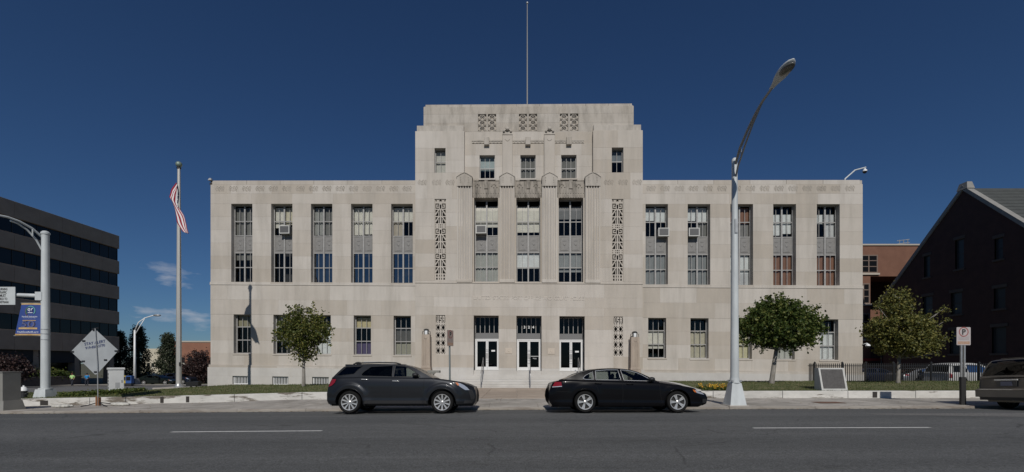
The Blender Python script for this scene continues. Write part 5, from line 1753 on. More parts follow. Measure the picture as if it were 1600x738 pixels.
# left
p = px(474.5, 603, TYY)
bz = lawn_z(p[0], TYY)
z = lambda y: zt_of(y, bz)
small_tree('small round young tree with green and yellow leaves left of the parked SUV', (p[0], TYY, bz), (0.0, 0, z(566)),
           [(0.0, 0, z(521), 1.12, 1.0, 0.86), (0, 0, z(548), 0.55, 0.5, 0.42), (-0.72, 0, z(513), 0.55, 0.55, 0.55), (0.68, 0, z(518), 0.58, 0.55, 0.6), (-0.05, 0, z(493), 0.55, 0.5, 0.5)],
           M_leafD, 250, 28, 0.11, [(-0.15, 0, z(481)), (0.45, 0, z(486)), (0.7, 0, z(490)), (-0.6, 0, z(488)), (1.22, 0, z(522)), (1.15, 0, z(509)), (-1.2, 0, z(520))], 0.085)
p = px(1205, 597, TYY)
bz = lawn_z(p[0], TYY)
small_tree('broad dark green young tree behind the street lamp with a leaning trunk', (p[0], TYY, bz), (0.26, 0, z(546)),
           [(0.45, 0, z(508), 1.65, 1.4, 1.0), (-0.75, 0, z(513), 0.85, 0.8, 0.75), (1.55, 0, z(512), 0.75, 0.8, 0.7), (0.2, 0, z(487), 1.0, 0.9, 0.6), (0.5, 0, z(527), 1.5, 1.2, 0.5)],
           M_leafB, 600, 40, 0.13, [(-0.3, 0, z(468)), (0.2, 0, z(466)), (0.75, 0, z(470)), (1.35, 0, z(473)), (2.3, 0, z(481)), (2.0, 0, z(488)), (2.35, 0, z(507)), (-1.55, 0, z(516)), (-1.5, 0, z(535)), (1.9, 0, z(540)), (2.2, 0, z(492))], 0.115)
p = px(1403, 600, TYY)
bz = lawn_z(p[0], TYY)
small_tree('yellowing young tree in front of the iron fence at the right', (p[0], TYY, bz), (0.06, 0, z(560)),
           [(0.15, 0, z(520), 1.25, 1.2, 0.95), (-0.15, 0, z(478), 0.62, 0.6, 0.75), (0.9, 0, z(520), 0.9, 0.8, 0.75), (-0.8, 0, z(515), 0.6, 0.7, 0.6), (0.4, 0, z(538), 1.4, 1.1, 0.5)],
           M_leafC, 520, 36, 0.115, [(-0.15, 0, z(453)), (2.35, 0, z(482)), (2.0, 0, z(490)), (2.4, 0, z(501)), (2.45, 0, z(527)), (-1.05, 0, z(477)), (-1.4, 0, z(522)), (2.0, 0, z(551)), (0.8, 0, z(480))], 0.085)

# flower bed on the right wall corner
M_petal = mat('yellow_pansy', (0.6, 0.42, 0.03), 0.6, island=[(0.65, 0.50, 0.03), (0.62, 0.36, 0.03), (0.55, 0.22, 0.02), (0.65, 0.62, 0.10)])
fl_ = MB(); lf_ = MB()
for i in range(330):
    X = random.uniform(8.35, 9.75); Y = random.uniform(19.5, 20.3)
    zz = lawn_z(X, Y)
    leafy(lf_, (X, Y, zz + 0.08), 4, 0.07, 0.075)
    if random.random() < 0.2:
        for _ in range(3):
            leafy(fl_, (X, Y - 0.02, zz + random.uniform(0.12, 0.24)), 1, 0.04, 0.07)
fb_ = thing('flower_bed', 'bed of yellow and orange flowers on the low wall in front of the black sedan', 'flower bed', (9.0, 19.9, 0.0))
fb_['kind'] = 'stuff'
for o in (lf_.build('foliage', M_leafA, fb_, fix=False), fl_.build('blossoms', M_petal, fb_, fix=False)):
    o.location = (-9.0, -19.9, 0)
    stuff(o)
gc_ = MB()
for i in range(900):
    t = random.random()
    X = lerp(-20.6, -17.6, t); Y = lerp(20.3, 21.6, random.random())
    leafy(gc_, (X, Y, lawn_z(X, Y) + 0.09), 6, 0.10, 0.085)
stuff(tag(gc_.build('ground_cover', M_leafB, fix=False), 'low dark ground cover between the signal mast and the utility cabinet', 'ground cover'))
# fallen leaves and litter in the gutter
lt = MB()
for i in range(900):
    X = random.uniform(-22, 20)
    Y = KERB_Y - abs(random.gauss(0, 0.10)) - 0.01 if random.random() < 0.7 else random.uniform(KERB_Y + 0.2, WALL_Y)
    zz = road_z(X, Y) if Y < KERB_Y else side_z(X, Y) + 0.004
    a = random.uniform(0, 6.28); s = random.uniform(0.015, 0.05)
    o = len(lt.v)
    lt.v += [(X + s * math.cos(a), Y + s * math.sin(a), zz + 0.012), (X - s * math.sin(a) * 0.6, Y + s * math.cos(a) * 0.6, zz + 0.02), (X - s * math.cos(a), Y - s * math.sin(a), zz + 0.010), (X + s * math.sin(a) * 0.6, Y - s * math.cos(a) * 0.6, zz + 0.016)]
    lt.f.append((o, o + 1, o + 2, o + 3))
stuff(tag(lt.build('fallen_leaves', mat('dry_leaf', (0.2, 0.12, 0.06), 0.9, island=[(0.16, 0.09, 0.04), (0.28, 0.17, 0.07), (0.10, 0.07, 0.04), (0.35, 0.3, 0.2)]), fix=False), 'dry fallen leaves and grit along the kerb', 'fallen leaves'))

# ------------------------------------------------------------------ iron fence
FEY = 27.2
FX0, FX1 = (1273 - 800) * FEY / FOC, 33.5
fz0 = -0.12
fe = thing('iron_fence', 'black iron picket fence at the right with square posts', 'fence', (FX0, FEY, fz0))
M_iron = mat('black_iron', (0.012, 0.012, 0.013), 0.45)
fh = CAMZ - (567.5 - HOR) * FEY / FOC - fz0
for z_ in (0.14, fh - 0.17):
    MB().box(0, FX1 - FX0, -0.018, 0.018, z_ - 0.02, z_ + 0.02).build('rail', M_iron, fe)
pk = MB().box(-0.021, 0.021, -0.013, 0.013, 0.05, fh - 0.05)
pk.add([(-0.016, -0.016, fh - 0.05), (0.016, -0.016, fh - 0.05), (0.016, 0.016, fh - 0.05), (-0.016, 0.016, fh - 0.05), (0, 0, fh)], [(0, 1, 4), (1, 2, 4), (2, 3, 4), (3, 0, 4), (3, 2, 1, 0)])
pkm = pk.mesh('picket', M_iron)
n = int((FX1 - FX0) / 0.125)
for i in range(1, n):
    link('picket', pkm, fe, (i * 0.125, 0, 0))
ps = MB().box(-0.04, 0.04, -0.04, 0.04, -0.3, fh + 0.02)
ps.add([(-0.055, -0.055, fh + 0.02), (0.055, -0.055, fh + 0.02), (0.055, 0.055, fh + 0.02), (-0.055, 0.055, fh + 0.02), (0, 0, fh + 0.10)], [(0, 1, 4), (1, 2, 4), (2, 3, 4), (3, 0, 4), (3, 2, 1, 0)])
psm = ps.mesh('post', M_iron)
for c_ in (1273, 1316, 1353, 1396, 1455, 1530, 1600, 1655):
    link('post', psm, fe, ((c_ - 800) * FEY / FOC - FX0, 0, 0))
# return of the fence towards the building
MB().box(-0.018, 0.018, 0.02, 0.62, fh - 0.19, fh - 0.15).box(-0.018, 0.018, 0.02, 0.62, 0.12, 0.16).build('return_rail', M_iron, fe)
for i in range(1, 5):
    link('picket', pkm, fe, (0, i * 0.125, 0))
# ------------------------------------------------------------------ vehicles
import bmesh
def fill_loops(loops, fmap):
    """triangulated flat region bounded by loops[0] with holes loops[1:], mapped into space"""
    bm = bmesh.new()
    es = []
    for lp in loops:
        vv = [bm.verts.new((a, b, 0)) for a, b in lp]
        es += [bm.edges.new((vv[i], vv[(i + 1) % len(vv)])) for i in range(len(vv))]
    bmesh.ops.triangle_fill(bm, use_beauty=True, use_dissolve=False, edges=es)
    bm.verts.index_update()
    m = MB()
    m.v = [fmap(v.co.x, v.co.y) for v in bm.verts]
    m.f = [tuple(v.index for v in f.verts) for f in bm.faces]
    bm.free()
    return m
def dens(lp, step=0.08, closed=True):
    out = []
    n = len(lp)
    for i in range(n if closed else n - 1):
        a, b = lp[i], lp[(i + 1) % n]
        k = max(1, int(math.hypot(b[0] - a[0], b[1] - a[1]) / step))
        out += [(lerp(a[0], b[0], t / k), lerp(a[1], b[1], t / k)) for t in range(k)]
    if not closed:
        out.append(lp[-1])
    return out
def smooth_curve(tab, n):
    """Catmull-Rom through the points"""
    P = [tab[0]] + list(tab) + [tab[-1]]
    out = []
    for i in range(1, len(P) - 2):
        for k in range(n):
            t = k / n
            q = []
            for d in (0, 1):
                a, b, c, e = P[i - 1][d], P[i][d], P[i + 1][d], P[i + 2][d]
                q.append(0.5 * (2 * b + (c - a) * t + (2 * a - 5 * b + 4 * c - e) * t * t + (3 * b - a - 3 * c + e) * t ** 3))
            out.append(tuple(q))
    out.append(tab[-1])
    return out
M_tyre = mat('tyre_rubber', (0.012, 0.012, 0.012), 0.85, spec=0.15)
M_rim = mat('bright_alloy', (0.52, 0.52, 0.51), 0.3, 0.5)
M_rimdark = mat('dark_wheel_well', (0.012, 0.012, 0.012), 0.7)
M_chrome = mat('chrome_trim', (0.72, 0.72, 0.71), 0.18, 0.45)
M_seam = mat('panel_gap', (0.006, 0.006, 0.006), 0.8)
M_tailred = mat('red_lamp_lens', (0.22, 0.012, 0.018), 0.15, coat=0.6)
M_headl = mat('clear_lamp_lens', (0.60, 0.62, 0.64), 0.10, 0.5, coat=1.0)
M_amber = mat('amber_lens', (0.45, 0.12, 0.02), 0.2)
M_plast = mat('black_plastic', (0.018, 0.018, 0.019), 0.55)
M_seat = mat('grey_seat_cloth', (0.10, 0.10, 0.10), 0.9)
M_carglass = glass('car_window_glass', (0.50, 0.54, 0.52), 0.0)
M_privacy = glass('privacy_glass', (0.05, 0.055, 0.06), -0.015)
WHEELS = {}
def wheel(parent, x, y, r, rr, kind, side):
    key = (r, rr, kind)
    if key not in WHEELS:
        w = 0.11
        ty = MB().lathe([(rr, -w + 0.015), (rr + 0.02, -w + 0.004), (r - 0.03, -w), (r - 0.006, -w + 0.025), (r, -w + 0.05), (r, w - 0.05), (r - 0.006, w - 0.025), (r - 0.03, w), (rr + 0.02, w - 0.004), (rr, w - 0.015)], axis='y', n=36).mesh('tyre', M_tyre, smooth=True, angle=50)
        rm = MB().lathe([(rr - 0.004, w - 0.03), (rr - 0.004, -w + 0.012), (rr - 0.022, -w + 0.014), (rr - 0.03, -w + 0.04), (rr - 0.03, w - 0.03)], axis='y', n=32)
        ns = 10 if kind == 'multi' else 5
        for s in range(ns):
            t = 2 * math.pi * (s + 0.5) / ns
            subs = [0.0] if kind == 'multi' else [-0.17, 0.17]
            for off in subs:
                ca, sa = math.cos(t), math.sin(t)
                tx, tz = -sa, ca
                wi, wo = (0.014, 0.024) if kind == 'multi' else (0.015, 0.020)
                P = []
                for rad, hw_, yy in ((0.035, wi, -w + 0.03), (rr * 0.55, (wi + wo) / 2, -w + 0.028), (rr - 0.012, wo, -w + 0.020)):
                    sh = off * rad * (0.75 if kind != 'multi' else 0)
                    for sg_ in (-1, 1):
                        P.append((ca * rad + tx * (sg_ * hw_ + sh), yy, sa * rad + tz * (sg_ * hw_ + sh)))
                        P.append((ca * rad + tx * (sg_ * hw_ * 1.25 + sh), yy + 0.03, sa * rad + tz * (sg_ * hw_ * 1.25 + sh)))
                F = []
                for k in (0, 4):
                    F += [(k, k + 2, k + 6, k + 4), (k + 1, k, k + 4, k + 5), (k + 2, k + 3, k + 7, k + 6)]
                rm.add(P, F)
        rm.lathe([(0.0, -w + 0.012), (0.03, -w + 0.014), (0.05, -w + 0.025), (0.055, -w + 0.05)], axis='y', n=16)
        rim = rm.mesh('rim', M_rim, smooth=True, angle=35)
        bk = MB().lathe([(0.0, -w + 0.075), (rr - 0.03, -w + 0.075), (rr - 0.03, w - 0.04), (0.0, w - 0.04)], axis='y', n=24).mesh('brake', M_rimdark)
        WHEELS[key] = (ty, rim, bk)
    ty, rim, bk = WHEELS[key]
    o = link('wheel', bk, parent, (x, y, r), (0, 0, 0 if side < 0 else math.pi))
    link('tyre', ty, o)
    link('rim', rim, o)
    return o

def car(name, label, cat, pos, rot, S, group=None, detail=True):
    root = link(name, None, None, pos, rot)
    root.empty_display_size = 0.3
    tag(root, label, cat, group)
    W, wb, r, rr, Ra = S['W'], S['wb'], S['r'], S['rr'], S['Ra']
    x0, x1 = S['xr_max'], S['xf_max']
    paint, zs = S['paint'], S['sill']
    ztab = S['ztop']
    hubz = r
    ztop = lambda x: pw(ztab, x)
    def xend(x, z):
        d0 = pw(S['xr'], z) - x0
        d1 = x1 - pw(S['xf'], z)
        t0 = max(0.0, 1 - (x - x0) / 0.45); t1 = max(0.0, 1 - (x1 - x) / 0.5)
        return x + d0 * t0 * t0 * (3 - 2 * t0) - d1 * t1 * t1 * (3 - 2 * t1)
    def plan(x):
        a = max(0.0, 1 - (x - x0) / S.get('tr', 0.55)); b = max(0.0, 1 - (x1 - x) / S.get('tf', 0.95))
        return W * (1 - S.get('cr', 0.13) * a ** 2.4) * (1 - S.get('cf', 0.26) * b ** 2.3) * (1 - 0.015 * abs((x - wb / 2) / (wb)))
    prof = [(0.0, 0.962), (0.12, 0.985), (0.22, 0.975), (0.45, 0.992), (0.70, 1.0), (0.84, 0.992), (0.93, 0.975), (0.98, 0.95), (1.0, 0.925)]
    def body_y(x, z):
        f = (z - zs) / max(0.05, ztop(x) - zs)
        y = plan(x) * pw(prof, max(0.0, min(1.0, f)))
        for hx in (0, wb):
            d = math.hypot(x - hx, z - hubz)
            if z > hubz - 0.1:
                q_ = max(0.0, min(1.0, (Ra + 0.20 - d) / 0.10))
                y += S.get('flare', 0.012) * q_ * q_ * (3 - 2 * q_)
        return y
    def arch(x):
        za = zs
        for hx in (0, wb):
            d = abs(x - hx)
            if d < Ra:
                za = max(za, hubz + math.sqrt(Ra * Ra - d * d))
        return za
    xs_ = set(rng(x0, x1, 56 if detail else 30))
    for hx in (0, wb):
        for a in rng(-90, 90, 18 if detail else 10):
            xs_.add(hx + Ra * math.sin(R(a)))
        xs_.add(hx - Ra - 0.012); xs_.add(hx + Ra + 0.012)
    xs_ = sorted(xs_)
    xs2 = [xs_[0]]
    for x in xs_[1:]:
        if x - xs2[-1] > 0.008:
            xs2.append(x)
    xs2[-1] = x1
    FR_ = rng(0, 0.9, 20 if detail else 8) + [0.93, 0.96, 0.98, 1.0]
    rings = []
    zu = S.get('under', 0.2)
    for x in xs2:
        za, zt_ = arch(x), ztop(x)
        h = [(0.0, zu), (0.60 * W, zu), (0.64 * W, max(zu + 0.01, za)), (plan(x) * 0.93, max(zu + 0.012, za))]
        levels = [zs + f * (zt_ - zs) for f in FR_]
        lastz = za
        for i, z in enumerate(levels):
            z = max(z, lastz + 0.006 if i else za)
            lastz = z
            h.append((body_y(x, min(z, zt_)), z))
        wtop = h[-1][0]
        ztt = h[-1][1]
        dome = 0.016 if S['gtop'][0][0] + 0.1 < x < S['gtop'][-1][0] - 0.1 else -0.035
        h += [(wtop * 0.86, ztt + dome * 0.4), (wtop * 0.5, ztt + dome * 0.9), (0.0, ztt + dome)]
        rings.append([(xend(x, z), y, z) for y, z in h])
    m = MB()
    nh = len(rings[0])
    for sgn in (-1, 1):
        o = len(m.v)
        for rg_ in rings:
            m.v += [(x, sgn * y, z) for x, y, z in rg_]
        for i in range(len(rings) - 1):
            for j in range(nh - 1):
                a = o + i * nh + j
                m.f.append((a, a + 1, a + nh + 1, a + nh))
        m.f.append(tuple(o + j for j in range(nh)))
        m.f.append(tuple(o + (len(rings) - 1) * nh + j for j in range(nh)))
    me = m.mesh('body', paint, fix=False)
    bm = bmesh.new(); bm.from_mesh(me)
    bmesh.ops.remove_doubles(bm, verts=bm.verts, dist=0.0012)
    bmesh.ops.recalc_face_normals(bm, faces=bm.faces)
    bm.to_mesh(me); bm.free()
    me.polygons.foreach_set('use_smooth', [True] * len(me.polygons))
    me.set_sharp_from_angle(angle=R(42))
    link('body', me, root)
    # ---------------- greenhouse
    sil = smooth_curve(S['gtop'], 6)
    silz = lambda x: pw(sil, x)
    xb0, xb1 = sil[0][0], sil[-1][0]
    tum = S.get('tum', 0.42)
    def gy(x, z):
        zb0 = ztop(x)
        return plan(x) * 0.925 - tum * max(0, z - zb0) * (0.75 + 0.5 * max(0, z - zb0))
    edge = 0.03
    top_line = [(x, z - edge) for x, z in sil if z - edge > ztop(x) + 0.012]
    xa, xz = top_line[0][0], top_line[-1][0]
    low_line = [(x, ztop(x) - 0.01) for x in rng(xz + 0.06, xa - 0.06, 30)]
    outer = top_line + low_line
    clampz = lambda x, z: min(z, silz(x) - edge - 0.035)
    wins = [[(x, max(clampz(x, z), ztop(x) + 0.012)) for x, z in dens(w, 0.12)] for w, _ in S['windows']]
    for sgn in (-1, 1):
        pm = fill_loops([outer] + wins, lambda a, b: (a, sgn * gy(a, b), b))
        pm.build('side_frame', paint, root, smooth=True, angle=40)
        for (w, kind), wl_ in zip(S['windows'], wins):
            fill_loops([wl_], lambda a, b: (a, sgn * (gy(a, b) - 0.008), b)).build('window', M_privacy if kind == 'd' else M_carglass, root, fix=False)
            if detail and S.get('trim', True):
                MB().tube([(a, sgn * (gy(a, b) + 0.002), b) for a, b in wl_ + [wl_[0]]], 0.007, 5).build('window_trim', S.get('trimmat', M_plast), root)
    cols_ = [-1, -0.93, -0.62, -0.3, 0, 0.3, 0.62, 0.93, 1]
    parts = {'roof': MB(), 'windshield': MB(), 'rear_window': MB()}
    def pt(i, c):
        x, z = sil[i]
        ye = gy(x, max(z - edge, ztop(x)))
        return (x, ye * c, z - edge * abs(c) ** 3 + (0.0))
    for i in range(len(sil) - 1):
        xm = (sil[i][0] + sil[i + 1][0]) / 2
        for j in range(len(cols_) - 1):
            mid = abs((cols_[j] + cols_[j + 1]) / 2) < 0.93
            k = 'roof'
            if mid and S['ws'][0] < xm < S['ws'][1]: k = 'windshield'
            if mid and S['rw'][0] < xm < S['rw'][1]: k = 'rear_window'
            q = parts[k]
            q.add([pt(i, cols_[j]), pt(i, cols_[j + 1]), pt(i + 1, cols_[j + 1]), pt(i + 1, cols_[j])], [(0, 1, 2, 3)])
    for k, q in parts.items():
        if not q.f: continue
        mt = paint if k == 'roof' else (M_carglass if k == 'windshield' else S.get('rearglass', M_privacy))
        me = q.mesh(k, mt, fix=False)
        bm = bmesh.new(); bm.from_mesh(me)
        bmesh.ops.remove_doubles(bm, verts=bm.verts, dist=0.0012)
        bmesh.ops.recalc_face_normals(bm, faces=bm.faces)
        bm.to_mesh(me); bm.free()
        me.polygons.foreach_set('use_smooth', [True] * len(me.polygons))
        link(k, me, root)
    # ---------------- wheels
    for hx in (0, wb):
        for sgn in (-1, 1):
            wheel(root, hx, sgn * (W - 0.115), r, rr, S['wheel'], sgn)
    # wheel arch lips
    if detail:
        for hx in (0, wb):
            for sgn in (-1, 1):
                pts_ = []
                for a in rng(-8, 188, 22):
                    xx, zz = hx + (Ra + 0.006) * math.cos(R(a)), hubz + (Ra + 0.006) * math.sin(R(a))
                    if zz > zs + 0.01:
                        pts_.append((xend(xx, zz), sgn * (body_y(xx, zz) + 0.004), zz))
                MB().tube(pts_, 0.013, 6).build('wheel_arch_lip', paint, root, smooth=True)
    # ---------------- interior
    cz = min(ztop(x) for x in (xz + 0.1, (xa + xz) / 2)) - 0.04
    MB().box(xa + 0.25, xz - 0.25, -W * 0.8, W * 0.8, ztop((xa + xz) / 2) + 0.024, ztop((xa + xz) / 2) + 0.03).build('cabin_lining', M_plast, root)
    zb_ = ztop(wb / 2)
    for xx in S['seats']:
        for sgn in (-1, 1):
            mm = MB()
            mm.add([(xx - 0.06, sgn * 0.36 - 0.22, zb_ - 0.1), (xx + 0.08, sgn * 0.36 - 0.22, zb_ - 0.1), (xx + 0.08, sgn * 0.36 + 0.22, zb_ - 0.1), (xx - 0.06, sgn * 0.36 + 0.22, zb_ - 0.1),
                    (xx - 0.16, sgn * 0.36 - 0.18, zb_ + 0.13), (xx - 0.07, sgn * 0.36 - 0.18, zb_ + 0.13), (xx - 0.07, sgn * 0.36 + 0.18, zb_ + 0.13), (xx - 0.16, sgn * 0.36 + 0.18, zb_ + 0.13)],
                   [(4, 5, 6, 7), (0, 1, 5, 4), (1, 2, 6, 5), (2, 3, 7, 6), (3, 0, 4, 7)])
            mm.sphere((xx - 0.13, sgn * 0.36, zb_ + 0.20), 0.1, 8, 6, (0.6, 1.2, 0.9))
            mm.build('seat', M_seat, root, smooth=True, angle=40)
    # ---------------- lamps, trim
    def patch(loop, off, nm, material, both=True):
        for sgn in ((-1, 1) if both else (-1,)):
            fill_loops([dens(loop, 0.05)], lambda a, b: (xend(a, b), sgn * (body_y(a, b) + off), b)).build(nm, material, root, smooth=True, angle=60)
    if 'tail' in S: patch(S['tail'], 0.02, 'tail_light', M_tailred)
    if 'head' in S: patch(S['head'], 0.022, 'headlight', M_headl)
    if 'amber' in S: patch(S['amber'], 0.028, 'indicator_light', M_amber)
    for lp, nm, mt in S.get('patches', []): patch(lp, 0.012, nm, mt)
    if detail:
        for line in S.get('seams', []):
            for sgn in (-1, 1):
                MB().tube([(xend(a, b), sgn * (body_y(a, b) + 0.0005), b) for a, b in dens(line, 0.05, False)], 0.0042, 4).build('panel_gap', M_seam, root)
        for (hx, hz) in S.get('handles', []):
            for sgn in (-1, 1):
                yy = sgn * (body_y(hx, hz))
                MB().tube([(hx - 0.10, yy, hz), (hx - 0.085, yy + sgn * 0.028, hz), (hx + 0.085, yy + sgn * 0.028, hz - 0.006), (hx + 0.10, yy, hz - 0.006)], 0.013, 8).build('door_handle', S.get('handlemat', M_chrome), root, smooth=True, angle=50)
        mx_, mz_ = S['mirror']
        for sgn in (-1, 1):
            yy = gy(mx_, mz_)
            MB().sphere((mx_, sgn * (yy + 0.11), mz_), 0.11, 14, 10, (0.95, 0.85, 0.58)).tube([(mx_ + 0.03, sgn * (yy - 0.03), mz_ - 0.05), (mx_, sgn * (yy + 0.10), mz_ - 0.03)], 0.03, 8).build('mirror', S.get('mirrormat', M_plast), root, smooth=True)
    return root, body_y, xend

def paint(name, col, metal=0.3, rough=0.35, coat=0.5):
    m = mat(name, col, rough, metal, coat=coat, spec=0.08)
    return m
SUV = dict(W=0.92, wb=2.857, r=0.345, rr=0.255, Ra=0.425, xr_max=-0.74, xf_max=3.885, sill=0.285, under=0.22, flare=0.038,
    paint=paint('graphite_paint', (0.021, 0.0225, 0.0255), 0.45, 0.38),
    xr=[(0.25, -0.67), (0.40, -0.735), (0.61, -0.74), (0.85, -0.69), (1.0, -0.63), (1.12, -0.58)],
    xf=[(0.2, 3.76), (0.35, 3.865), (0.51, 3.885), (0.675, 3.865), (0.85, 3.80), (0.95, 3.70)],
    ztop=[(-0.74, 1.10), (0.3, 1.125), (2.2, 1.10), (2.52, 1.10), (2.88, 1.055), (3.23, 1.005), (3.585, 0.945), (3.75, 0.895), (3.885, 0.83)],
    gtop=[(-0.60, 1.10), (-0.45, 1.27), (-0.28, 1.45), (-0.20, 1.50), (0.0, 1.54), (0.5, 1.565), (1.0, 1.563), (1.53, 1.54), (1.88, 1.472), (2.2, 1.31), (2.56, 1.11)],
    ws=(1.80, 2.50), rw=(-0.56, -0.26), tf=0.75, cf=0.27, tr=0.5, cr=0.12,
    windows=[([(0.33, 1.20), (0.40, 1.29), (0.60, 1.445), (1.28, 1.48), (1.29, 1.135), (0.38, 1.155)], 'd'), ([(1.36, 1.48), (1.66, 1.46), (1.97, 1.30), (2.17, 1.135), (1.34, 1.13)], 'c'),
             ([(-0.44, 1.175), (-0.18, 1.44), (0.34, 1.46), (0.20, 1.34), (0.10, 1.22), (-0.34, 1.165)], 'd')],
    seams=[[(1.30, 1.12), (1.275, 0.9), (1.27, 0.5), (1.29, 0.33)], [(2.30, 1.09), (2.28, 0.8), (2.30, 0.5), (2.33, 0.42)], [(0.36, 1.10), (0.42, 0.95), (0.52, 0.72), (0.60, 0.45)], [(-0.62, 0.78), (-0.45, 0.76)], [(2.50, 1.08), (2.62, 1.0)]],
    handles=[(0.46, 1.05), (1.42, 1.00)], mirror=(2.03, 1.19), wheel='multi', seats=(1.35, 0.45),
    tail=[(-0.70, 1.06), (-0.47, 1.055), (-0.50, 0.95), (-0.60, 0.86), (-0.72, 0.82)],
    head=[(3.27, 0.955), (3.40, 0.935), (3.55, 0.875), (3.66, 0.80), (3.72, 0.72), (3.58, 0.72), (3.44, 0.80), (3.33, 0.88)], amber=[(3.26, 0.955), (3.34, 0.945), (3.39, 0.87), (3.33, 0.86)],
    patches=[([(3.66, 0.74), (3.80, 0.73), (3.86, 0.50), (3.83, 0.42), (3.74, 0.42)], 'grille', M_plast), ([(3.55, 0.40), (3.83, 0.40), (3.80, 0.31), (3.52, 0.31)], 'lower_bumper', M_plast),
             ([(0.50, 0.40), (2.36, 0.40), (2.40, 0.305), (0.46, 0.305)], 'sill_trim', M_plast)], trimmat=M_plast)
roll = -math.atan(0.055)
sY = 13.75 + 0.92
suv, sby, sxe = car('parked_car', 'dark grey SUV parked at the kerb with silver multi-spoke wheels and roof rails', 'car', (-5.01, sY, road_z(-3.6, sY) + 0.015), (roll, 0, 0), SUV, 'cars parked at the kerb')
for sgn in (-1, 1):
    MB().tube([(0.0, sgn * 0.60, 1.53), (0.10, sgn * 0.60, 1.567), (0.8, sgn * 0.60, 1.59), (1.35, sgn * 0.60, 1.575), (1.5, sgn * 0.60, 1.53)], 0.022, 8).build('roof_rail', M_plast, suv, smooth=True)
    MB().tube([(0.33, sgn * 0.60, 1.600), (1.0, sgn * 0.60, 1.605)], 0.012, 6).build('rail_inlay', M_chrome, suv)
    yy = lambda a, b: sgn * (sby(a, b) + 0.002)
MB().sphere((-0.05, 0.0, 1.60), 0.09, 10, 6, (1.3, 0.6, 0.5)).build('roof_antenna', M_plast, suv, smooth=True)
MB().tbox(-0.30, -0.02, -0.50, 0.50, 1.49, 1.535, 0.015).build('rear_spoiler', SUV['paint'], suv)
MB().tube([(3.80, -0.45, 0.62), (3.80, 0.45, 0.62)], 0.02, 6).build('grille_bar', M_chrome, suv)
MB().tube([(-0.66, -0.6, 0.27), (-0.70, -0.6, 0.27)], 0.035, 8).build('exhaust_tip', M_chrome, suv)

SED = dict(W=0.925, wb=2.807, r=0.325, rr=0.235, Ra=0.385, xr_max=-1.20, xf_max=3.625, sill=0.21, under=0.16, flare=0.008,
    paint=paint('black_paint', (0.004, 0.004, 0.005), 0.0, 0.25, 0.22),
    xr=[(0.2, -1.08), (0.32, -1.17), (0.48, -1.20), (0.62, -1.18), (0.80, -1.10), (0.95, -1.02)],
    xf=[(0.15, 3.42), (0.26, 3.60), (0.42, 3.625), (0.56, 3.58), (0.66, 3.42), (0.75, 3.3)],
    ztop=[(-1.20, 0.88), (-1.01, 0.93), (-0.78, 0.955), (-0.47, 0.965), (0.0, 0.945), (1.0, 0.92), (2.0, 0.885), (2.28, 0.88), (2.6, 0.835), (3.0, 0.77), (3.27, 0.71), (3.54, 0.62), (3.625, 0.56)],
    gtop=[(-0.68, 0.99), (-0.40, 1.085), (-0.10, 1.204), (0.24, 1.28), (0.74, 1.32), (1.25, 1.305), (1.585, 1.24), (1.92, 1.10), (2.30, 0.90)],
    ws=(1.55, 2.26), rw=(-0.62, 0.05), tf=0.75, cf=0.25, tr=0.6, cr=0.13,
    windows=[([(-0.05, 1.00), (0.03, 1.085), (0.26, 1.195), (0.27, 0.965), (0.02, 0.968)], 'c'), ([(0.345, 1.22), (0.7, 1.25), (1.04, 1.25), (1.11, 0.945), (0.345, 0.955)], 'c'),
             ([(1.125, 1.25), (1.45, 1.235), (1.75, 1.11), (2.10, 0.915), (1.20, 0.94)], 'c')],
    seams=[[(1.135, 0.90), (1.15, 0.6), (1.14, 0.28)], [(0.30, 0.93), (0.36, 0.75), (0.42, 0.60)], [(2.26, 0.86), (2.28, 0.55), (2.34, 0.28)], [(-0.84, 0.90), (-0.98, 0.62), (-0.40, 0.60)], [(2.30, 0.85), (2.8, 0.78), (3.25, 0.68)]],
    handles=[(0.40, 0.85), (1.36, 0.83)], handlemat=paint('black_paint', (0, 0, 0)), mirror=(2.02, 0.975), wheel='five', seats=(1.25, 0.30), trimmat=M_chrome, rearglass=M_carglass,
    tail=[(-1.12, 0.90), (-0.80, 0.89), (-0.77, 0.78), (-1.15, 0.76)],
    head=[(3.18, 0.67), (3.34, 0.65), (3.48, 0.60), (3.55, 0.52), (3.38, 0.55), (3.22, 0.60)], amber=[(3.18, 0.67), (3.25, 0.66), (3.29, 0.58), (3.22, 0.60)],
    patches=[([(-1.15, 0.765), (-0.775, 0.785), (-0.765, 0.755), (-1.15, 0.735)], 'tail_trim', M_chrome), ([(3.46, 0.40), (3.60, 0.40), (3.60, 0.28), (3.48, 0.28)], 'fog_lamp_recess', M_plast)])
def reshape(S, fx, kz):
    T = dict(S)
    pt_ = lambda p: (fx(p[0]), p[1] * kz)
    for k in ('ztop', 'gtop', 'tail', 'head', 'amber', 'handles'):
        T[k] = [pt_(p) for p in S[k]]
    T['windows'] = [([pt_(p) for p in w], k) for w, k in S['windows']]
    T['seams'] = [[pt_(p) for p in w] for w in S['seams']]
    T['patches'] = [([pt_(p) for p in w], n_, m_) for w, n_, m_ in S['patches']]
    T['xr'] = [(z * kz, fx(x)) for z, x in S['xr']]
    T['xf'] = [(z * kz, fx(x)) for z, x in S['xf']]
    T['mirror'] = pt_(S['mirror'])
    T['xr_max'], T['xf_max'] = fx(S['xr_max']), fx(S['xf_max'])
    return T
SED = reshape(SED, lambda x: x * 0.92 if x < -0.4 and x * 0.92 < -0.4 else (x + max(0, x - 2.8) * 0.22), 1.045)
dY_ = 13.55 + 0.925
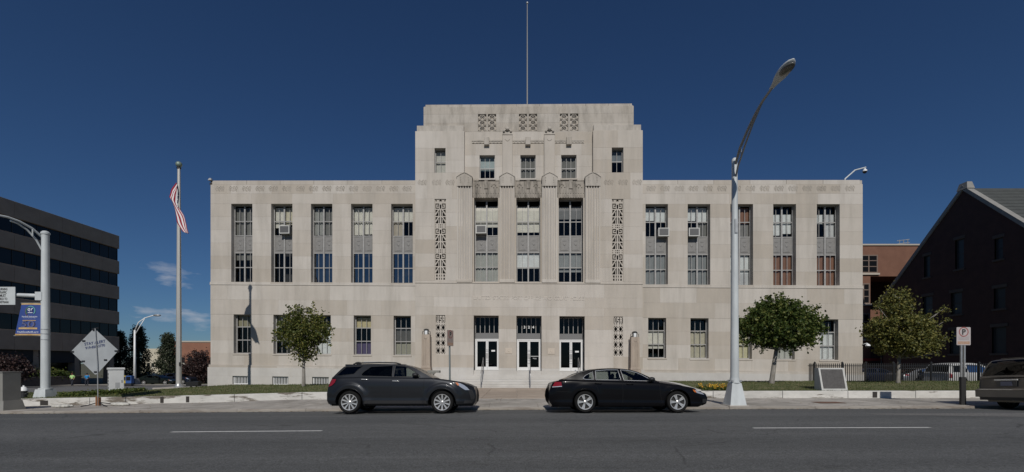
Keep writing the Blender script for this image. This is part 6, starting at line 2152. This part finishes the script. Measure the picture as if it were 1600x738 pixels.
sed, dby, dxe = car('parked_car', 'black four-door sedan parked at the kerb with five-spoke silver wheels', 'car', (2.22, dY_, road_z(3.6, dY_) + 0.012), (roll, 0, 0), SED, 'cars parked at the kerb')

VAN = dict(W=0.97, wb=2.95, r=0.345, rr=0.23, Ra=0.42, xr_max=-1.02, xf_max=3.9, sill=0.30, under=0.24,
    paint=paint('tan_silver_paint', (0.15, 0.135, 0.115), 0.35, 0.4),
    xr=[(0.3, -0.97), (0.45, -1.02), (0.62, -1.01), (0.70, -0.96), (0.9, -0.95), (1.1, -0.92)],
    xf=[(0.2, 3.75), (0.4, 3.9), (0.7, 3.85), (0.95, 3.7)],
    ztop=[(-1.02, 1.06), (2.4, 1.04), (2.7, 1.03), (3.3, 0.93), (3.9, 0.72)],
    gtop=[(-0.96, 1.06), (-0.86, 1.32), (-0.74, 1.58), (-0.60, 1.68), (-0.2, 1.735), (0.6, 1.76), (1.3, 1.73), (1.9, 1.55), (2.75, 1.04)],
    ws=(1.75, 2.7), rw=(-0.94, -0.68), cr=0.09, tr=0.35, tum=0.30,
    windows=[([(-0.62, 1.12), (-0.48, 1.55), (0.4, 1.62), (0.4, 1.12)], 'd'), ([(0.48, 1.62), (1.28, 1.60), (1.30, 1.10), (0.48, 1.10)], 'd'), ([(1.36, 1.58), (1.75, 1.46), (2.3, 1.12), (1.36, 1.08)], 'c')],
    seams=[[(0.44, 1.0), (0.46, 0.4)], [(1.33, 1.0), (1.34, 0.36)]], handles=[(0.6, 0.98), (1.45, 0.96)], mirror=(2.2, 1.15), wheel='five', seats=(1.3, 0.3),
    tail=[(-0.99, 1.04), (-0.84, 1.04), (-0.84, 0.74), (-0.99, 0.74)])
vY = 13.75 + 0.97
van, vby, vxe = car('parked_car', 'tan minivan seen from behind at the right edge, parked by the no parking sign', 'car', (16.25 + 1.02, vY, road_z(17, vY) + 0.012), (roll, 0, 0), VAN, 'cars parked at the kerb')
MB().box(-1.005, -0.965, -0.34, 0.34, 0.955, 0.995).build('tailgate_handle', M_chrome, van)
MB().box(-0.985, -0.955, -0.17, 0.17, 0.78, 0.92).build('number_plate', mat('dim_number_plate', (0.20, 0.20, 0.25), 0.5), van)
MB().box(-0.975, -0.952, -0.30, 0.30, 0.755, 0.945).build('plate_recess', mat('tan_recess', (0.10, 0.09, 0.08), 0.5), van)
MB().tbox(-1.08, -0.80, -0.91, 0.91, 0.40, 0.69, 0.05).build('rear_bumper', VAN['paint'], van)
MB().box(-1.04, -0.8, -0.80, 0.80, 0.30, 0.399).build('bumper_skirt', M_plast, van)
MB().tube([(-0.90, 0.1, 1.13), (-0.885, -0.35, 1.20)], 0.012, 5).build('wiper', M_plast, van)
MB().box(-0.60, -0.52, -0.45, 0.45, 1.685, 1.715).build('rear_spoiler', VAN['paint'], van)

# parked cars in the shade behind
def bgcar(label, S, x, y, Y, rz, paint_, scale=1.0, group='cars parked behind the fence'):
    p = px(x, y, Y)
    S2 = dict(S); S2['paint'] = paint_
    o, _, _ = car('parked_car', label, 'car', (p[0], Y, terrain_z(p[0], Y) + 0.01), (0, 0, rz), S2, group, detail=False)
    return o
M_silver = paint('silver_paint', (0.26, 0.265, 0.27), 0.6, 0.3)
M_whitep = paint('white_paint_car', (0.50, 0.50, 0.49), 0.0, 0.35)
M_navy = paint('navy_paint', (0.012, 0.016, 0.03), 0.2, 0.3)
M_darkg = paint('dark_green_paint', (0.01, 0.015, 0.014), 0.2, 0.3)
bgcar('silver sedan behind the iron fence, right of the yellowing tree trunk', SED, 1419, 600, 33.4, 0, M_silver)
bgcar('dark sedan behind the iron fence, left of the yellowing tree trunk', SED, 1338, 600, 36.5, R(-12), M_navy)
bgcar('white van behind the iron fence beside the parking sign post', VAN, 1482, 600, 31.2, R(4), M_whitep)
bgcar('dark car parked across the side street, right of the far street lamp', SED, 232, 598, 63.0, R(4), M_darkg, group='cars across the side street')
bgcar('dark car parked across the side street, next to the flagpole', SUV, 264, 598, 66.0, R(-3), M_navy, group='cars across the side street')
bgcar('small white car between the dark conifers across the side street', SED, 226, 580, 86.0, R(10), M_whitep, group='cars across the side street')
# ------------------------------------------------------------------ dark office block at the left
OX, OY, OZ = -61.4, 70.0, -1.9
ob = thing('office_block', 'dark brown office block with four bands of ribbon windows at the left', 'building', (OX, OY, OZ), R(-88.9))
M_conc = mat('brown_concrete', (0.33, 0.255, 0.195), 0.9, var=0.10, scale=0.6, bump=0.2, bscale=15)
M_ogl = mat('dark_tinted_glass', (0.010, 0.011, 0.013), 0.06, 0.0, spec=0.3)
OL, ODEP = 30.0, 34.0
top = 21.1 - OZ
wb_ = [17.14 - OZ, 13.2 - OZ, 9.25 - OZ, 5.32 - OZ]
wh = 1.95
bands = [(wb_[0] + wh, top), (wb_[1] + wh, wb_[0]), (wb_[2] + wh, wb_[1]), (wb_[3] + wh, wb_[2]), (2.9 - OZ, wb_[3])]
npan = 20
pw_ = OL / npan
for (a, b) in bands:
    o = MB().box(0.0, OL, -0.32, 0.0, a, b).build('spandrel_band', M_conc, ob)
    # precast joints every second bay
    for i in range(0, npan, 2):
        MB().cbox(-(i + 2) * pw_ + 0.01, -i * pw_ - 0.01, -0.001 - 0.05, 0.2, a + 0.01, b - 0.01, 0.012).build('precast_panel', M_conc, o, (0, 0, 0), (0, 0, math.pi))
    MB().box(-0.001, 0.3, -ODEP, -0.33, a, b).build('end_band', M_conc, ob)
    MB().box(OL - 0.3, OL, -ODEP, -0.33, a, b).build('end_band', M_conc, ob)
pm = MB().box(0.03, pw_ - 0.03, -0.30, -0.27, 0.02, wh - 0.02).mesh('pane', M_ogl)
mm = MB().box(-0.03, 0.03, -0.30, -0.22, 0.0, wh).mesh('mullion', mat('bronze_mullion', (0.05, 0.045, 0.04), 0.4, 0.5))
for wz in wb_:
    for i in range(npan):
        link('pane', pm, ob, (i * pw_, 0, wz), (random.uniform(-0.002, 0.002), 0, random.uniform(-0.003, 0.003)))
        link('mullion', mm, ob, (i * pw_ + 0.03, 0, wz))
    MB().box(0.02, 0.06, -ODEP, -0.33, wz, wz + wh).build('end_glass', M_ogl, ob)
    MB().box(OL - 0.06, OL - 0.02, -ODEP, -0.33, wz, wz + wh).build('end_glass', M_ogl, ob)
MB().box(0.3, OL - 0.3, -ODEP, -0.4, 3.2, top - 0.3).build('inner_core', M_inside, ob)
MB().box(0.0, OL, -ODEP - 0.4, -ODEP, 0, top).build('back_wall', M_conc, ob)
MB().box(2.0, OL - 2, -8.2, -4.0, 0.0, 4.8).build('ground_floor_glass', M_ogl, ob)
for i in range(6):
    xx = 0.9 + i * 5.6
    m = MB()
    m.add([(xx - 0.45, -1.3, 0), (xx + 0.45, -1.3, 0), (xx + 0.45, -0.3, 0), (xx - 0.45, -0.3, 0), (xx - 0.3, -1.3, 4.82), (xx + 0.3, -1.3, 4.82), (xx + 0.3, -0.36, 4.82), (xx - 0.3, -0.36, 4.82)], [(0, 1, 5, 4), (1, 2, 6, 5), (2, 3, 7, 6), (3, 0, 4, 7)])
    m.build('column', M_conc, ob)
# planter wall and hedge before it
Mhw = mat('planter_wall_concrete', (0.10, 0.085, 0.075), 0.9, var=0.1)
pl_ = thing('planter_wall', 'low dark planter wall in front of the office block', 'wall', (-59.6, 62.0, -1.9), R(-88.9))
MB().box(0.0, 24, -0.4, 0.0, 0.0, 1.25).build('wall', Mhw, pl_)
MB().tbox(-0.05, 24.05, -0.48, 0.08, 1.253, 1.40, 0.02).build('coping', Mhw, pl_)
hm = MB()
for i in range(420):
    t = random.random()
    leafy(hm, (-60.6 + random.uniform(-0.6, 0.6) + 0.3 * t, 46 + 15 * t, -0.35 + random.uniform(-0.4, 0.55)), 12, 0.45, 0.26)
hg = hm.build('hedge', M_leafB, fix=False)
stuff(tag(hg, 'dark clipped hedge above the planter wall of the office block', 'hedge'))
def blob_tree(name, label, base, ells, leafmat, clumps, per, spread, size, group=None, trunk=None):
    root = thing(name, label, 'tree', base, 0, group)
    h = max(e[2] for e in ells)
    MB().tube([(0, 0, -0.3), (0.05, 0, h * 0.5), (0, 0, h)], [0.24, 0.18, 0.06], 8).build('trunk', mat('dark_bark', (0.07, 0.06, 0.05), 0.95), root, smooth=True)
    lv = MB()
    for _ in range(clumps):
        leafy(lv, in_ell(ells), per, random.uniform(0.7, 1.3) * spread, size)
    stuff(lv.build('crown', leafmat, root, fix=False))
    return root
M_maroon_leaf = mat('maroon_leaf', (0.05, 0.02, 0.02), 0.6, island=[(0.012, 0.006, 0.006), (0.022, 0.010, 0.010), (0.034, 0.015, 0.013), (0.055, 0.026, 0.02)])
M_conif = mat('conifer_needles', (0.02, 0.03, 0.015), 0.7, island=[(0.010, 0.018, 0.009), (0.018, 0.028, 0.012), (0.028, 0.040, 0.017), (0.045, 0.055, 0.022)])
p = px(12, 600, 47)
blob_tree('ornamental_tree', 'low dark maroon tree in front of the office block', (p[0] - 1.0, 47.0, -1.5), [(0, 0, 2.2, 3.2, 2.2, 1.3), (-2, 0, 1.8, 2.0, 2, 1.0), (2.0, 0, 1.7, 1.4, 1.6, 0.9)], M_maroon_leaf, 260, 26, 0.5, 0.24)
def conifer(label, x, ytop, ybase, Y, wpx, leafmat=None, skew=0.0):
    b = px(x, ybase, Y)
    t = px(x, ytop, Y)
    H_ = t[2] - b[2]
    rad = wpx * 0.5 * Y / FOC
    root = thing('conifer_tree', label, 'tree', b, 0, 'dark conifers across the side street')
    MB().tube([(0, 0, -0.3), (0, 0, H_ * 0.5), (0, 0, H_ * 0.95)], [0.3, 0.2, 0.04], 8).build('trunk', mat('dark_bark', (0.07, 0.06, 0.05), 0.95), root, smooth=True)
    lv = MB()
    for i in range(330):
        t_ = random.random() ** 0.8
        rr_ = rad * min(1.0, (1 - t_) ** 0.62 * 1.25 + 0.06) * (0.82 + 0.25 * math.sin(t_ * 23 + x))
        a = random.uniform(0, 6.28)
        q = random.uniform(0.55, 1.0)
        leafy(lv, (rr_ * q * math.cos(a), rr_ * q * math.sin(a), H_ * (0.04 + 0.95 * t_)), 26, 0.5, 0.24)
    stuff(lv.build('crown', leafmat or M_conif, root, fix=False))
conifer('dark conifer half hidden behind the right edge of the office block', 187, 519, 602, 78, 30)
conifer('tall dark conifer right behind the far street lamp', 216, 511, 602, 76, 36)
conifer('broad dark conifer left of the lawn flagpole', 263, 522, 602, 76, 36)
p = px(309, 602, 70)
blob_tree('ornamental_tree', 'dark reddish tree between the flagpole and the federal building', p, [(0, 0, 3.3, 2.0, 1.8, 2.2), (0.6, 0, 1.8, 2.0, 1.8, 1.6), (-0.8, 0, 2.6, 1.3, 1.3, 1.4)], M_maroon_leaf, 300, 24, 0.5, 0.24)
hm = MB()
for i in range(620):
    X = random.uniform(-62, -40); 
    leafy(hm, (X, 80 + random.uniform(-1, 1), -1.9 + random.uniform(0.1, 2.6 + 0.8 * math.sin(X * 0.7))), 12, 0.6, 0.32)
stuff(tag(hm.build('far_shrubbery', M_conif, fix=False), 'dark mass of shrubs under the conifers across the side street', 'shrubbery'))
# far low buildings
def far_block(label, x0, x1, ytop, Y, depth, material, winrow=None, cornice=None):
    a, b = px(x0, ytop, Y), px(x1, ytop, Y)
    root = thing('far_building', label, 'building', (a[0], Y, -2.3))
    w, h = b[0] - a[0], a[2] + 2.3
    MB().box(0, w, 0, depth, 0, h).build('wall', material, root)
    if cornice:
        MB().box(-0.1, w + 0.1, -0.15, depth, h + 0.003, h + 0.4).build('cornice', cornice, root)
    if winrow:
        z0, z1, n = winrow
        wm = MB().box(0, w / n * 0.62, -0.06, 0.05, 0, (z1 - z0)).mesh('window', M_ogl)
        sm = MB().box(-0.1, w / n * 0.62 + 0.1, -0.14, 0.02, -0.35, 0.0).mesh('sill', mat('cream_trim', (0.55, 0.52, 0.45), 0.8))
        for i in range(n):
            o = link('window', wm, root, (w * (i + 0.2) / n, 0, z0))
            link('sill', sm, o)
    return root
M_farbrick = mat('far_red_brick', (0.24, 0.115, 0.075), 0.9, var=0.1, scale=0.4)
far_block('low red brick building far behind the flagpole', 268, 360, 535, 125, 20, M_farbrick, (3.6, 5.2, 8), mat('pale_cornice', (0.42, 0.38, 0.32), 0.8))
far_block('far cream building between the conifers', 222, 262, 545, 140, 15, mat('cream_wall', (0.50, 0.46, 0.36), 0.9), (2.4, 3.6, 6))
# far street lamp
LY = 58.0
b = px(210.5, 600, LY)
fs = thing('street_lamp', 'distant white street lamp with curved arm across the side street', 'street lamp', b)
k_ = LY / FOC
H_ = (600 - 516) * k_
MB().tube([(0, 0, 0.3), (0, 0, H_)], [0.15, 0.10], 10).build('pole', M_white, fs, smooth=True)
MB().frustum(-0.45, 0.45, -0.45, 0.45, -0.1, 0.7, 0.15).build('base', mat('grey_base', (0.2, 0.2, 0.2), 0.8), fs)
MB().tube([(0, 0, H_ - 0.1), (6 * k_, 0, H_ + 12 * k_), (16 * k_, 0, H_ + 19 * k_), (28 * k_, 0, H_ + 22.5 * k_), (36 * k_, 0, H_ + 23 * k_)], 0.065, 8).build('arm', M_white, fs, smooth=True)
MB().tube([(0, 0, H_ - 8 * k_), (7 * k_, 0, H_ + 4 * k_), (16 * k_, 0, H_ + 18.6 * k_)], 0.05, 6).build('arm_strut', M_white, fs, smooth=True)
MB().sphere((35 * k_, 0, H_ + 23 * k_), 0.2, 10, 6, (2.6, 1.2, 0.7)).build('lamp_head', M_galv, fs, smooth=True)
# bins by the lamp
for (x, col, lab) in ((195, (0.45, 0.33, 0.02), 'yellow newspaper box by the far street lamp'), (203, (0.03, 0.09, 0.28), 'blue newspaper box by the far street lamp')):
    b = px(x, 602, 57.0)
    o = thing('newspaper_box', lab, 'newspaper box', b, R(10), 'newspaper boxes')
    mt = mat('box_paint_%d' % x, col, 0.5)
    MB().tbox(-0.32, 0.32, -0.3, 0.3, 0.25, 1.2, 0.04).build('case', mt, o)
    MB().box(-0.24, 0.24, -0.31, -0.301, 0.6, 1.08).build('window', M_ogl, o)
    MB().box(-0.28, 0.28, -0.26, 0.26, -0.05, 0.25).build('foot', M_dark, o)
# ------------------------------------------------------------------ two people walking away
def skin(verts, edges, rad, name, material, parent, sub=2):
    me = bpy.data.meshes.new(name)
    me.from_pydata(verts, edges, [])
    o = bpy.data.objects.new(name, me)
    COL.objects.link(o)
    sk = o.modifiers.new('skin', 'SKIN')
    for v, r in zip(me.skin_vertices[0].data, rad):
        v.radius = r if isinstance(r, tuple) else (r, r)
    me.skin_vertices[0].data[0].use_root = True
    sb = o.modifiers.new('sub', 'SUBSURF'); sb.levels = sub; sb.render_levels = sub
    dg = bpy.context.evaluated_depsgraph_get()
    m2 = bpy.data.meshes.new_from_object(o.evaluated_get(dg))
    bpy.data.objects.remove(o)
    m2.materials.clear(); m2.materials.append(material)
    m2.polygons.foreach_set('use_smooth', [True] * len(m2.polygons))
    return link(name, m2, parent)
M_skin = mat('skin', (0.30, 0.18, 0.12), 0.6)
M_jean = mat('dark_jeans', (0.018, 0.022, 0.035), 0.9)
def walker(label, x, ybase, Y, shirt, hair, raise_arm, step):
    b = px(x, ybase, Y)
    root = thing('person', label, 'person', b, 0, 'people walking across the side street')
    J = {'pel': (0, 0, 0.92), 'spine': (0, 0, 1.12), 'chest': (0, 0, 1.34), 'neck': (0, 0, 1.48), 'head': (0, -0.01, 1.60), 'crown': (0, 0, 1.70)}
    J.update({'hipL': (-0.10, 0, 0.88), 'kneeL': (-0.11, -0.05 + step, 0.50), 'ankL': (-0.11, 0.06 + step * 1.6, 0.09), 'toeL': (-0.12, -0.10 + step * 1.6 + 0.28, 0.04),
              'hipR': (0.10, 0, 0.88), 'kneeR': (0.11, -0.02 - step, 0.48), 'ankR': (0.11, -0.14 - step, 0.10), 'toeR': (0.12, 0.02 - step, 0.04)})
    J.update({'shL': (-0.19, 0, 1.39), 'elL': (-0.27, -0.04, 1.13), 'wrL': (-0.25, 0.07, 0.92), 'haL': (-0.245, 0.10, 0.84), 'shR': (0.19, 0, 1.39)})
    if raise_arm:
        J.update({'elR': (0.34, 0.02, 1.22), 'wrR': (0.30, 0.05, 1.45), 'haR': (0.26, 0.05, 1.53)})
    else:
        J.update({'elR': (0.27, 0.03, 1.13), 'wrR': (0.26, -0.08, 0.93), 'haR': (0.255, -0.10, 0.85)})
    rad = {'pel': (0.15, 0.11), 'spine': (0.14, 0.10), 'chest': (0.17, 0.11), 'neck': 0.055, 'head': 0.095, 'crown': 0.07, 'hipL': 0.095, 'hipR': 0.095, 'kneeL': 0.062, 'kneeR': 0.062, 'ankL': 0.042, 'ankR': 0.042, 'toeL': 0.035, 'toeR': 0.035,
           'shL': 0.065, 'shR': 0.065, 'elL': 0.045, 'elR': 0.045, 'wrL': 0.032, 'wrR': 0.032, 'haL': 0.035, 'haR': 0.035}
    E = [('pel', 'spine'), ('spine', 'chest'), ('chest', 'neck'), ('neck', 'head'), ('head', 'crown'), ('pel', 'hipL'), ('hipL', 'kneeL'), ('kneeL', 'ankL'), ('ankL', 'toeL'), ('pel', 'hipR'), ('hipR', 'kneeR'), ('kneeR', 'ankR'), ('ankR', 'toeR'),
         ('chest', 'shL'), ('shL', 'elL'), ('elL', 'wrL'), ('wrL', 'haL'), ('chest', 'shR'), ('shR', 'elR'), ('elR', 'wrR'), ('wrR', 'haR')]
    def sub_(keys, grow, name, material):
        ks = [k for k in J if k in keys]
        ed = [(ks.index(a), ks.index(b_)) for a, b_ in E if a in ks and b_ in ks]
        rr_ = [tuple(q + grow for q in rad[k]) if isinstance(rad[k], tuple) else rad[k] + grow for k in ks]
        return skin([J[k] for k in ks], ed, rr_, name, material, root, 2)
    sub_(list(J), 0.0, 'body', M_skin)
    sub_(['pel', 'spine', 'chest', 'shL', 'elL', 'shR', 'elR'], 0.022, 'shirt', shirt)
    sub_(['pel', 'hipL', 'kneeL', 'ankL', 'hipR', 'kneeR', 'ankR'], 0.018, 'trousers', M_jean)
    MB().sphere((0, -0.02, 1.645), 0.108, 12, 8, (0.95, 1.05, 1.0)).build('hair', hair, root, smooth=True)
    for k in ('L', 'R'):
        t = J['toe' + k]
        MB().sphere((t[0], t[1] - 0.06, 0.05), 0.06, 8, 6, (0.9, 2.0, 0.8)).build('shoe', M_dark, root, smooth=True)
M_hair1 = mat('red_brown_hair', (0.12, 0.04, 0.025), 0.8)
M_hair2 = mat('dark_hair', (0.02, 0.015, 0.012), 0.8)
walker('person in a lime green shirt and dark trousers walking in front of the office block', 113, 604, 58.0, mat('lime_shirt', (0.38, 0.62, 0.24), 0.9), M_hair1, False, 0.10)
walker('person in a bright blue shirt with one arm raised, beside the office block', 136, 604, 58.5, mat('blue_shirt', (0.01, 0.19, 0.45), 0.9), M_hair2, True, -0.06)

# ------------------------------------------------------------------ shaded brick gable building at the right
GX, GYA, GZA, GEZ = 38.0, 37.7, 16.1, 7.9
run = 8.2
gb = thing('gabled_brick_building', 'dark red brick building with steep gabled roof and pale coping at the right', 'building', (GX, GYA, 0))
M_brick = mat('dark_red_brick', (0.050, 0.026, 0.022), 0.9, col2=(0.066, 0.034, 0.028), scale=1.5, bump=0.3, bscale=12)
def gwy(pxx, y):
    s = (pxx - 800) / GX
    return (FOC / s - GYA, CAMZ - (y - HOR) / s)
gout = [(-run, -1.5), (run, -1.5), (run, GEZ), (0, GZA - 0.25), (-run, GEZ)]
wl_ = []
for (x0, x1, y0, y1) in ((1444, 1453, 400, 433), (1492.6, 1506, 374, 420), (1554, 1567, 372, 405), (1442, 1457, 463, 491), (1486, 1503, 457, 491), (1553, 1571, 450, 482), (1550, 1572, 511, 552), (1484, 1500, 516, 553), (1440, 1452, 520, 554)):
    ya, za = gwy(x1, y0); yb, zb = gwy(x0, y1)
    zt_ = gwy((x0 + x1) / 2, y0)[1]; zb2 = gwy((x0 + x1) / 2, y1)[1]
    wl_.append((ya, yb, zb2, zt_))
loops = [gout] + [[(a, c), (b, c), (b, d), (a, d)] for a, b, c, d in wl_]
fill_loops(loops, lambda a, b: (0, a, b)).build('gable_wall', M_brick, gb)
for a, b, c, d in wl_:
    fr = MB().box(0.12, 0.16, a, a + 0.07, c, d).box(0.12, 0.16, b - 0.07, b, c, d).box(0.12, 0.16, a + 0.07, b - 0.07, d - 0.07, d).box(0.12, 0.16, a + 0.07, b - 0.07, c, c + 0.07).box(0.12, 0.16, a + 0.07, b - 0.07, (c + d) / 2 - 0.03, (c + d) / 2 + 0.03)
    o = fr.build('window', mat('dim_grey_frame', (0.04, 0.04, 0.04), 0.6), gb)
    MB().box(0.15, 0.17, a, b, c, d).build('pane', mat('slate_glass', (0.03, 0.034, 0.036), 0.4), o)
    MB().box(-0.09, 0.2, a - 0.12, b + 0.12, c - 0.16, c - 0.005).build('sill', mat('dark_sandstone', (0.085, 0.07, 0.06), 0.9), o)
    MB().box(-0.05, 0.2, a - 0.12, b + 0.12, d + 0.005, d + 0.25).build('lintel', MATS['dark_sandstone'], o)
GLEN = 34.0
M_slate = mat('grey_slate', (0.055, 0.060, 0.057), 0.8, var=0.12, scale=1.5, stretch=(1, 1, 1))
sl_n = math.hypot(run, GZA - GEZ)
for sgn in (-1, 1):
    m = MB()
    e = 0.5
    m.add([(0.25, 0, GZA - 0.2), (GLEN, 0, GZA - 0.2), (GLEN, sgn * (run + e), GEZ - 0.2 - e), (0.25, sgn * (run + e), GEZ - 0.2 - e),
           (0.25, 0, GZA - 0.5), (GLEN, 0, GZA - 0.5), (GLEN, sgn * (run + e), GEZ - 0.5 - e), (0.25, sgn * (run + e), GEZ - 0.5 - e)],
          [(0, 1, 2, 3), (4, 5, 6, 7), (0, 3, 7, 4), (1, 2, 6, 5), (3, 2, 6, 7)])
    ro = m.build('roof_slope', M_slate, gb)
    if sgn < 0:
        rows_ = 22
        sm = MB().box(0.3, GLEN, -0.27, 0.27, 0.0, 0.012).mesh('slate_course', M_slate)
        an = math.atan2(GZA - GEZ, run)
        for i in range(rows_):
            t = (i + 0.5) / rows_
            link('slate_course', sm, ro, (0, -t * (run + e), GZA - 0.2 - t * (GZA - GEZ + e) + 0.03), (an - 0.025, 0, 0))
    cpn = MB()
    cpn.add([(-0.12, sgn * 0.0, GZA - 0.32), (0.42, 0, GZA - 0.32), (0.42, 0, GZA + 0.06), (-0.12, 0, GZA + 0.06),
             (-0.12, sgn * (run + 0.7), GEZ - 0.32 - 0.7), (0.42, sgn * (run + 0.7), GEZ - 1.02), (0.42, sgn * (run + 0.7), GEZ - 0.64), (-0.12, sgn * (run + 0.7), GEZ - 0.64)],
            [(0, 1, 5, 4), (1, 2, 6, 5), (2, 3, 7, 6), (3, 0, 4, 7), (4, 5, 6, 7)])
    cpn.build('coping', mat('pale_coping_stone', (0.24, 0.235, 0.22), 0.85, var=0.1, scale=3), gb)
MB().frustum(-0.16, 0.5, -0.45, 0.45, GZA - 0.3, GZA + 0.28, 0.12).build('apex_stone', MATS['pale_coping_stone'], gb)
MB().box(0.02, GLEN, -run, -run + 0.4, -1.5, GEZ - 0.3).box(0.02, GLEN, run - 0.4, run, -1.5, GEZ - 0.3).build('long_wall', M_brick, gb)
MB().box(0.5, 0.6, -run + 0.4, run - 0.4, -1.5, GEZ).build('room_interior', M_inside, gb)
MB().tube([(-0.09, run + 0.35, GEZ - 0.9), (-0.1, run + 0.1, GEZ - 1.4), (-0.1, run + 0.1, -0.3)], 0.06, 8).build('downpipe', M_dark, gb)
# brown brick block behind
BY = 48.5
a = px(1300, 384, BY)
bb = thing('brown_brick_block', 'brown brick flat-roofed block between the federal building and the gabled building', 'building', (a[0], BY, 0))
kk = BY / FOC
M_bbrick = mat('brown_brick', (0.15, 0.072, 0.047), 0.9, col2=(0.185, 0.092, 0.06), scale=1.0, bump=0.2, bscale=12)
zt_ = a[2]
z1_ = CAMZ - (432 - HOR) * kk
xq = (1360 - 1300) * kk
MB().box(0, 16, 0, 12, z1_, zt_).build('upper_wall', M_bbrick, bb)
MB().box(0, xq, 0, 12, -1.5, z1_ - 0.003).build('pier', M_bbrick, bb)
MB().box(xq, 16, 4.0, 12, -1.5, z1_ - 0.003).build('recessed_wall', M_bbrick, bb)  # recess shaped so the overhanging upper block shades this lower wall
MB().box(-0.1, 16.1, -0.12, 12, zt_ + 0.003, zt_ + 0.16).build('coping', mat('pale_cornice', (0.42, 0.38, 0.32), 0.8), bb)
M_fr = mat('tan_window_frame', (0.17, 0.125, 0.10), 0.7)
for (x0, x1, y0, y1) in ((1343, 1371, 398.5, 427), (1339, 1358.5, 443, 475), (1339, 1358.5, 490, 530)):
    u0, u1 = (x0 - 1300) * kk, (x1 - 1300) * kk
    v1, v0 = CAMZ - (y0 - HOR) * kk, CAMZ - (y1 - HOR) * kk
    m = MB().box(u0, u0 + 0.12, -0.06, 0.05, v0, v1).box(u1 - 0.12, u1, -0.06, 0.05, v0, v1).box(u0 + 0.12, u1 - 0.12, -0.06, 0.05, v1 - 0.12, v1).box(u0 + 0.12, u1 - 0.12, -0.06, 0.05, v0, v0 + 0.12)
    for t in (0.36, 0.68):
        m.box(u0 + 0.12, u1 - 0.12, -0.05, 0.04, lerp(v0, v1, t) - 0.04, lerp(v0, v1, t) + 0.04)
    m.box((u0 + u1) / 2 - 0.06, (u0 + u1) / 2 + 0.06, -0.055, 0.045, v0 + 0.12, v1 - 0.12)
    o = m.build('window', M_fr, bb)
    MB().box(u0 + 0.05, u1 - 0.05, -0.02, 0.0, v0 + 0.05, v1 - 0.05).build('pane', M_ogl, o)
    MB().box(u0 - 0.1, u1 + 0.15, -0.16, -0.002, v0 - 0.2, v0 - 0.005).build('sill', MATS['pale_cornice'], o)
rr_ = thing('roof_railing', 'small metal railing and vent on the brown brick block roof', 'railing', (px(1418, 384, BY)[0], BY + 1.0, zt_ + 0.15))
for i in range(3):
    MB().tube([(0.9 * i * 0.5, 0, 0), (0.9 * i * 0.5, 0, 0.75)], 0.04, 6).build('post', M_galv, rr_)
for z_ in (0.4, 0.75):
    MB().tube([(-0.3, 0, z_ - 0.12), (1.1, 0, z_ + 0.06)], 0.035, 6).build('rail', M_galv, rr_)
ve = MB().tbox(-1.9, -0.5, 0, 0.8, 0.0, 0.3, 0.08).build('roof_vent', M_dark, None, rr_.location)
tag(ve, 'low dark roof vent beside the railing on the brown brick block', 'roof vent')
aw = MB().box(0, 4.4, -0.5, 0.0, 0, 0.26)
o = aw.build('red_awning', mat('dull_red_awning', (0.28, 0.03, 0.03), 0.7), None, (px(1346, 563, 47)[0], 48.4, px(1346, 564, 48)[2]))
tag(o, 'dull red awning strip low behind the yellowing tree', 'awning')
